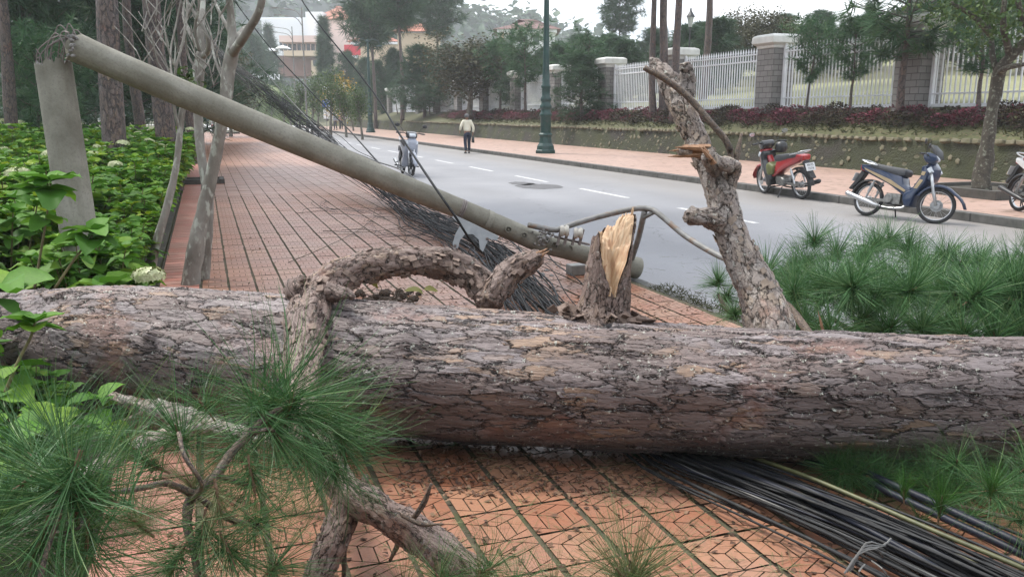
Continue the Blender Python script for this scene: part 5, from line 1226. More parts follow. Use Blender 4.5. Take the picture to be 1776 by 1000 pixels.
# ================================================================== THE FALLEN PINE
K_ = 1 / F
root = empty('fallen_pine_tree', G(1000, 740, 0), label='huge fallen pine tree lying across the brick pavement with broken limbs and green needles', cat='fallen tree')
BK1 = bark('fallen_trunk_bark', plate=(.27, .066), vw=1.6, disp=.019, lichen=.8, crack=.05, cols=((.085, .068, .066), (.275, .235, .235), (.21, .155, .14), (.33, .22, .15)))
BK2 = bark('limb_bark', plate=(.10, .042), vw=1.8, disp=.013, lichen=.4, crack=.05, cols=((.09, .065, .055), (.30, .215, .185), (.25, .165, .13), (.37, .26, .185)), dark=(.04, .028, .022))
BK3 = bark('upright_limb_bark', plate=(.085, .05), vw=1.6, disp=.014, lichen=.8, crack=.055, cols=((.12, .10, .09), (.40, .355, .32), (.31, .245, .205), (.44, .36, .28)), dark=(.045, .036, .03))
BK4 = bark('twig_flaky_bark', plate=(.02, .015), disp=.003, lichen=.2, crack=.1, cols=((.07, .05, .035), (.20, .14, .10), (.17, .11, .075), (.26, .19, .12)), real=False)
def wood_mat():
    m, t, b, o = setup('torn_wood')
    at = node(t, 'ShaderNodeAttribute', attribute_name='rest')
    mp = node(t, 'ShaderNodeMapping', {0: at.outputs['Vector'], 'Scale': (4, 60, 60)})
    n1 = node(t, 'ShaderNodeTexNoise', {'Vector': mp.outputs[0], 'Scale': 1.2, 'Detail': 6.0}); n2 = node(t, 'ShaderNodeTexNoise', {'Vector': at.outputs['Vector'], 'Scale': 9.0, 'Detail': 3.0})
    col = ramp(t, n1.outputs[0], [(.3, (.36, .21, .12)), (.5, (.52, .36, .22)), (.7, (.60, .46, .31))])
    col = mixc(t, ramp(t, n2.outputs[0], [(.5, (0, 0, 0)), (.75, (.6, .6, .6))]), col, (.46, .20, .09))
    t.links.new(col, b.inputs['Base Color']); b.inputs['Roughness'].default_value = .6
    bp = node(t, 'ShaderNodeBump', {'Height': n1.outputs[0], 'Strength': .8, 'Distance': .008}); t.links.new(bp.outputs[0], b.inputs['Normal'])
    return m
M_wood = wood_mat(); M_wood2 = mat('torn_orange_wood', (.36, .20, .11), (.20, .11, .06), scale=30, rough=.7, bump=.4)
def limb(name, pts, m=BK2, seg=56, step=.007, bump=.10, parent=root, label=None, flake=0):
    """pts: (px, py, radius in px, depth)"""
    C = [P(p[0], p[1], p[3]) for p in pts]; r = [p[2] * p[3] * K_ for p in pts]
    V, Fl, rest = tube(C, r, seg, step, bump, True)
    mk = MB(); mk.V = [tuple(v) for v in V]; mk.F = Fl; mk.rest = [tuple(x) for x in rest]; mk.tint = [.5] * len(V)
    o = mk.build(name, m, parent, smooth=True)
    if label: o['label'] = label
    return o
# main trunk: a long tapering bole with knots, resting on the pavement
TR = [(-330, 560, 40, 5.9), (-160, 566, 50, 5.45), (0, 571, 60, 5.08), (84, 574, 70, 4.8), (240, 592, 94, 4.45), (500, 627, 107, 4.2), (760, 650, 112, 4.05), (1000, 664, 113, 3.95), (1300, 680, 112, 3.87), (1776, 694, 107, 3.8), (2200, 708, 106, 3.75), (2700, 716, 106, 3.75)]
C = [P(p[0], p[1], p[3]) for p in TR]; r_ = [p[2] * p[3] * K_ for p in TR]
segT = 330; Cc, rr = smooth_path(C, r_, .0062)
V, Fl, rest = tube(Cc, rr, segT, curve=False, bump=0)
V = V.reshape(len(Cc), segT, 3); ax = Cc[:, None, :]
knots = [(262, 578, .045, .055, .9), (700, 590, .03, .10, .5), (1180, 640, .02, .12, .6), (560, 690, .05, .12, .4), (1500, 640, .02, .15, .4), (330, 660, .02, .12, .5)]
lum = np.zeros(V.shape[:2])
for i in range(0, len(Cc)):
    lum[i] = .012 * np.sin(np.arange(segT) * 2 * np.pi / segT * 3 + i * .004) + .010 * math.sin(i * .011) + .006 * np.sin(np.arange(segT) * 2 * np.pi / segT * 7 + 1.7 * math.sin(i * .006))
for (kx, ky, h, rad, _) in knots:
    rayd = np.array(ray(kx, ky)); o_ = np.array([0, 0, CH]); best = None
    dirs = V - o_; tpar = (dirs @ rayd) / (rayd @ rayd); dist = np.linalg.norm(dirs - tpar[..., None] * rayd, axis=2); dist += (tpar > tpar.min() + 3) * 9
    front = tpar < np.median(tpar[dist < .08]) if (dist < .08).any() else dist < 0
    i, j = np.unravel_index(np.argmin(dist + (tpar * .05)), dist.shape); D = np.linalg.norm(V - V[i, j], axis=2); lum += h * np.exp(-(D / rad) ** 2 * 2.5)
U = V - ax; U /= np.linalg.norm(U, axis=2)[..., None]; V = V + U * lum[..., None]
Fq = np.array(Fl[:-2]); me = mesh_np('trunk', V.reshape(-1, 3), [Fq], BK1, rest=rest, smooth=True)
trunk = link('trunk', me, root)
def trunk_axis(px):
    k = np.argmin([abs((lambda q: 888 + F * q[0] / (q[1] * math.cos(TH) - (q[2] - CH) * math.sin(TH)))(c) - px) for c in Cc]); return Cc[k], rr[k]
# the arching limb that crosses over the trunk, and its lower run to the ground
arch = limb('arching_limb', [(552, 770, 26, 3.25), (524, 690, 27, 3.5), (527, 620, 31, 3.72), (533, 560, 35, 3.92), (548, 512, 31, 4.08), (600, 474, 27, 4.2), (660, 458, 25, 4.3), (730, 452, 24, 4.36), (785, 462, 25, 4.38), (828, 484, 25, 4.36), (846, 512, 24, 4.32), (850, 530, 22, 4.25)], seg=84, bump=.22)
limb('limb_end', [(846, 524, 19, 4.26), (866, 494, 23, 4.3), (888, 470, 22, 4.34), (912, 456, 20, 4.36), (930, 446, 13, 4.38), (942, 438, 4, 4.4)], seg=64, bump=.25, parent=arch)
def splinter(name, px, py, d, tipx, tipy, r, parent, n=11, L=.12):
    mk = MB(); a, b_ = P(px, py, d), P(tipx, tipy, d)
    ax_ = (b_ - a).normalized()
    for k in range(n):
        o = Vector((random.uniform(-1, 1), random.uniform(-1, 1), random.uniform(-1, 1))) * r * .8; e = a + o + ax_ * L * random.uniform(.4, 1.1) + o * .3
        mk.tube([a + o * .9 - ax_ * .04, (a + o).lerp(e, .5), e], [r * .42, r * .28, r * .04], 5, step=.03)
    return mk.build(name, M_wood2, parent)
splinter('torn_end', 922, 450, 4.37, 945, 436, .035, arch, L=.08)
limb('bark_knob', [(520, 520, 10, 4.0), (508, 500, 13, 4.0), (520, 488, 8, 4.05), (532, 484, 3, 4.08)], seg=26, bump=.5, parent=arch)
limb('branch_stub', [(575, 508, 16, 4.0), (596, 508, 9, 3.95), (612, 516, 4, 3.93)], seg=24, bump=.5, parent=arch)
low = limb('lower_limb', [(548, 735, 22, 3.3), (566, 800, 25, 3.1), (608, 856, 27, 2.97), (660, 888, 27, 2.9), (720, 925, 29, 2.84), (776, 965, 30, 2.8), (840, 1025, 30, 2.76), (900, 1090, 28, 2.7)], seg=76, bump=.16)
limb('side_limb', [(604, 852, 20, 2.98), (598, 885, 24, 2.95), (582, 930, 24, 2.9), (560, 980, 25, 2.86), (535, 1050, 24, 2.8)], seg=64, bump=.2, parent=low)
for pts in ([(712, 905, 5, 2.82), (735, 872, 5, 2.8), (748, 838, 2.5, 2.78)], [(680, 915, 6, 2.86), (690, 940, 5, 2.86), (676, 972, 3, 2.88)], [(698, 893, 4, 2.8), (730, 908, 4, 2.76), (768, 908, 1.5, 2.74)], [(637, 865, 9, 2.95), (633, 835, 7, 2.97), (634, 822, 5, 2.98)], [(596, 945, 5, 2.9), (597, 985, 4, 2.92), (594, 1010, 3, 2.93)], [(586, 905, 6, 2.94), (610, 900, 4, 2.92), (618, 905, 2, 2.92)]):
    limb('dead_twig', pts, BK4, 14, .02, .15, low)
# flakes of loose bark standing off the limbs
def flakes(parent, path, n, size, m):
    mk = MB()
    for _ in range(n):
        i = random.randrange(len(path) - 1); q = random.random(); a, b_ = path[i], path[i + 1]
        px, py, rp, d = [a[k] + (b_[k] - a[k]) * q for k in range(4)]
        c = P(px, py, d); R_ = rp * d * K_; ang = random.uniform(0, 6.28)
        dv = (P(b_[0], b_[1], b_[3]) - P(a[0], a[1], a[3])).normalized(); u = dv.cross(Vector((0, .3, 1))).normalized(); v_ = dv.cross(u)
        nrm = u * math.cos(ang) + v_ * math.sin(ang); tan_ = dv.cross(nrm); s1 = size * random.uniform(.5, 1.3); s2 = s1 * random.uniform(.4, .8); o = c + nrm * R_ * 1.0
        lift = random.uniform(.1, .7) * s2
        p = [o - dv * s1 * .5 - tan_ * s2 * .5, o + dv * s1 * .4 - tan_ * s2 * .55, o + dv * s1 * .55 + tan_ * s2 * .4 + nrm * lift, o - dv * s1 * .3 + tan_ * s2 * .6 + nrm * lift * .8]
        nn = nrm * .004
        mk.add(p + [x + nn for x in p], [(3, 2, 1, 0), (4, 5, 6, 7), (0, 1, 5, 4), (1, 2, 6, 5), (2, 3, 7, 6), (3, 0, 4, 7)])
    o = mk.build('bark_flakes', m, parent); return tag(o, kind='stuff')
AP = [(527, 620, 31, 3.72), (533, 560, 35, 3.92), (548, 512, 31, 4.08), (600, 474, 27, 4.2), (660, 458, 25, 4.3), (730, 452, 24, 4.36), (785, 462, 25, 4.38), (828, 484, 25, 4.36), (846, 512, 24, 4.32), (870, 490, 22, 4.3), (910, 456, 18, 4.36)]
BK2b = mat('loose_bark', (.27, .20, .165), (.13, .09, .07), scale=40, rough=.85, detail=4)
flakes(arch, AP, 260, .035, BK2b)
# the broken upright stub with its pale torn face
def stub():
    base, top = P(1040, 565, 4.04), P(1072, 366, 4.02); ax_ = (top - base); H = ax_.length; ax_.normalize()
    toc = (Vector((0, 0, CH)) - base); toc -= ax_ * toc.dot(ax_); toc.normalize(); side = ax_.cross(toc).normalized()      # toc: to the viewer; side
    if side.x < 0: side = -side
    seg = 150; n = 70; V = []; rest = []
    def hgt(a):        # a = 0 faces the camera, + to the right
        a = (a + math.pi) % (2 * math.pi) - math.pi
        h = .89 + .11 * math.sin(a - .15) - .64 * max(0, 1 - abs(a - .42) / 1.3) ** .95
        h += .06 * noise.noise(Vector((math.cos(a) * 1.9, math.sin(a) * 1.9, 1.3))) + .03 * noise.noise(Vector((math.cos(a) * 6, math.sin(a) * 6, 2.3)))
        if a < -.2: h -= .04 * math.exp(-((a + 1.5) / .7) ** 2)
        return max(.15, min(1.0, h))
    def rad(q): return (.128 - .045 * q + .06 * max(0, 1 - q * 5) ** 2) * 1.0
    for i in range(n + 1):
        for j in range(seg):
            a = 2 * math.pi * j / seg; t = hgt(a) * i / n; R_ = rad(t) * (1 + .10 * noise.fractal(Vector((math.cos(a) * 1.3, math.sin(a) * 1.3, t * 2.2)), 1, 2, 3))
            c = base + ax_ * (H * t) + (toc * math.cos(a) + side * math.sin(a)) * R_; V.append(c); rest.append((t * H, R_ * math.cos(a), R_ * math.sin(a)))
    Fc = [(i * seg + j, i * seg + (j + 1) % seg, (i + 1) * seg + (j + 1) % seg, (i + 1) * seg + j) for i in range(n) for j in range(seg)]
    e1 = (Vector(V[1]) - Vector(V[0])).cross(Vector(V[seg]) - Vector(V[0]))
    if e1.dot(toc) < 0: Fc = [f_[::-1] for f_ in Fc]
    mk = MB().add(V, Fc, rest); o = mk.build('broken_stub', BK2, root, smooth=True)
    # torn face: from the rim in to the heart of the wood
    V2 = []; r2 = []; m = 16
    for k in range(m + 1):
        q = k / m
        for j in range(seg):
            a = 2 * math.pi * j / seg; t = hgt(a); x, y = math.cos(a) * (1 - q), math.sin(a) * (1 - q)
            tc_ = .60 + .30 * (-x) + .12 * y; tc_ = t * (1 - q) ** .8 + (1 - (1 - q) ** .8) * min(.93, max(.3, .66 - .42 * x + .06 * y))
            R_ = rad(t) * .93 * (1 + .10 * noise.fractal(Vector((math.cos(a) * 1.3, math.sin(a) * 1.3, t * 2.2)), 1, 2, 3))
            nz = .022 * noise.noise(Vector((x * 9, y * 9, 3))) + .012 * noise.noise(Vector((x * 28, y * 28, 3)))
            nz += .012 * noise.noise(Vector((y * 16, x * 4, 1)))
            V2.append(base + ax_ * (H * (tc_ + (nz if k else -.01))) + (toc * x + side * y) * R_); r2.append((tc_ * H, R_ * x, R_ * y))
    F2 = [(i * seg + j, i * seg + (j + 1) % seg, (i + 1) * seg + (j + 1) % seg, (i + 1) * seg + j) for i in range(m) for j in range(seg)]
    MB().add(V2, F2, r2).build('torn_face', M_wood, o, smooth=True)
    mk = MB()
    for _ in range(14):
        a = random.uniform(-2.6, 3.0); t = hgt(a); R_ = rad(t) * random.uniform(.80, .98)
        b0 = base + ax_ * (H * (t - .05)) + (toc * math.cos(a) + side * math.sin(a)) * R_; l = random.uniform(.0, .018)
        mk.tube([b0, b0 + ax_ * (.04 + l * .4), b0 + ax_ * (.045 + l) + side * random.uniform(-.008, .008)], [.008, .006, .001], 5, step=.02)
    mk.build('splinters', M_wood, o)
    mk = MB()
    for _ in range(90):      # torn bark round the foot
        a = random.uniform(-2.4, 2.4); q = random.uniform(.12, .22); c = base + ax_ * random.uniform(.01, .07) + toc * math.cos(a) * q * .8 + side * math.sin(a) * q * 1.15
        s = random.uniform(.02, .05); d1 = Vector((random.gauss(0, 1), random.gauss(0, 1), random.gauss(0, .5))).normalized(); d2 = d1.cross(Vector((random.gauss(0, 1), random.gauss(0, 1), 1))).normalized(); d3 = d1.cross(d2) * .004
        p = [c - d1 * s - d2 * s * .4, c + d1 * s - d2 * s * .5, c + d1 * s * .8 + d2 * s * .5, c - d1 * s * .7 + d2 * s * .4]
        mk.add(p + [x + d3 for x in p], [(3, 2, 1, 0), (4, 5, 6, 7), (0, 1, 5, 4), (1, 2, 6, 5), (2, 3, 7, 6), (3, 0, 4, 7)])
    tag(mk.build('torn_bark', BK2b, o), kind='stuff')
stub()
# the tall upright limb right of centre
UP = [(a_, b_, c_ * .93, d_) for a_, b_, c_, d_ in [(1345, 640, 46, 4.0), (1332, 555, 42, 4.08), (1316, 508, 37, 4.16), (1286, 445, 31, 4.24), (1264, 393, 27, 4.32), (1251, 342, 26, 4.4), (1227, 286, 20, 4.48), (1206, 236, 19, 4.56), (1181, 185, 20, 4.62), (1165, 150, 19, 4.68), (1151, 128, 15, 4.72), (1138, 112, 8, 4.76), (1129, 102, 3, 4.78)]]
up = limb('upright_limb', UP, BK3, seg=90, step=.008, bump=.10)
flakes(up, UP[1:9], 170, .034, mat('loose_pale_bark', (.33, .27, .22), (.17, .13, .10), scale=30, rough=.85, detail=4))
limb('broken_fork', [(1182, 160, 22, 4.66), (1190, 140, 16, 4.64), (1190, 122, 10, 4.62), (1180, 118, 4, 4.6)], BK3, 40, .01, .4, up)
limb('side_knob', [(1245, 385, 18, 4.28), (1222, 376, 14, 4.22), (1202, 376, 13, 4.18), (1192, 378, 8, 4.16)], BK3, 40, .008, .35, up)
st_ = limb('snapped_branch', [(1228, 266, 12, 4.42), (1212, 262, 11, 4.34), (1194, 262, 9, 4.3), (1180, 263, 5, 4.28)], BK3, 30, .01, .3, up); splinter('torn_end', 1212, 262, 4.3, 1165, 262, .035, st_, 16, .12)
st2 = limb('snapped_branch', [(1242, 296, 10, 4.36), (1232, 282, 11, 4.26), (1226, 268, 10, 4.2)], BK3, 30, .01, .2, up); splinter('torn_end', 1228, 270, 4.19, 1222, 262, .022, st2, 9, .035)
limb('looping_branch', [(1258, 345, 9, 4.42), (1268, 315, 11, 4.4), (1273, 290, 12, 4.38), (1258, 286, 11, 4.32), (1240, 279, 10, 4.28), (1226, 265, 10, 4.25)], BK3, 36, .01, .12, up)
limb('thin_limb', [(1268, 290, 6, 4.4), (1266, 262, 5.5, 4.42), (1256, 240, 5.5, 4.42), (1232, 212, 5.5, 4.44), (1205, 180, 5.8, 4.48), (1178, 155, 5.5, 4.5), (1145, 132, 5.5, 4.52), (1118, 118, 5, 4.55)], BK4, 24, .012, .1, up)
limb('dead_twig', [(1272, 300, 6, 4.4), (1278, 270, 5, 4.42), (1286, 232, 2.5, 4.44)], BK4, 14, .02, .15, up); limb('dead_twig', [(1268, 262, 5, 4.4), (1262, 246, 4, 4.4), (1258, 236, 2, 4.4)], BK4, 12, .02, .15, up)
# broken grey branches at the lower left
LB = [(190, 684, 6, 4.0), (230, 700, 10, 3.9), (290, 712, 14, 3.75), (340, 732, 17, 3.6), (400, 748, 12, 3.5), (470, 760, 9, 3.45), (530, 760, 10, 3.4)]
lb = limb('grey_branch', LB, BK3, 40, .01, .3)
limb('grey_branch', [(330, 742, 15, 3.45), (260, 768, 14, 3.2), (190, 800, 14, 3.0), (110, 850, 14, 2.8), (40, 905, 12, 2.6), (-40, 960, 10, 2.4)], BK3, 36, .012, .25)
limb('dead_twig', [(248, 716, 5, 3.8), (215, 730, 4, 3.7), (184, 738, 2, 3.66)], BK4, 12, .02, .2, lb)
limb('dead_twig', [(265, 735, 6, 3.7), (235, 748, 5, 3.65), (210, 744, 2, 3.6)], BK4, 12, .02, .2, lb)

# ---- needle tufts: a few meshes, copied
M_nee = leafmat('long_pine_needles', (.035, .095, .035), (.075, .185, .06), (.22, .32, .12), rough=.42, trans=.15)
M_neel = leafmat('long_pine_needles_light', (.05, .13, .05), (.11, .24, .09), (.26, .36, .15), rough=.42, trans=.15)
M_nee2 = leafmat('pine_needles_new_growth', (.03, .10, .02), (.06, .17, .03), (.12, .26, .05), rough=.42, trans=.15)  # deeper green needles of the upright tufts
M_neep = leafmat('pale_dry_needles', (.10, .13, .05), (.20, .22, .10), (.32, .30, .16), rough=.5, trans=.1)
M_bud = mat('shoot_bark', (.20, .12, .07), (.11, .065, .04), scale=60, rough=.8, bump=.5)
def tuft_me(n, L, wd, cone, rs, m, back=.07, droop=.3, segs=3):
    V, Fq, ti = needles([(0, 0, 0)], [(0, 0, 1)], n, L, wd, cone, droop, segs, rs, back); return mesh_np('needle_tuft', V, Fq, m, tint=ti)
rsn = np.random.default_rng(11)
TF = {'far': [tuft_me(280, .25, .0044, (3, 105), rsn, M_nee if q_ % 2 else M_neel, droop=.22) for q_ in range(4)], 'near': [tuft_me(165, .28, .0026, (6, 105), rsn, M_nee, segs=4, droop=.45) for _ in range(3)],
      'up': [tuft_me(150, .17, .0022, (3, 42), rsn, M_nee2, droop=.05)], 'pale': [tuft_me(120, .23, .0017, (5, 100), rsn, M_neep, droop=.1, segs=3)], 'side': [tuft_me(210, .30, .0026, (6, 100), rsn, M_nee, segs=4, back=.12)]}
def shoot_me():
    mk = MB().tube([(0, 0, -.09), (0, .002, -.05), (0, 0, 0), (.001, 0, .03)], [.004, .005, .006, .002], 7, step=.03)
    me = bpy.data.meshes.new('shoot'); me.from_pydata(mk.V, [], mk.F); me.materials.append(M_bud); return me
SH = shoot_me()
inv = Matrix.Translation(root.location).inverted()
def slim(p): return [(a, b_, r_ * .62, d_) for a, b_, r_, d_ in p]
def tuft(px, py, d, kind, sc, ax_=(0, 0, 1), parent=root, shoot=True):
    o = bpy.data.objects.new('needle_tuft', random.choice(TF[kind])); COL.objects.link(o); c = P(px, py, d)
    q = Vector(ax_).normalized().to_track_quat('Z', 'Y'); M_ = Matrix.Translation(c) @ q.to_matrix().to_4x4() @ Matrix.Rotation(random.uniform(0, 6.28), 4, 'Z') @ Matrix.Diagonal((sc, sc, sc, 1))
    o.parent = parent; o.matrix_parent_inverse = wm(parent).inverted(); o.matrix_basis = M_
    if shoot: s_ = bpy.data.objects.new('shoot', SH); COL.objects.link(s_); s_.parent = o
    return o
# crown behind the trunk at the right
bo = [limb('bough', p, BK4, 20, .03, .12) for p in (
    [(1560, 640, 7, 4.3), (1500, 590, 5, 4.8), (1440, 550, 4, 5.4)], [(1640, 640, 7, 4.3), (1600, 590, 5, 4.9), (1560, 540, 4, 5.6)],
    [(1720, 640, 7, 4.2), (1690, 590, 5, 4.8), (1650, 545, 4, 5.4)], [(1800, 640, 7, 4.2), (1790, 590, 5, 4.7), (1760, 550, 4, 5.2)], [(1420, 600, 8, 4.4), (1350, 520, 6, 5.0), (1270, 540, 5, 5.3), (1245, 510, 3, 5.4)])]
key = [(1412, 405, 6.5, 0), (1452, 428, 6.4, 0), (1400, 440, 6.4, 0), (1378, 452, 6.3, 0), (1545, 402, 6.9, 1), (1520, 412, 6.8, 1), (1575, 415, 6.6, 1), (1500, 428, 6.6, 1), (1640, 432, 6.2, 2), (1665, 445, 6.0, 2), (1618, 455, 6.1, 2), (1752, 450, 5.6, 3), (1700, 470, 5.6, 3), (1785, 440, 5.6, 3), (1495, 462, 5.6, 0), (1452, 470, 5.8, 0), (1420, 500, 5.4, 0), (1540, 470, 5.7, 1), (1590, 470, 5.7, 1), (1562, 505, 5.3, 1), (1625, 500, 5.3, 2), (1665, 510, 5.2, 2), (1710, 520, 5.1, 3), (1760, 520, 5.0, 3), (1440, 560, 4.65, 0), (1395, 545, 4.9, 0), (1500, 540, 4.9, 0), (1545, 555, 4.75, 1), (1600, 555, 4.7, 1), (1672, 565, 4.6, 2), (1725, 570, 4.55, 3), (1775, 560, 4.6, 3), (1640, 545, 4.9, 2), (1345, 490, 5.6, 4), (1362, 520, 5.3, 4), (1246, 475, 5.4, 4), (1272, 530, 5.2, 4), (1262, 500, 5.5, 4), (1330, 460, 5.9, 0), (1470, 510, 5.2, 0), (1590, 440, 6.4, 1), (1800, 500, 5.1, 3), (1820, 570, 4.6, 3), (1700, 440, 6.0, 2)]
for (px, py, d, b_) in key:
    small = px < 1300; tuft(px, py + 12, d, 'far', (.68 if small else random.uniform(.95, 1.22)), (random.gauss(0, .35), random.gauss(-.25, .35), 1), bo[b_])
for _ in range(44):
    px = random.uniform(1370, 2060); py = random.uniform(480, 590); d = random.uniform(4.7, 5.6); tuft(px, py + 10, d, 'far', random.uniform(1.0, 1.35), (random.gauss(0, .7), random.gauss(-.2, .6), .8), bo[min(3, int((px - 1370) / 120))])
# tufts and dark sprays at the lower right, in front of the trunk
bl = limb('bough', [(1500, 850, 6, 3.75), (1600, 865, 5, 3.5), (1700, 885, 4, 3.3), (1820, 915, 3, 3.1)], BK4, 18, .03, .12)
for (px, py, d, kd, sc, ax_) in ((1632, 872, 3.05, 'up', .95, (-.02, -.1, 1)), (1568, 850, 3.25, 'up', .7, (-.1, 0, 1)), (1722, 850, 2.95, 'near', .80, (0, -.9, .5)), (1722, 846, 2.93, 'up', .7, (0, -.2, 1)), (1790, 800, 3.1, 'near', .7, (.3, -.4, .8)), (1660, 800, 3.4, 'near', .65, (-.2, -.5, .6)), (1600, 905, 3.3, 'near', .7, (0, -.6, .1)), (1690, 900, 3.2, 'near', .7, (0, -.6, .1)), (1520, 850, 3.6, 'near', .7, (-.3, -.5, .2)), (1450, 830, 3.8, 'near', .6, (-.3, -.5, .3)), (1780, 900, 2.9, 'near', .7, (.3, -.5, .3)), (1560, 800, 3.7, 'near', .7, (0, -.6, .3)), (1800, 850, 3.0, 'near', .7, (0, -.6, .5)), (1100, 790, 4.0, 'near', .45, (-.2, -.6, -.1)), (790, 770, 4.1, 'near', .35, (-.2, -.6, -.2)), (1160, 800, 4.0, 'near', .5, (.2, -.6, -.1))):
    tuft(px, py, d, kd, sc, ax_, bl)
for _ in range(26):
    px = random.uniform(1440, 1840); py = 812 + (px - 1440) * random.uniform(.02, .26); tuft(px, py, 3.75 - (py - 800) / 150, 'near', random.uniform(.6, .85), (random.gauss(0, .5), random.gauss(-.5, .3), random.uniform(-.1, .7)), bl)
# the spray of long needles in the foreground at left
tw = limb('foreground_twig', [(x_, y_, r_ * .68, d_) for x_, y_, r_, d_ in [(512, 690, 9, 2.55), (490, 706, 9, 2.5), (455, 730, 10, 2.45), (430, 755, 11, 2.4), (398, 788, 11, 2.34), (375, 822, 12, 2.28), (345, 850, 13, 2.22), (328, 872, 14, 2.18), (325, 910, 11, 2.15), (335, 950, 9, 2.12), (345, 1010, 8, 2.08)]], BK4, 24, .012, .14)
for p in ([(340, 858, 12, 2.2), (290, 838, 9, 2.1), (250, 845, 8, 2.02), (200, 853, 8, 1.92), (160, 855, 8, 1.84), (122, 857, 8, 1.76)], [(435, 752, 7, 2.4), (465, 744, 6, 2.42), (478, 750, 5, 2.44)], [(372, 822, 9, 2.28), (410, 835, 8, 2.3), (440, 842, 6, 2.32)], [(345, 862, 8, 2.2), (370, 880, 10, 2.2), (400, 900, 9, 2.2), (450, 912, 6, 2.2)], [(330, 870, 8, 2.18), (350, 840, 6, 2.1), (320, 790, 6, 2.1), (310, 750, 6, 2.15)], [(-60, 905, 8, 1.9), (30, 915, 8, 1.85), (90, 925, 7, 1.8), (140, 915, 5, 1.75)], [(122, 857, 7, 1.76), (100, 900, 7, 1.72), (80, 960, 7, 1.66), (60, 1040, 7, 1.6)]):
    limb('foreground_twig', slim(p), BK4, 20, .014, .14, tw)
for (px, py, d, kd, sc, ax_) in ((512, 690, 2.55, 'side', 1.35, (.55, -.15, .15)), (505, 695, 2.5, 'near', 1.05, (.3, -.2, .9)), (478, 752, 2.44, 'side', 1.1, (.5, -.3, -.5)), (540, 745, 2.7, 'near', 1.1, (.4, -.1, -.4)), (575, 735, 2.75, 'side', 1.0, (.5, -.4, -.2)), (600, 775, 2.75, 'near', 1.1, (.5, -.5, -.4)), (530, 800, 2.7, 'near', 1.1, (.1, -.4, -.6)), (585, 820, 2.75, 'near', .9, (.3, -.5, -.6)), (560, 790, 2.8, 'near', 1.0, (.4, -.2, -.6)), (440, 842, 2.32, 'near', .95, (.2, -.3, -.8)), (400, 780, 2.5, 'near', .9, (-.3, -.2, -.3)),
    (120, 857, 1.76, 'side', 1.12, (-.5, -.25, .25)), (112, 860, 1.75, 'near', 1.1, (-.2, -.3, -.7)), (125, 845, 1.8, 'near', 1.0, (-.1, .1, 1)), (50, 790, 2.1, 'near', 1.1, (-.3, -.1, .5)), (10, 860, 1.9, 'near', 1.0, (-.4, 0, -.3)), (60, 960, 1.7, 'near', .9, (-.2, -.2, -.6)), (150, 960, 1.8, 'near', .9, (0, -.2, -.6)),
    (310, 750, 2.4, 'near', 1.0, (-.1, -.2, .7)), (250, 800, 2.4, 'near', .9, (-.4, 0, .2)), (200, 760, 2.8, 'near', 1.0, (-.5, 0, .3)), (350, 940, 2.12, 'near', .9, (0, -.3, -.5)), (300, 985, 2.1, 'near', .8, (-.2, -.2, -.4)), (400, 965, 2.1, 'near', .85, (.3, -.3, -.4)), (450, 912, 2.2, 'near', .8, (.5, -.3, -.3)), (480, 980, 2.3, 'near', .8, (.2, -.1, .2)), (350, 700, 3.1, 'near', .95, (-.2, -.1, .4)), (440, 700, 2.9, 'near', .9, (-.2, 0, .6)),
    (230, 900, 2.0, 'pale', 1.0, (-.1, -.2, .3)), (100, 760, 2.3, 'near', 1.0, (-.3, 0, .6)), (-20, 930, 1.7, 'near', 1.0, (.4, 0, .3)), (380, 890, 2.15, 'pale', 1.0, (.1, -.2, -.4)), (330, 840, 2.2, 'pale', 1.0, (-.1, -.2, .4))):
    tuft(px, py, d, kd, sc, ax_, tw)
fl = limb('grounded_twig', [(1085, 1060, 9, 2.2), (1088, 1020, 9, 2.2), (1092, 985, 9, 2.2)], BK4, 16, .02, .1)
for (px, py, d, kd, sc, ax_) in ((1092, 990, 2.2, 'pale', 1.15, (0, -.05, 1)), (1100, 1000, 2.2, 'pale', 1.1, (.3, -.1, .5)), (1080, 1000, 2.15, 'pale', 1.1, (-.4, 0, .6)), (1110, 1010, 2.15, 'pale', 1.1, (.6, 0, .4)), (1085, 1000, 2.2, 'near', .7, (-.5, -.1, .15)), (1110, 1005, 2.2, 'near', .7, (.7, -.1, .1)), (850, 985, 2.55, 'near', .75, (.6, .1, .35)), (830, 1000, 2.5, 'pale', .9, (.2, 0, .8)), (760, 1000, 2.5, 'near', .7, (-.3, 0, .5)), (900, 1010, 2.4, 'near', .6, (.4, 0, .3)), (960, 1020, 2.3, 'pale', .8, (0, 0, .7)), (700, 1010, 2.4, 'pale', .8, (0, 0, .6))):
    tuft(px, py, d, kd, sc, ax_, fl)
stl = splinter('torn_end', 1428, 575, 4.1, 1422, 548, .012, root, 5, .09)

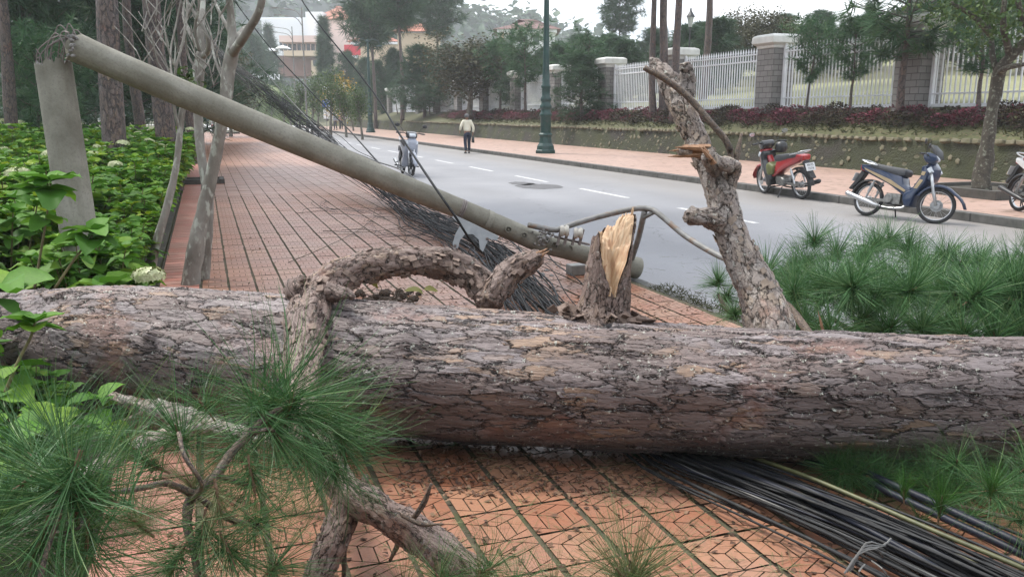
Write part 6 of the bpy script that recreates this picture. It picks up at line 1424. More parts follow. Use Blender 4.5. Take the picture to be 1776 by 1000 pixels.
# ================================================================== CONCRETE POLES
def conc_mat():
    m, t, b, o = setup('weathered_concrete')
    at = node(t, 'ShaderNodeAttribute', attribute_name='rest')
    n1 = node(t, 'ShaderNodeTexNoise', {'Vector': at.outputs['Vector'], 'Scale': 3.0, 'Detail': 7.0, 'Roughness': .6}); n2 = node(t, 'ShaderNodeTexNoise', {'Vector': at.outputs['Vector'], 'Scale': 55.0, 'Detail': 4.0, 'Roughness': .7})
    mp = node(t, 'ShaderNodeMapping', {0: at.outputs['Vector'], 'Scale': (1.5, 14, 14)}); n3 = node(t, 'ShaderNodeTexNoise', {'Vector': mp.outputs[0], 'Scale': 1.0, 'Detail': 5.0})
    col = ramp(t, n1.outputs[0], [(.3, (.13, .122, .095)), (.5, (.21, .203, .165)), (.75, (.30, .29, .25))])
    col = mixc(t, ramp(t, n3.outputs[0], [(.5, (0, 0, 0)), (.72, (.6, .6, .6))]), col, (.13, .12, .09)); col = mixc(t, mth(t, 'MULTIPLY', ramp(t, n2.outputs[0], [(.3, (1, 1, 1)), (.5, (0, 0, 0))]), .5), col, (.10, .095, .08))
    t.links.new(col, b.inputs['Base Color']); b.inputs['Roughness'].default_value = .8
    bp = node(t, 'ShaderNodeBump', {'Height': mth(t, 'ADD', n2.outputs[0], n3.outputs[0]), 'Strength': .5, 'Distance': .006}); t.links.new(bp.outputs[0], b.inputs['Normal']); return m
M_conc = conc_mat(); M_frac = mat('broken_concrete', (.30, .29, .28), (.16, .155, .15), scale=35, rough=.95, bump=1.0)
M_rebar = mat('bent_rebar', (.24, .21, .20), (.13, .11, .10), scale=30, rough=.7, metal=.2)
r = empty('standing_pole_stump', G(165, 560, 0), label='lower half of the snapped concrete pole still standing in the bushes', cat='pole stump')
D0 = 6.5; b0, b1 = P(165, 590, D0 + .05), P(93, 114, D0); R0, R1 = .137, .133
segp = 72; V = []; rest = []; ax_ = (b1 - b0); H = ax_.length; ax_.normalize(); N_ = ax_.cross(Vector((0, 1, 0))).normalized(); Bv = ax_.cross(N_)
nz = lambda a: .05 * noise.noise(Vector((math.cos(a) * 2.2, math.sin(a) * 2.2, 4))) + .03 * noise.noise(Vector((math.cos(a) * 7, math.sin(a) * 7, 4)))
for i in range(41):
    for j in range(segp):
        a = 2 * math.pi * j / segp; t = i / 40 * (H + nz(a) * 1.4); RR = R0 + (R1 - R0) * i / 40 + (.006 if j % 36 < 3 else 0)
        V.append(b0 + ax_ * t + (N_ * math.cos(a) + Bv * math.sin(a)) * RR); rest.append((t, RR * math.cos(a), RR * math.sin(a)))
mk = MB().add(V, [(i * segp + j, i * segp + (j + 1) % segp, (i + 1) * segp + (j + 1) % segp, (i + 1) * segp + j) for i in range(40) for j in range(segp)], rest)
mk.build('shaft', M_conc, r, smooth=True)
V = []
for k in range(9):
    q = 1 - k / 8 * .9
    for j in range(segp):
        a = 2 * math.pi * j / segp; dz = H + nz(a) * 1.4 * q - .05 * (1 - q) + .05 * (noise.noise(Vector((math.cos(a) * q * 6, math.sin(a) * q * 6, 8))) if 0 < k < 8 else 0)
        V.append(b0 + ax_ * dz + (N_ * math.cos(a) + Bv * math.sin(a)) * R1 * q)
MB().add(V, [(i * segp + j, i * segp + (j + 1) % segp, (i + 1) * segp + (j + 1) % segp, (i + 1) * segp + j) for i in range(8) for j in range(segp)] + [tuple(8 * segp + j for j in range(segp))]).build('broken_top', M_frac, r)
E1 = P(126, 80, 6.42)
for k in range(17):
    a = k * 2 * math.pi / 17; s0 = b1 + (N_ * math.cos(a) + Bv * math.sin(a)) * .105 - ax_ * .06
    mk = MB()
    if k % 3: e = E1 + Vector((random.uniform(-.02, .10), random.uniform(-.10, .10), random.uniform(-.10, .12))); mk.tube([s0, s0 + Vector((random.uniform(-.02, .04), 0, random.uniform(.10, .2))), s0.lerp(e, .6) + Vector((0, 0, random.uniform(.06, .22))), e], [.0055] * 4, 6, step=.03)
    else: mk.tube([s0, s0 + Vector((random.uniform(-.04, .04), 0, .10)), s0 + Vector((random.uniform(-.08, .12), random.uniform(-.05, .05), random.uniform(.12, .22)))], [.0045] * 3, 6, step=.03)
    mk.build('rebar', M_rebar, r)
r = empty('fallen_concrete_pole', G(1090, 478, 0), label='long fallen concrete power pole slanting from the stump down to the road edge', cat='power pole')
def pole(name, pts, seg=64, bump=0, fr=(0, 0)):
    C_ = [P(p[0], p[1], p[3]) for p in pts]; rr_ = [p[2] * p[3] * K_ for p in pts]; V, Fl, rest = tube(C_, rr_, seg, .05, bump); mk = MB(); mk.V = [tuple(v) for v in V]; mk.F = Fl; mk.rest = [tuple(x) for x in rest]; mk.tint = [.5] * len(V)
    for end, on in ((0, fr[0]), (1, fr[1])):
        if on:
            n_ = len(V) // seg; i0 = 0 if end == 0 else (n_ - 1) * seg; dv = (C_[0] - C_[1]).normalized() if end == 0 else (C_[-1] - C_[-2]).normalized()
            for j in range(seg):
                a = 2 * math.pi * j / seg; d_ = dv * (on * (noise.noise(Vector((math.cos(a) * 1.6, math.sin(a) * 1.6, i0 * .1))) + .5 * noise.noise(Vector((math.cos(a) * 6, math.sin(a) * 6, i0 * .1))))); mk.V[i0 + j] = tuple(Vector(mk.V[i0 + j]) + d_)
    return mk.build(name, M_conc, r, smooth=2)
s1_ = pole('upper_shaft', [(126, 80, 25.5, 6.40), (200, 112.5, 24, 6.50), (400, 198, 23.2, 6.78), (580, 273, 21.5, 7.04), (700, 323, 19.3, 7.26), (800, 363, 17.6, 7.48), (900, 405, 17, 7.74), (938, 422, 17, 7.84)], fr=(.05, .05))
pole('lower_shaft', [(945, 424, 16, 7.86), (1000, 438, 16, 7.98), (1090, 461, 16, 8.2)], fr=(.05, 0))
pole('butt', [(1086, 460, 19, 8.19), (1106, 465, 19, 8.24)])
mk = MB()
for _ in range(60):
    c = P(random.gauss(941, 7), random.gauss(412, 9), 7.70 + random.uniform(-.05, .12)); s = random.uniform(.006, .02); mk.lathe([(s * .4, -s * .6), (s, -.1 * s), (s * .8, s * .4), (s * .3, s * .7)], c, seg=6, m=Matrix.Rotation(random.uniform(0, 3), 4, 'X') @ Matrix.Rotation(random.uniform(0, 3), 4, 'Z'))
mk.build('crushed_concrete', M_frac, r)
mk = MB()
for _ in range(40):
    c = P(random.gauss(125, 4), random.uniform(62, 98), 6.35 + random.uniform(-.08, .08)); s = random.uniform(.006, .022); mk.lathe([(s * .4, -s * .6), (s, -.1 * s), (s * .8, s * .4), (s * .3, s * .7)], c, seg=6, m=Matrix.Rotation(random.uniform(0, 3), 4, 'X'))
mk.build('broken_edge', M_frac, r)
def ring(px, py, rp, d, px2, py2, wd, name, m, k=1.04):
    a, b_ = P(px, py, d), P(px2, py2, d + .02); dv = (b_ - a).normalized(); mk = MB(); mk.tube([a - dv * wd / 2, a + dv * wd / 2], [rp * d * K_ * k] * 2, 32, curve=False); return mk.build(name, m, r)
for x, y in ((796, 361.5), (799, 362.7), (802, 364)): ring(x, y, 17.6, 7.47, x + 10, y + 4.3, .010, 'wire_wrap', M_rebar, 1.03)
ring(846, 382, 17.3, 7.59, 856, 386.2, .05, 'collar', M_conc, 1.05)
# bolt pockets along the pole
for (x, y, d) in ((882, 398, 7.66), (909, 408, 7.74), (963, 425, 7.88), (988, 431, 7.95), (1018, 440, 8.02), (1080, 456, 8.16)):
    c = P(x, y, d); n_ = (Vector((0, 0, CH)) - c).normalized(); c = c + n_ * (.092 if x < 940 else .087); q = n_.to_track_quat('Z', 'Y').to_matrix().to_4x4()
    mk = MB().lathe([(.030, -.03), (.031, .003), (.024, .005), (.020, -.012)], c, seg=16, m=q, cap=False); mk.lathe([(.024, -.012), (.010, -.012), (.010, .0), (.004, .001)], c, seg=10, m=q); mk.build('bolt_pocket', M_conc, r)
# grey steel bracket hanging below the pole
ob = [(787, 372), (825, 390), (865, 410), (862, 417), (848, 414), (843, 424), (836, 441), (832, 429), (830.5, 415.5), (820, 406), (806, 406.5), (797.5, 417), (794.5, 430.5), (786, 430), (785, 421.5), (790, 405), (799, 390), (784, 377)]
pts = [P(x, y, 7.38) for x, y in ob]; back = [p + Vector((0, .012, 0)) for p in pts]; n = len(pts)
mk = MB().add(pts + back, [tuple(range(n)), tuple(range(2 * n - 1, n - 1, -1))] + [(i, i + n, (i + 1) % n + n, (i + 1) % n) for i in range(n)]); mk.build('steel_bracket', mat('grey_bracket_paint', (.34, .37, .39), (.26, .285, .3), scale=14, rough=.5), r)
for x, y in ((789, 426), (845, 414)): MB().lathe([(.014, -.02), (.014, .0), (.006, .004)], P(x, y, 7.37), seg=8, m=Rx).build('bolt', M_rebar, r)
# lamp arm: pipe clamped on the pole, bowed over the road, with its strut
arm = MB(); arm.tube([P(917, 390, 7.62), P(945, 396, 7.7), P(965, 399, 7.72), P(985, 392, 7.7), P(1030, 378, 7.65), P(1075, 367, 7.6), P(1108, 361, 7.55), P(1130, 363, 7.5), P(1148, 375, 7.4), P(1190, 410, 7.2), P(1240, 440, 6.9), P(1275, 455, 6.7)], [.026] * 12, 14, step=.05); A1 = arm.build('lamp_arm', M_galv, r, smooth=True)
st = MB(); st.tube([P(1118, 366, 7.53), P(1108, 410, 7.8), P(1096, 448, 8.1)], [.028] * 3, 12, step=.1); st.tube([P(1116, 378, 7.55), P(1136, 367, 7.48)], [.018, .018], 10, curve=False); st.build('strut', M_galv, A1, smooth=True)
M_por = mat('white_porcelain_straps', (.52, .50, .45), (.30, .28, .24), scale=20, rough=.5)
for k, x in enumerate((979, 1003)):
    c = P(x, 404 if k == 0 else 408, 7.66); mk = MB().lathe([(.045, -.04), (.055, -.02), (.04, 0), (.055, .02), (.045, .04)], c + Vector((0, 0, .02)), seg=14, m=Matrix.Rotation(R(90), 4, 'Y')); mk.build('insulator', M_por, r, smooth=2)
mk = MB()
for x in (970, 982, 996, 1008): mk.box(P(x, 411, 7.70), (.022, .06, .15), m=Matrix.Rotation(R(14), 4, 'Y'))
mk.box(P(992, 417, 7.74), (.34, .05, .018), m=Matrix.Rotation(R(13), 4, 'Y')); mk.build('clamp_frame', M_rebar, r)
# small broken box below the pole
o = empty('junction_box', G(1000, 476, .0), .4, label='small grey junction box lying open under the pole beside the broken stub', cat='box')
MB().slab([(-.09, 0), (.09, 0), (.09, .11), (-.09, .11)], .14, bev=.01).build('case', mat('grey_plastic', (.22, .22, .21), (.15, .15, .14), scale=12, rough=.5), o, local=True)
MB().box((.14, 0, .07), (.012, .13, .13), m=Matrix.Rotation(R(25), 4, 'Y')).build('lid', M_white, o, local=True)

# ================================================================== CABLES
M_cab = mat('black_cable', (.014, .015, .017), (.008, .009, .010), scale=30, rough=.6, spots=(.03, .03, .028), spotscale=15, spec=.3)
M_cabb = mat('blue_black_cable', (.012, .016, .03), (.008, .010, .018), scale=30, rough=.5, spec=.35)
M_cabg = mat('olive_cable', (.12, .12, .05), (.07, .075, .035), scale=30, rough=.5)
M_cabw = mat('pale_grey_cable', (.17, .17, .165), (.11, .11, .105), scale=30, rough=.5); M_cabm = mat('mid_grey_cable', (.04, .042, .045), (.022, .024, .026), scale=30, rough=.6, spec=.3)
MAINP = [P(350, 60, 34), P(380, 95, 31), P(470, 168, 25), P(555, 236, 19.5), P(620, 296, 16.2), G(690, 352, .10), G(760, 395, .07), G(830, 432, .06), G(880, 480, .05), G(925, 535, .04), G(985, 610, .035), G(1080, 700, .03), G(1190, 795, .03), G(1330, 858, .03), G(1480, 925, .03), G(1640, 1005, .03), G(1850, 1110, .03)]
tv, _ = smooth_path(MAINP, [.01] * len(MAINP), .35); tv = np.array(tv); tdir = np.gradient(tv, axis=0); tdir /= np.linalg.norm(tdir, axis=1)[:, None]
sd = np.cross(tdir, [0, 0, 1.]); sd /= np.linalg.norm(sd, axis=1)[:, None]; upv = np.cross(sd, tdir)
bun = empty('cable_bundle', G(880, 480, 0), label='thick tangled bundle of black cables running under the fallen trunk and across the pavement', cat='cable bundle')
dist = np.linalg.norm(tv - np.array([0, 0, CH]), axis=1)
for k in range(54):
    a = random.gauss(0, .55); b_ = random.uniform(0, 1); ph = random.uniform(0, 6.28); n_ = len(tv); S_ = np.arange(n_) * .35
    loose = (.15 if k % 6 == 0 else .065)
    oa = a * (.20 + .16 * np.exp(-((dist - 11) / 3.0) ** 2) - .03 * np.exp(-((dist - 3.6) / 1.2) ** 2)) + loose * np.sin(S_ * random.uniform(.35, .9) + ph) + .03 * np.sin(S_ * 2.3 + ph * 2)
    air = np.clip((dist - 16) / 4, 0, 1)
    under = np.exp(-((dist - 4.2) / .7) ** 2)
    ob_ = (b_ * .10 * (1 - .75 * under)) * (1 - air) + air * (b_ - .5) * .45 + (.02 if k % 7 else .03) * np.sin(S_ * 1.7 + ph) * (1 - under)
    ob_ = np.where(air > 0, ob_, np.maximum(ob_, -.02))
    pts = tv + sd * oa[:, None] + upv * ob_[:, None]
    ra = random.choice([.0045, .0055, .007, .009]); mm = random.choice([M_cab, M_cab, M_cab, M_cabb, M_cab, M_cabm, M_cabw if k % 9 == 0 else M_cab])
    mk = MB().tube([tuple(p) for p in pts], [ra] * n_, 6, step=.18); mk.build('cable', mm, bun, smooth=True)
# loose loops and curls near the bracket and beneath the pole
mk = MB()
for k in range(22):
    c = G(random.uniform(835, 880), random.uniform(432, 468), .0); ra = random.uniform(.12, .3); pts = [c + Vector((ra * .55 * math.cos(t) + random.gauss(0, .02), ra * .6 * math.sin(t), max(.012, ra * (1 + math.sin(t * .7 + k)) * .55))) for t in np.linspace(k, k + random.uniform(3, 6), 9)]
    mk.tube(pts, [.0038] * 9, 5, step=.05)
tag(mk.build('loose_loops', M_cab, bun), kind='stuff')
mk = MB()
for k in range(34):
    L_, s_ = random.uniform(1.9, 3.5), random.uniform(7.5, 14); a = random.uniform(-.5, .5); pts = []
    for q in range(6): pts.append(S(max(1.2, min(3.78, L_)), s_, random.uniform(.008, .06))); a += random.gauss(0, .45); L_ += math.sin(a) * .28; s_ += math.cos(a) * .34
    mk.tube(pts, [.003] * 6, 5, step=.08)
tag(mk.build('loose_wires', M_cabm, bun), kind='stuff')
o = empty('tie_wire', G(1505, 975, .1), label='pale twisted tie wire knotted round the bundle at the bottom right', cat='wire')
mk = MB()
for k in range(4):
    c = G(1510 + k * 4, 972 - k * 2, .09); mk.tube([c + Vector((-.10, -.03, -.03)), c + Vector((-.04, .01, .02 + .01 * k)), c + Vector((.03, .03, .03)), c + Vector((.07, .06, -.02 + .02 * k))], [.0035] * 4, 5, step=.03)
mk.tube([G(1512, 972, .1), G(1530, 985, .12), G(1540, 1000, .08)], [.003] * 3, 5, step=.03); mk.tube([G(1500, 978, .1), G(1490, 990, .1), G(1492, 1005, .05)], [.003] * 3, 5, step=.03); mk.build('wire', M_cabw, o)
def cable(pts, ra, m, label, group=None, name='cable', cat='cable'):
    mk = MB().tube([tuple(p) for p in pts], [ra] * len(pts), 9, step=.06); o = mk.build(name, m, None, smooth=True); return tag(o, label, cat, group)
cable([G(1330, 780, .03), G(1450, 800, .06), G(1560, 845, .09), G(1660, 890, .10), G(1776, 945, .10), G(1900, 1010, .08)], .0155, M_cabb, 'uppermost of the thick blue-black cables at the lower right')
cable([G(1330, 790, .03), G(1450, 812, .05), G(1560, 862, .06), G(1660, 908, .07), G(1776, 962, .07), G(1900, 1030, .05)], .016, M_cabb, 'lower of the two thick blue-black cables at the lower right')
cable([G(1220, 785, .03), G(1360, 832, .06), G(1500, 895, .07), G(1620, 955, .07), G(1760, 1030, .06)], .014, M_cabb, 'thick blue-black cable along the upper edge of the bundle at the lower right')
cable([G(1200, 790, .04), G(1350, 845, .08), G(1480, 905, .09), G(1600, 970, .09), G(1700, 1030, .06)], .011, M_cabb, 'shiny dark cable lying on top of the bundle at the lower right')
cable([G(1300, 790, .05), G(1400, 826, .09), G(1500, 868, .10), G(1620, 920, .10), G(1776, 985, .10), G(1880, 1030, .08)], .0095, M_cabg, 'olive green cable between the bundle and the thick blue-black cables')
cable([G(1470, 868, .04), G(1560, 912, .05), G(1650, 955, .06), G(1750, 1005, .06), G(1850, 1060, .05)], .0045, M_cabg, 'thin yellowish wire beside the olive green cable')
W_ = [('taut dark wire sagging from the top left, across the pole to the bracket', [P(500, -40, 15), P(540, 25, 14), P(640, 150, 11.5), P(690, 228, 9.2), P(735, 296, 7.4), P(762, 336, 7.0), P(790, 376, 6.95), P(815, 415, 7.05), P(836, 438, 7.3)], .011, M_cab),
      ('thin pale wire slanting down behind the fallen pole to the scooter', [P(420, 82, 22), P(505, 175, 18), P(570, 240, 14), P(640, 275, 12), P(705, 300, 11), P(790, 372, 9.0)], .009, M_cabw),
      ('dark wire crossing the grey tree towards the roundabout sign', [P(390, -20, 24), P(470, 85, 22), P(540, 160, 20), P(575, 196, 19), P(605, 225, 18), P(650, 275, 15), P(715, 345, 12)], .014, M_cab),
      ('thin dark wire in the gap between the arch and the broken stub', [P(905, 442, 7.6), G(940, 480, .04), G(975, 520, .03), G(1010, 560, .03)], .006, M_cab)]
for lab, pts, ra, m in W_: cable(pts, ra, m, lab, name='wire', cat='wire')
# twigs lying on the pavement under the pole
for (pts, lab) in (([(560, 400), (640, 402), (720, 392), (790, 402)], 'long thin bare twig on the pavement below the pole'), ([(500, 455), (560, 430), (620, 400), (660, 368)], 'bare twig slanting up the pavement toward the pole'), ([(690, 395), (705, 408), (700, 422)], 'tiny forked twig under the cables')):
    mk = MB().tube([G(x, y, .015 + .03 * (k % 2)) for k, (x, y) in enumerate(pts)], [.005, .004, .004, .002][:len(pts)], 5, step=.1, bump=.2)
    for _ in range(5):
        i = random.randrange(len(pts) - 1); q = random.random(); x = pts[i][0] + (pts[i + 1][0] - pts[i][0]) * q; y = pts[i][1] + (pts[i + 1][1] - pts[i][1]) * q
        mk.tube([G(x, y, .02), G(x + random.uniform(5, 25), y + random.uniform(-14, 14), .05)], [.003, .0015], 4, curve=False)
    tag(mk.build('twig', M_twig, None), lab, 'twig')

# ================================================================== HYDRANGEA BED
M_hyd = leafmat('hydrangea_leaves', (.055, .16, .012), (.15, .32, .018), (.34, .43, .035), rough=.6, trans=.3)
M_hydd = leafmat('hydrangea_leaves_deep', (.05, .15, .016), (.11, .27, .026), (.20, .34, .035), rough=.6, trans=.3)
M_hst = mat('hydrangea_stems', (.16, .15, .06), (.10, .075, .035), scale=14, rough=.8); M_flo = mat('creamy_petals', (.50, .50, .32), (.36, .42, .18), scale=25, rough=.6)
def hyd(rs, n, h, sp, lf, m=M_hyd):
    mk = MB(); LV = []; pos = []; dr = []; sz = []; tips = []
    for k in range(n):
        a = rs.uniform(0, 6.28); q = sp * math.sqrt(rs.uniform(.02, 1)); hh = h * rs.uniform(.62, 1.05) * (1 - .25 * (q / sp) ** 2)
        p0 = np.array([q * .3 * math.cos(a), q * .3 * math.sin(a), -.06]); p1 = np.array([q * .7 * math.cos(a), q * .7 * math.sin(a), hh * .5]); p2 = np.array([q * math.cos(a), q * math.sin(a), hh])
        mk.tube([p0, p1, p2], [.007, .006, .0045], 5, step=.15); tips.append(p2)
        for lev, (zz, nl) in enumerate(((1.0, 5), (.9, 4), (.74, 4), (.56, 3), (.38, 2))):
            c = p1 + (p2 - p1) * ((zz - .5) / .5) if zz > .5 else p0 + (p1 - p0) * (zz / .5); a0 = rs.uniform(0, 6.28)
            for j in range(nl):
                b_ = a0 + j * 2 * math.pi / nl + rs.normal(0, .2); pos.append(c); dr.append((math.cos(b_), math.sin(b_), (.75 if lev == 0 else .28) + rs.normal(0, .2))); sz.append(lf * (.75 if lev == 0 else 1.05))
    V, Fq, ti = leaves(np.array(pos), np.array(dr), np.array(sz), rs=rs, curl=.35, aspect=.62)
    zq = np.clip(ti * .75 + .0, 0, 1)
    sm = bpy.data.meshes.new('stems'); sm.from_pydata(mk.V, [], mk.F); sm.materials.append(M_hst)
    return mesh_np('foliage', V, Fq, m, tint=ti, smooth=True), sm, tips
rh = np.random.default_rng(5); HY = [hyd(rh, 15, .85, .42, .155, M_hyd if k % 2 else M_hydd) for k in range(5)]
def flower_me():
    n_ = 70; p = rh.normal(size=(n_, 3)); p[:, 2] = np.abs(p[:, 2]) * .9; p /= np.linalg.norm(p, axis=1)[:, None]; pos = p * np.array([.085, .085, .05]); V = []; Fc = []
    for c, nn in zip(pos, p):
        u = np.cross(nn, [.3, .2, .9]); u /= np.linalg.norm(u); v_ = np.cross(nn, u)
        for q in range(4):
            a = q * math.pi / 2; d1 = u * math.cos(a) + v_ * math.sin(a); d2 = u * math.cos(a + .8) + v_ * math.sin(a + .8); d3 = u * math.cos(a - .8) + v_ * math.sin(a - .8); b0 = len(V); s = .018
            V += [c, c + d2 * s * .8, c + d1 * s * 1.2 + nn * .004, c + d3 * s * .8]; Fc.append((b0, b0 + 1, b0 + 2, b0 + 3))
    return mesh_np('flower_head', np.array(V), np.array(Fc), M_flo)
FLM = flower_me()
def clear_of_trunk(p, m=.12):
    d2 = np.sqrt((Cc[:, 0] - p[0]) ** 2 + (Cc[:, 1] - p[1]) ** 2); i = d2.argmin(); return d2[i] > rr[i] + m
def hydrangea(L, s, sc, k, label, fl=0, group='hydrangeas filling the left bed'):
    p = S(L, s, zt(L, s) + .05); fo, sm, tips = HY[k]; r_h = empty('hydrangea', p, random.uniform(0, 6), label=label, cat='hydrangea', group=group); r_h.scale = (sc * random.uniform(.95, 1.1), sc * random.uniform(.95, 1.1), sc)
    link('foliage', fo, r_h, local=True); link('stems', sm, r_h, local=True)
    for q in random.sample(range(len(tips)), fl):
        o = link('flower_head', FLM, r_h, local=True); t_ = tips[q]; o.location = (t_[0], t_[1], t_[2] + .07 / sc); o.scale = (1 / sc * random.uniform(1.0, 1.4),) * 3; o.location.z += .05
    return r_h
cnt = 0
for s in np.arange(3.0, 26, .62):
    for L in np.arange(-.86, -11.5, -.66):
        L_, s_ = L + random.uniform(-.15, .15) * (1 if L < -1 else .3), s + random.uniform(-.2, .2); p = S(L_, s_)
        if p.y < 1.2 or not clear_of_trunk(p, .25): continue
        dcam = math.hypot(p.x, p.y); px = 888 + F * p.x / (p.y + .3)
        if px < -260 or (s > 20 and L < -9): continue
        front = p.y < 4.2
        sc = (.50 if front else min(1.35, .66 + .055 * (p.y - 4.5))) * random.uniform(.88, 1.1)
        if not front and px < 170 and p.y < 9: sc *= 1.32
        k = random.randrange(5); fl = (1 if random.random() < (.38 if p.y > 10 else .12) else 0) if p.y > 6 else 0
        hydrangea(L_, s_, sc, k, 'hydrangea bush with %s in the bed left of the pavement' % (('a cream flower head' if fl else ['deep green leaves', 'bright green leaves'][k % 2])), fl)
# the single white head just behind the trunk and the leafy shoots in front of it
def shoot(name, pts, whorls, label, flower=None, mats=M_hydd):
    r_ = empty(name, P(*pts[0]), label=label, cat='hydrangea shoot'); MB().tube([P(*p) for p in pts], [.009, .008, .006, .005, .004][:len(pts)], 7, step=.04).build('stem', M_hst, r_, smooth=True)
    pos = []; dr = []; sz = []
    for (px, py, d, n_, s_, up_) in whorls:
        a0 = random.uniform(0, 6)
        for j in range(n_): b_ = a0 + j * 6.283 / n_ + random.gauss(0, .15); pos.append(np.array(P(px, py, d))); dr.append((math.cos(b_), math.sin(b_), up_ + random.gauss(0, .15))); sz.append(s_)
    V, Fq, ti = leaves(np.array(pos), np.array(dr), np.array(sz), curl=.3, aspect=.66); link('leaves', mesh_np('leaves', V, Fq, mats, tint=ti, smooth=True), r_)
    if flower: o = link('flower_head', FLM, None); o.location = P(*flower[:3]); o.scale = (flower[3],) * 3; par(o, r_)
    return r_
shoot('hydrangea_shoot', [(5, 690, 3.7), (30, 630, 3.75), (55, 580, 3.8), (60, 560, 3.8)], [(60, 560, 3.8, 5, .14, .7), (58, 566, 3.8, 4, .16, .2), (28, 635, 3.75, 3, .16, .1), (8, 680, 3.7, 4, .17, .2)], 'leafy green shoot standing in front of the trunk at the left edge')
shoot('hydrangea_shoot', [(-40, 560, 3.9), (-20, 520, 3.95), (0, 495, 4.0)], [(0, 495, 4.0, 5, .20, .2), (-20, 520, 3.95, 4, .2, .1)], 'big yellow-green leaf pair over the left end of the trunk')
shoot('hydrangea_shoot', [(60, 500, 5.3), (72, 430, 5.3), (82, 370, 5.3), (88, 318, 5.3)], [(88, 315, 5.3, 7, .2, .35), (86, 330, 5.3, 6, .22, .1), (80, 380, 5.3, 4, .16, .1)], 'tall shoot with a broad leaf whorl in front of the standing pole stump')
shoot('hydrangea_shoot', [(95, 500, 5.1), (125, 455, 5.15), (152, 420, 5.2), (160, 408, 5.2)], [(160, 405, 5.2, 7, .19, .45), (155, 415, 5.2, 6, .22, .1)], 'slanting shoot with dark leaf whorl below the standing pole stump')
shoot('hydrangea_shoot', [(230, 520, 5.2), (245, 495, 5.2), (258, 482, 5.2)], [(252, 490, 5.2, 6, .18, .1), (225, 500, 5.1, 4, .2, .4), (185, 500, 5.0, 5, .2, .6)], 'white hydrangea head resting just above the trunk beside the grey tree', flower=(258, 480, 5.15, 1.15))
shoot('hydrangea_shoot', [(160, 745, 3.4), (165, 715, 3.45), (170, 695, 3.5)], [(172, 692, 3.5, 4, .12, .5), (165, 715, 3.45, 3, .12, .2), (170, 745, 3.35, 4, .2, .0), (90, 740, 3.3, 5, .22, .2)], 'small round-leaved shoot in the dark gap under the trunk at left')
# trimmed hedge far left
r = empty('clipped_hedge', S(-10.8, 20.5, zt(-10.8, 20) + .0), STREET, label='flat-topped yellow-green clipped hedge at the left edge behind the bushes', cat='hedge')
n_ = 9000; pos = rng.uniform([-3.2, -.4, 0], [3.2, .4, 1.05], (n_, 3)); V, Fq, ti = leaves(pos, rng.normal(size=(n_, 3)) + np.array([0, -.2, .4]), .07); link('foliage', mesh_np('foliage', V, Fq, M_hyd, tint=ti), r, local=True)
MB().tube([(-3, 0, -.1), (-3, 0, .9)], [.02, .02], 6).build('stems', M_twig, r, local=True)
# ================================================================== LITTER
M_deb = leafmat('bark_chips', (.06, .035, .025), (.16, .09, .06), (.30, .19, .12), rough=.85, trans=0)
def litter(name, n, area, size, m, label, flat=.25, zz=.006):
    pos = np.array([area() for _ in range(n)]); pos[:, 2] += zz; V, Fq, ti = leaves(pos, rng.normal(size=(n, 3)) * np.array([1, 1, flat]), size, curl=.5, aspect=.5)
    V[:, 2] = np.maximum(V[:, 2], .004); tag(link(name, mesh_np(name, V, Fq, m, tint=ti)), label, 'litter', kind='stuff')
def gpx(x0, x1, y0, y1, z=.002):
    def f_():
        while True:
            q = G(random.uniform(x0, x1), y0 + (y1 - y0) * random.random() ** 1.5, z); L_ = toLS(q)[0]
            if -.45 < L_ < 3.8: return np.array(q)
    return f_
litter('bark_chips', 1500, gpx(690, 1230, 765, 860), .022, M_deb, 'chips of bark strewn on the pavement just in front of the trunk')
litter('bark_chips', 900, gpx(560, 1230, 455, 560), .03, M_deb, 'chips of bark strewn on the pavement behind the trunk')
litter('fallen_leaves', 260, gpx(340, 1250, 250, 560), .035, M_deb, 'scattered small dead leaves on the brick pavement')
litter('fallen_leaves', 420, gpx(220, 1500, 800, 1000), .028, M_deb, 'scattered dead leaves and chips on the tiles in the foreground')
o_ = np.array([np.array(G(random.uniform(210, 1500), random.uniform(780, 1010), .006)) for _ in range(900)] + [np.array(G(random.uniform(600, 1250), random.uniform(440, 560), .006)) for _ in range(500)])
dv = rng.normal(size=(len(o_), 3)) * np.array([1, 1, .03]); V, Fq, ti = needles(o_, dv, 1, .16, .0022, cone=(0, 3), droop=0, segs=2); V[:, 2] = np.clip(V[:, 2], .004, .03)
tag(link('fallen_needles', mesh_np('fallen_needles', V, Fq, M_neep, tint=ti)), 'loose dry pine needles scattered on the tiles', 'needles', kind='stuff')
r = empty('root_clump', G(690, 512, 0), label='dark clump of soil and roots with two wilted leaves under the arching limb', cat='root clump')
mk = MB()
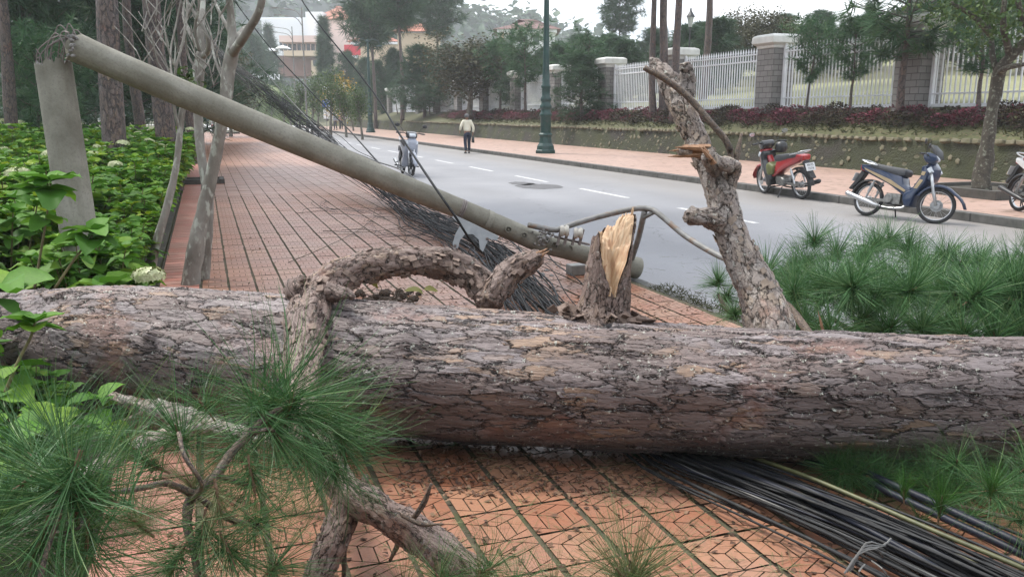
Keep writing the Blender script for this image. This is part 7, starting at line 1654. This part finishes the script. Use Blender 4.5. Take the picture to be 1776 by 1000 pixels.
for _ in range(60):
    c = G(random.gauss(672, 26), random.gauss(517, 7), random.uniform(.01, .10)); s = random.uniform(.015, .04); mk.lathe([(s * .4, -s * .6), (s, -.1 * s), (s * .8, s * .4), (s * .3, s * .7)], c, seg=6, m=Matrix.Rotation(random.uniform(0, 3), 4, 'X'))
mk.build('soil_clods', mat('dark_clods', (.07, .045, .03), (.025, .02, .015), scale=25, rough=.95, bump=1), r)
mk = MB()
for _ in range(40):
    c = G(random.gauss(675, 24), random.gauss(515, 7), .06); a = random.uniform(0, 6.28); mk.tube([c, c + Vector((math.cos(a) * .08, math.sin(a) * .08, random.uniform(0, .08))), c + Vector((math.cos(a) * .18, math.sin(a) * .18, random.uniform(-.05, .1)))], [.004, .003, .001], 4, step=.05)
mk.build('roots', M_twig, r)
pos = np.array([np.array(P(655, 500, 6.6)), np.array(P(700, 505, 6.5)), np.array(P(735, 502, 6.5))]); V, Fq, ti = leaves(pos, np.array([(-.6, -.2, .5), (.8, -.3, .2), (.9, 0, .1)]), np.array([.22, .16, .12])); link('wilted_leaves', mesh_np('wilted_leaves', V, Fq, leafmat('wilted_leaf', (.12, .13, .03), (.22, .19, .04), (.25, .16, .05)), tint=ti), r)
mk = MB()
for _ in range(120):
    c = G(random.gauss(905, 22), random.gauss(488, 12), .0); s = random.uniform(.01, .03); mk.lathe([(s * .4, -.002), (s, s * .2), (s * .8, s * .5), (s * .3, s * .7)], c, seg=6, m=Matrix.Rotation(random.uniform(0, .6), 4, 'X'))
tag(mk.build('concrete_rubble', M_frac, None), 'crumbs of broken concrete on the pavement beneath the cracked pole', 'rubble', kind='stuff')

# ---- haze: one even box of air round the whole scene, the sky outside
m = bpy.data.materials.new('haze'); m.use_nodes = True; t = m.node_tree; t.nodes.clear()
pv = node(t, 'ShaderNodeVolumePrincipled', {'Color': (.93, .97, 1.0), 'Density': HAZE, 'Anisotropy': .0}) if HAZE else None
if HAZE:
    o_n = node(t, 'ShaderNodeOutputMaterial', {1: pv.outputs[0]})
    o = MB().box((0, 260, 29), (900, 640, 66)).build('haze', m, None, attrs=False); tag(o, kind='stuff'); o['label'] = 'thin bluish haze in the air down the street'; o['category'] = 'haze'
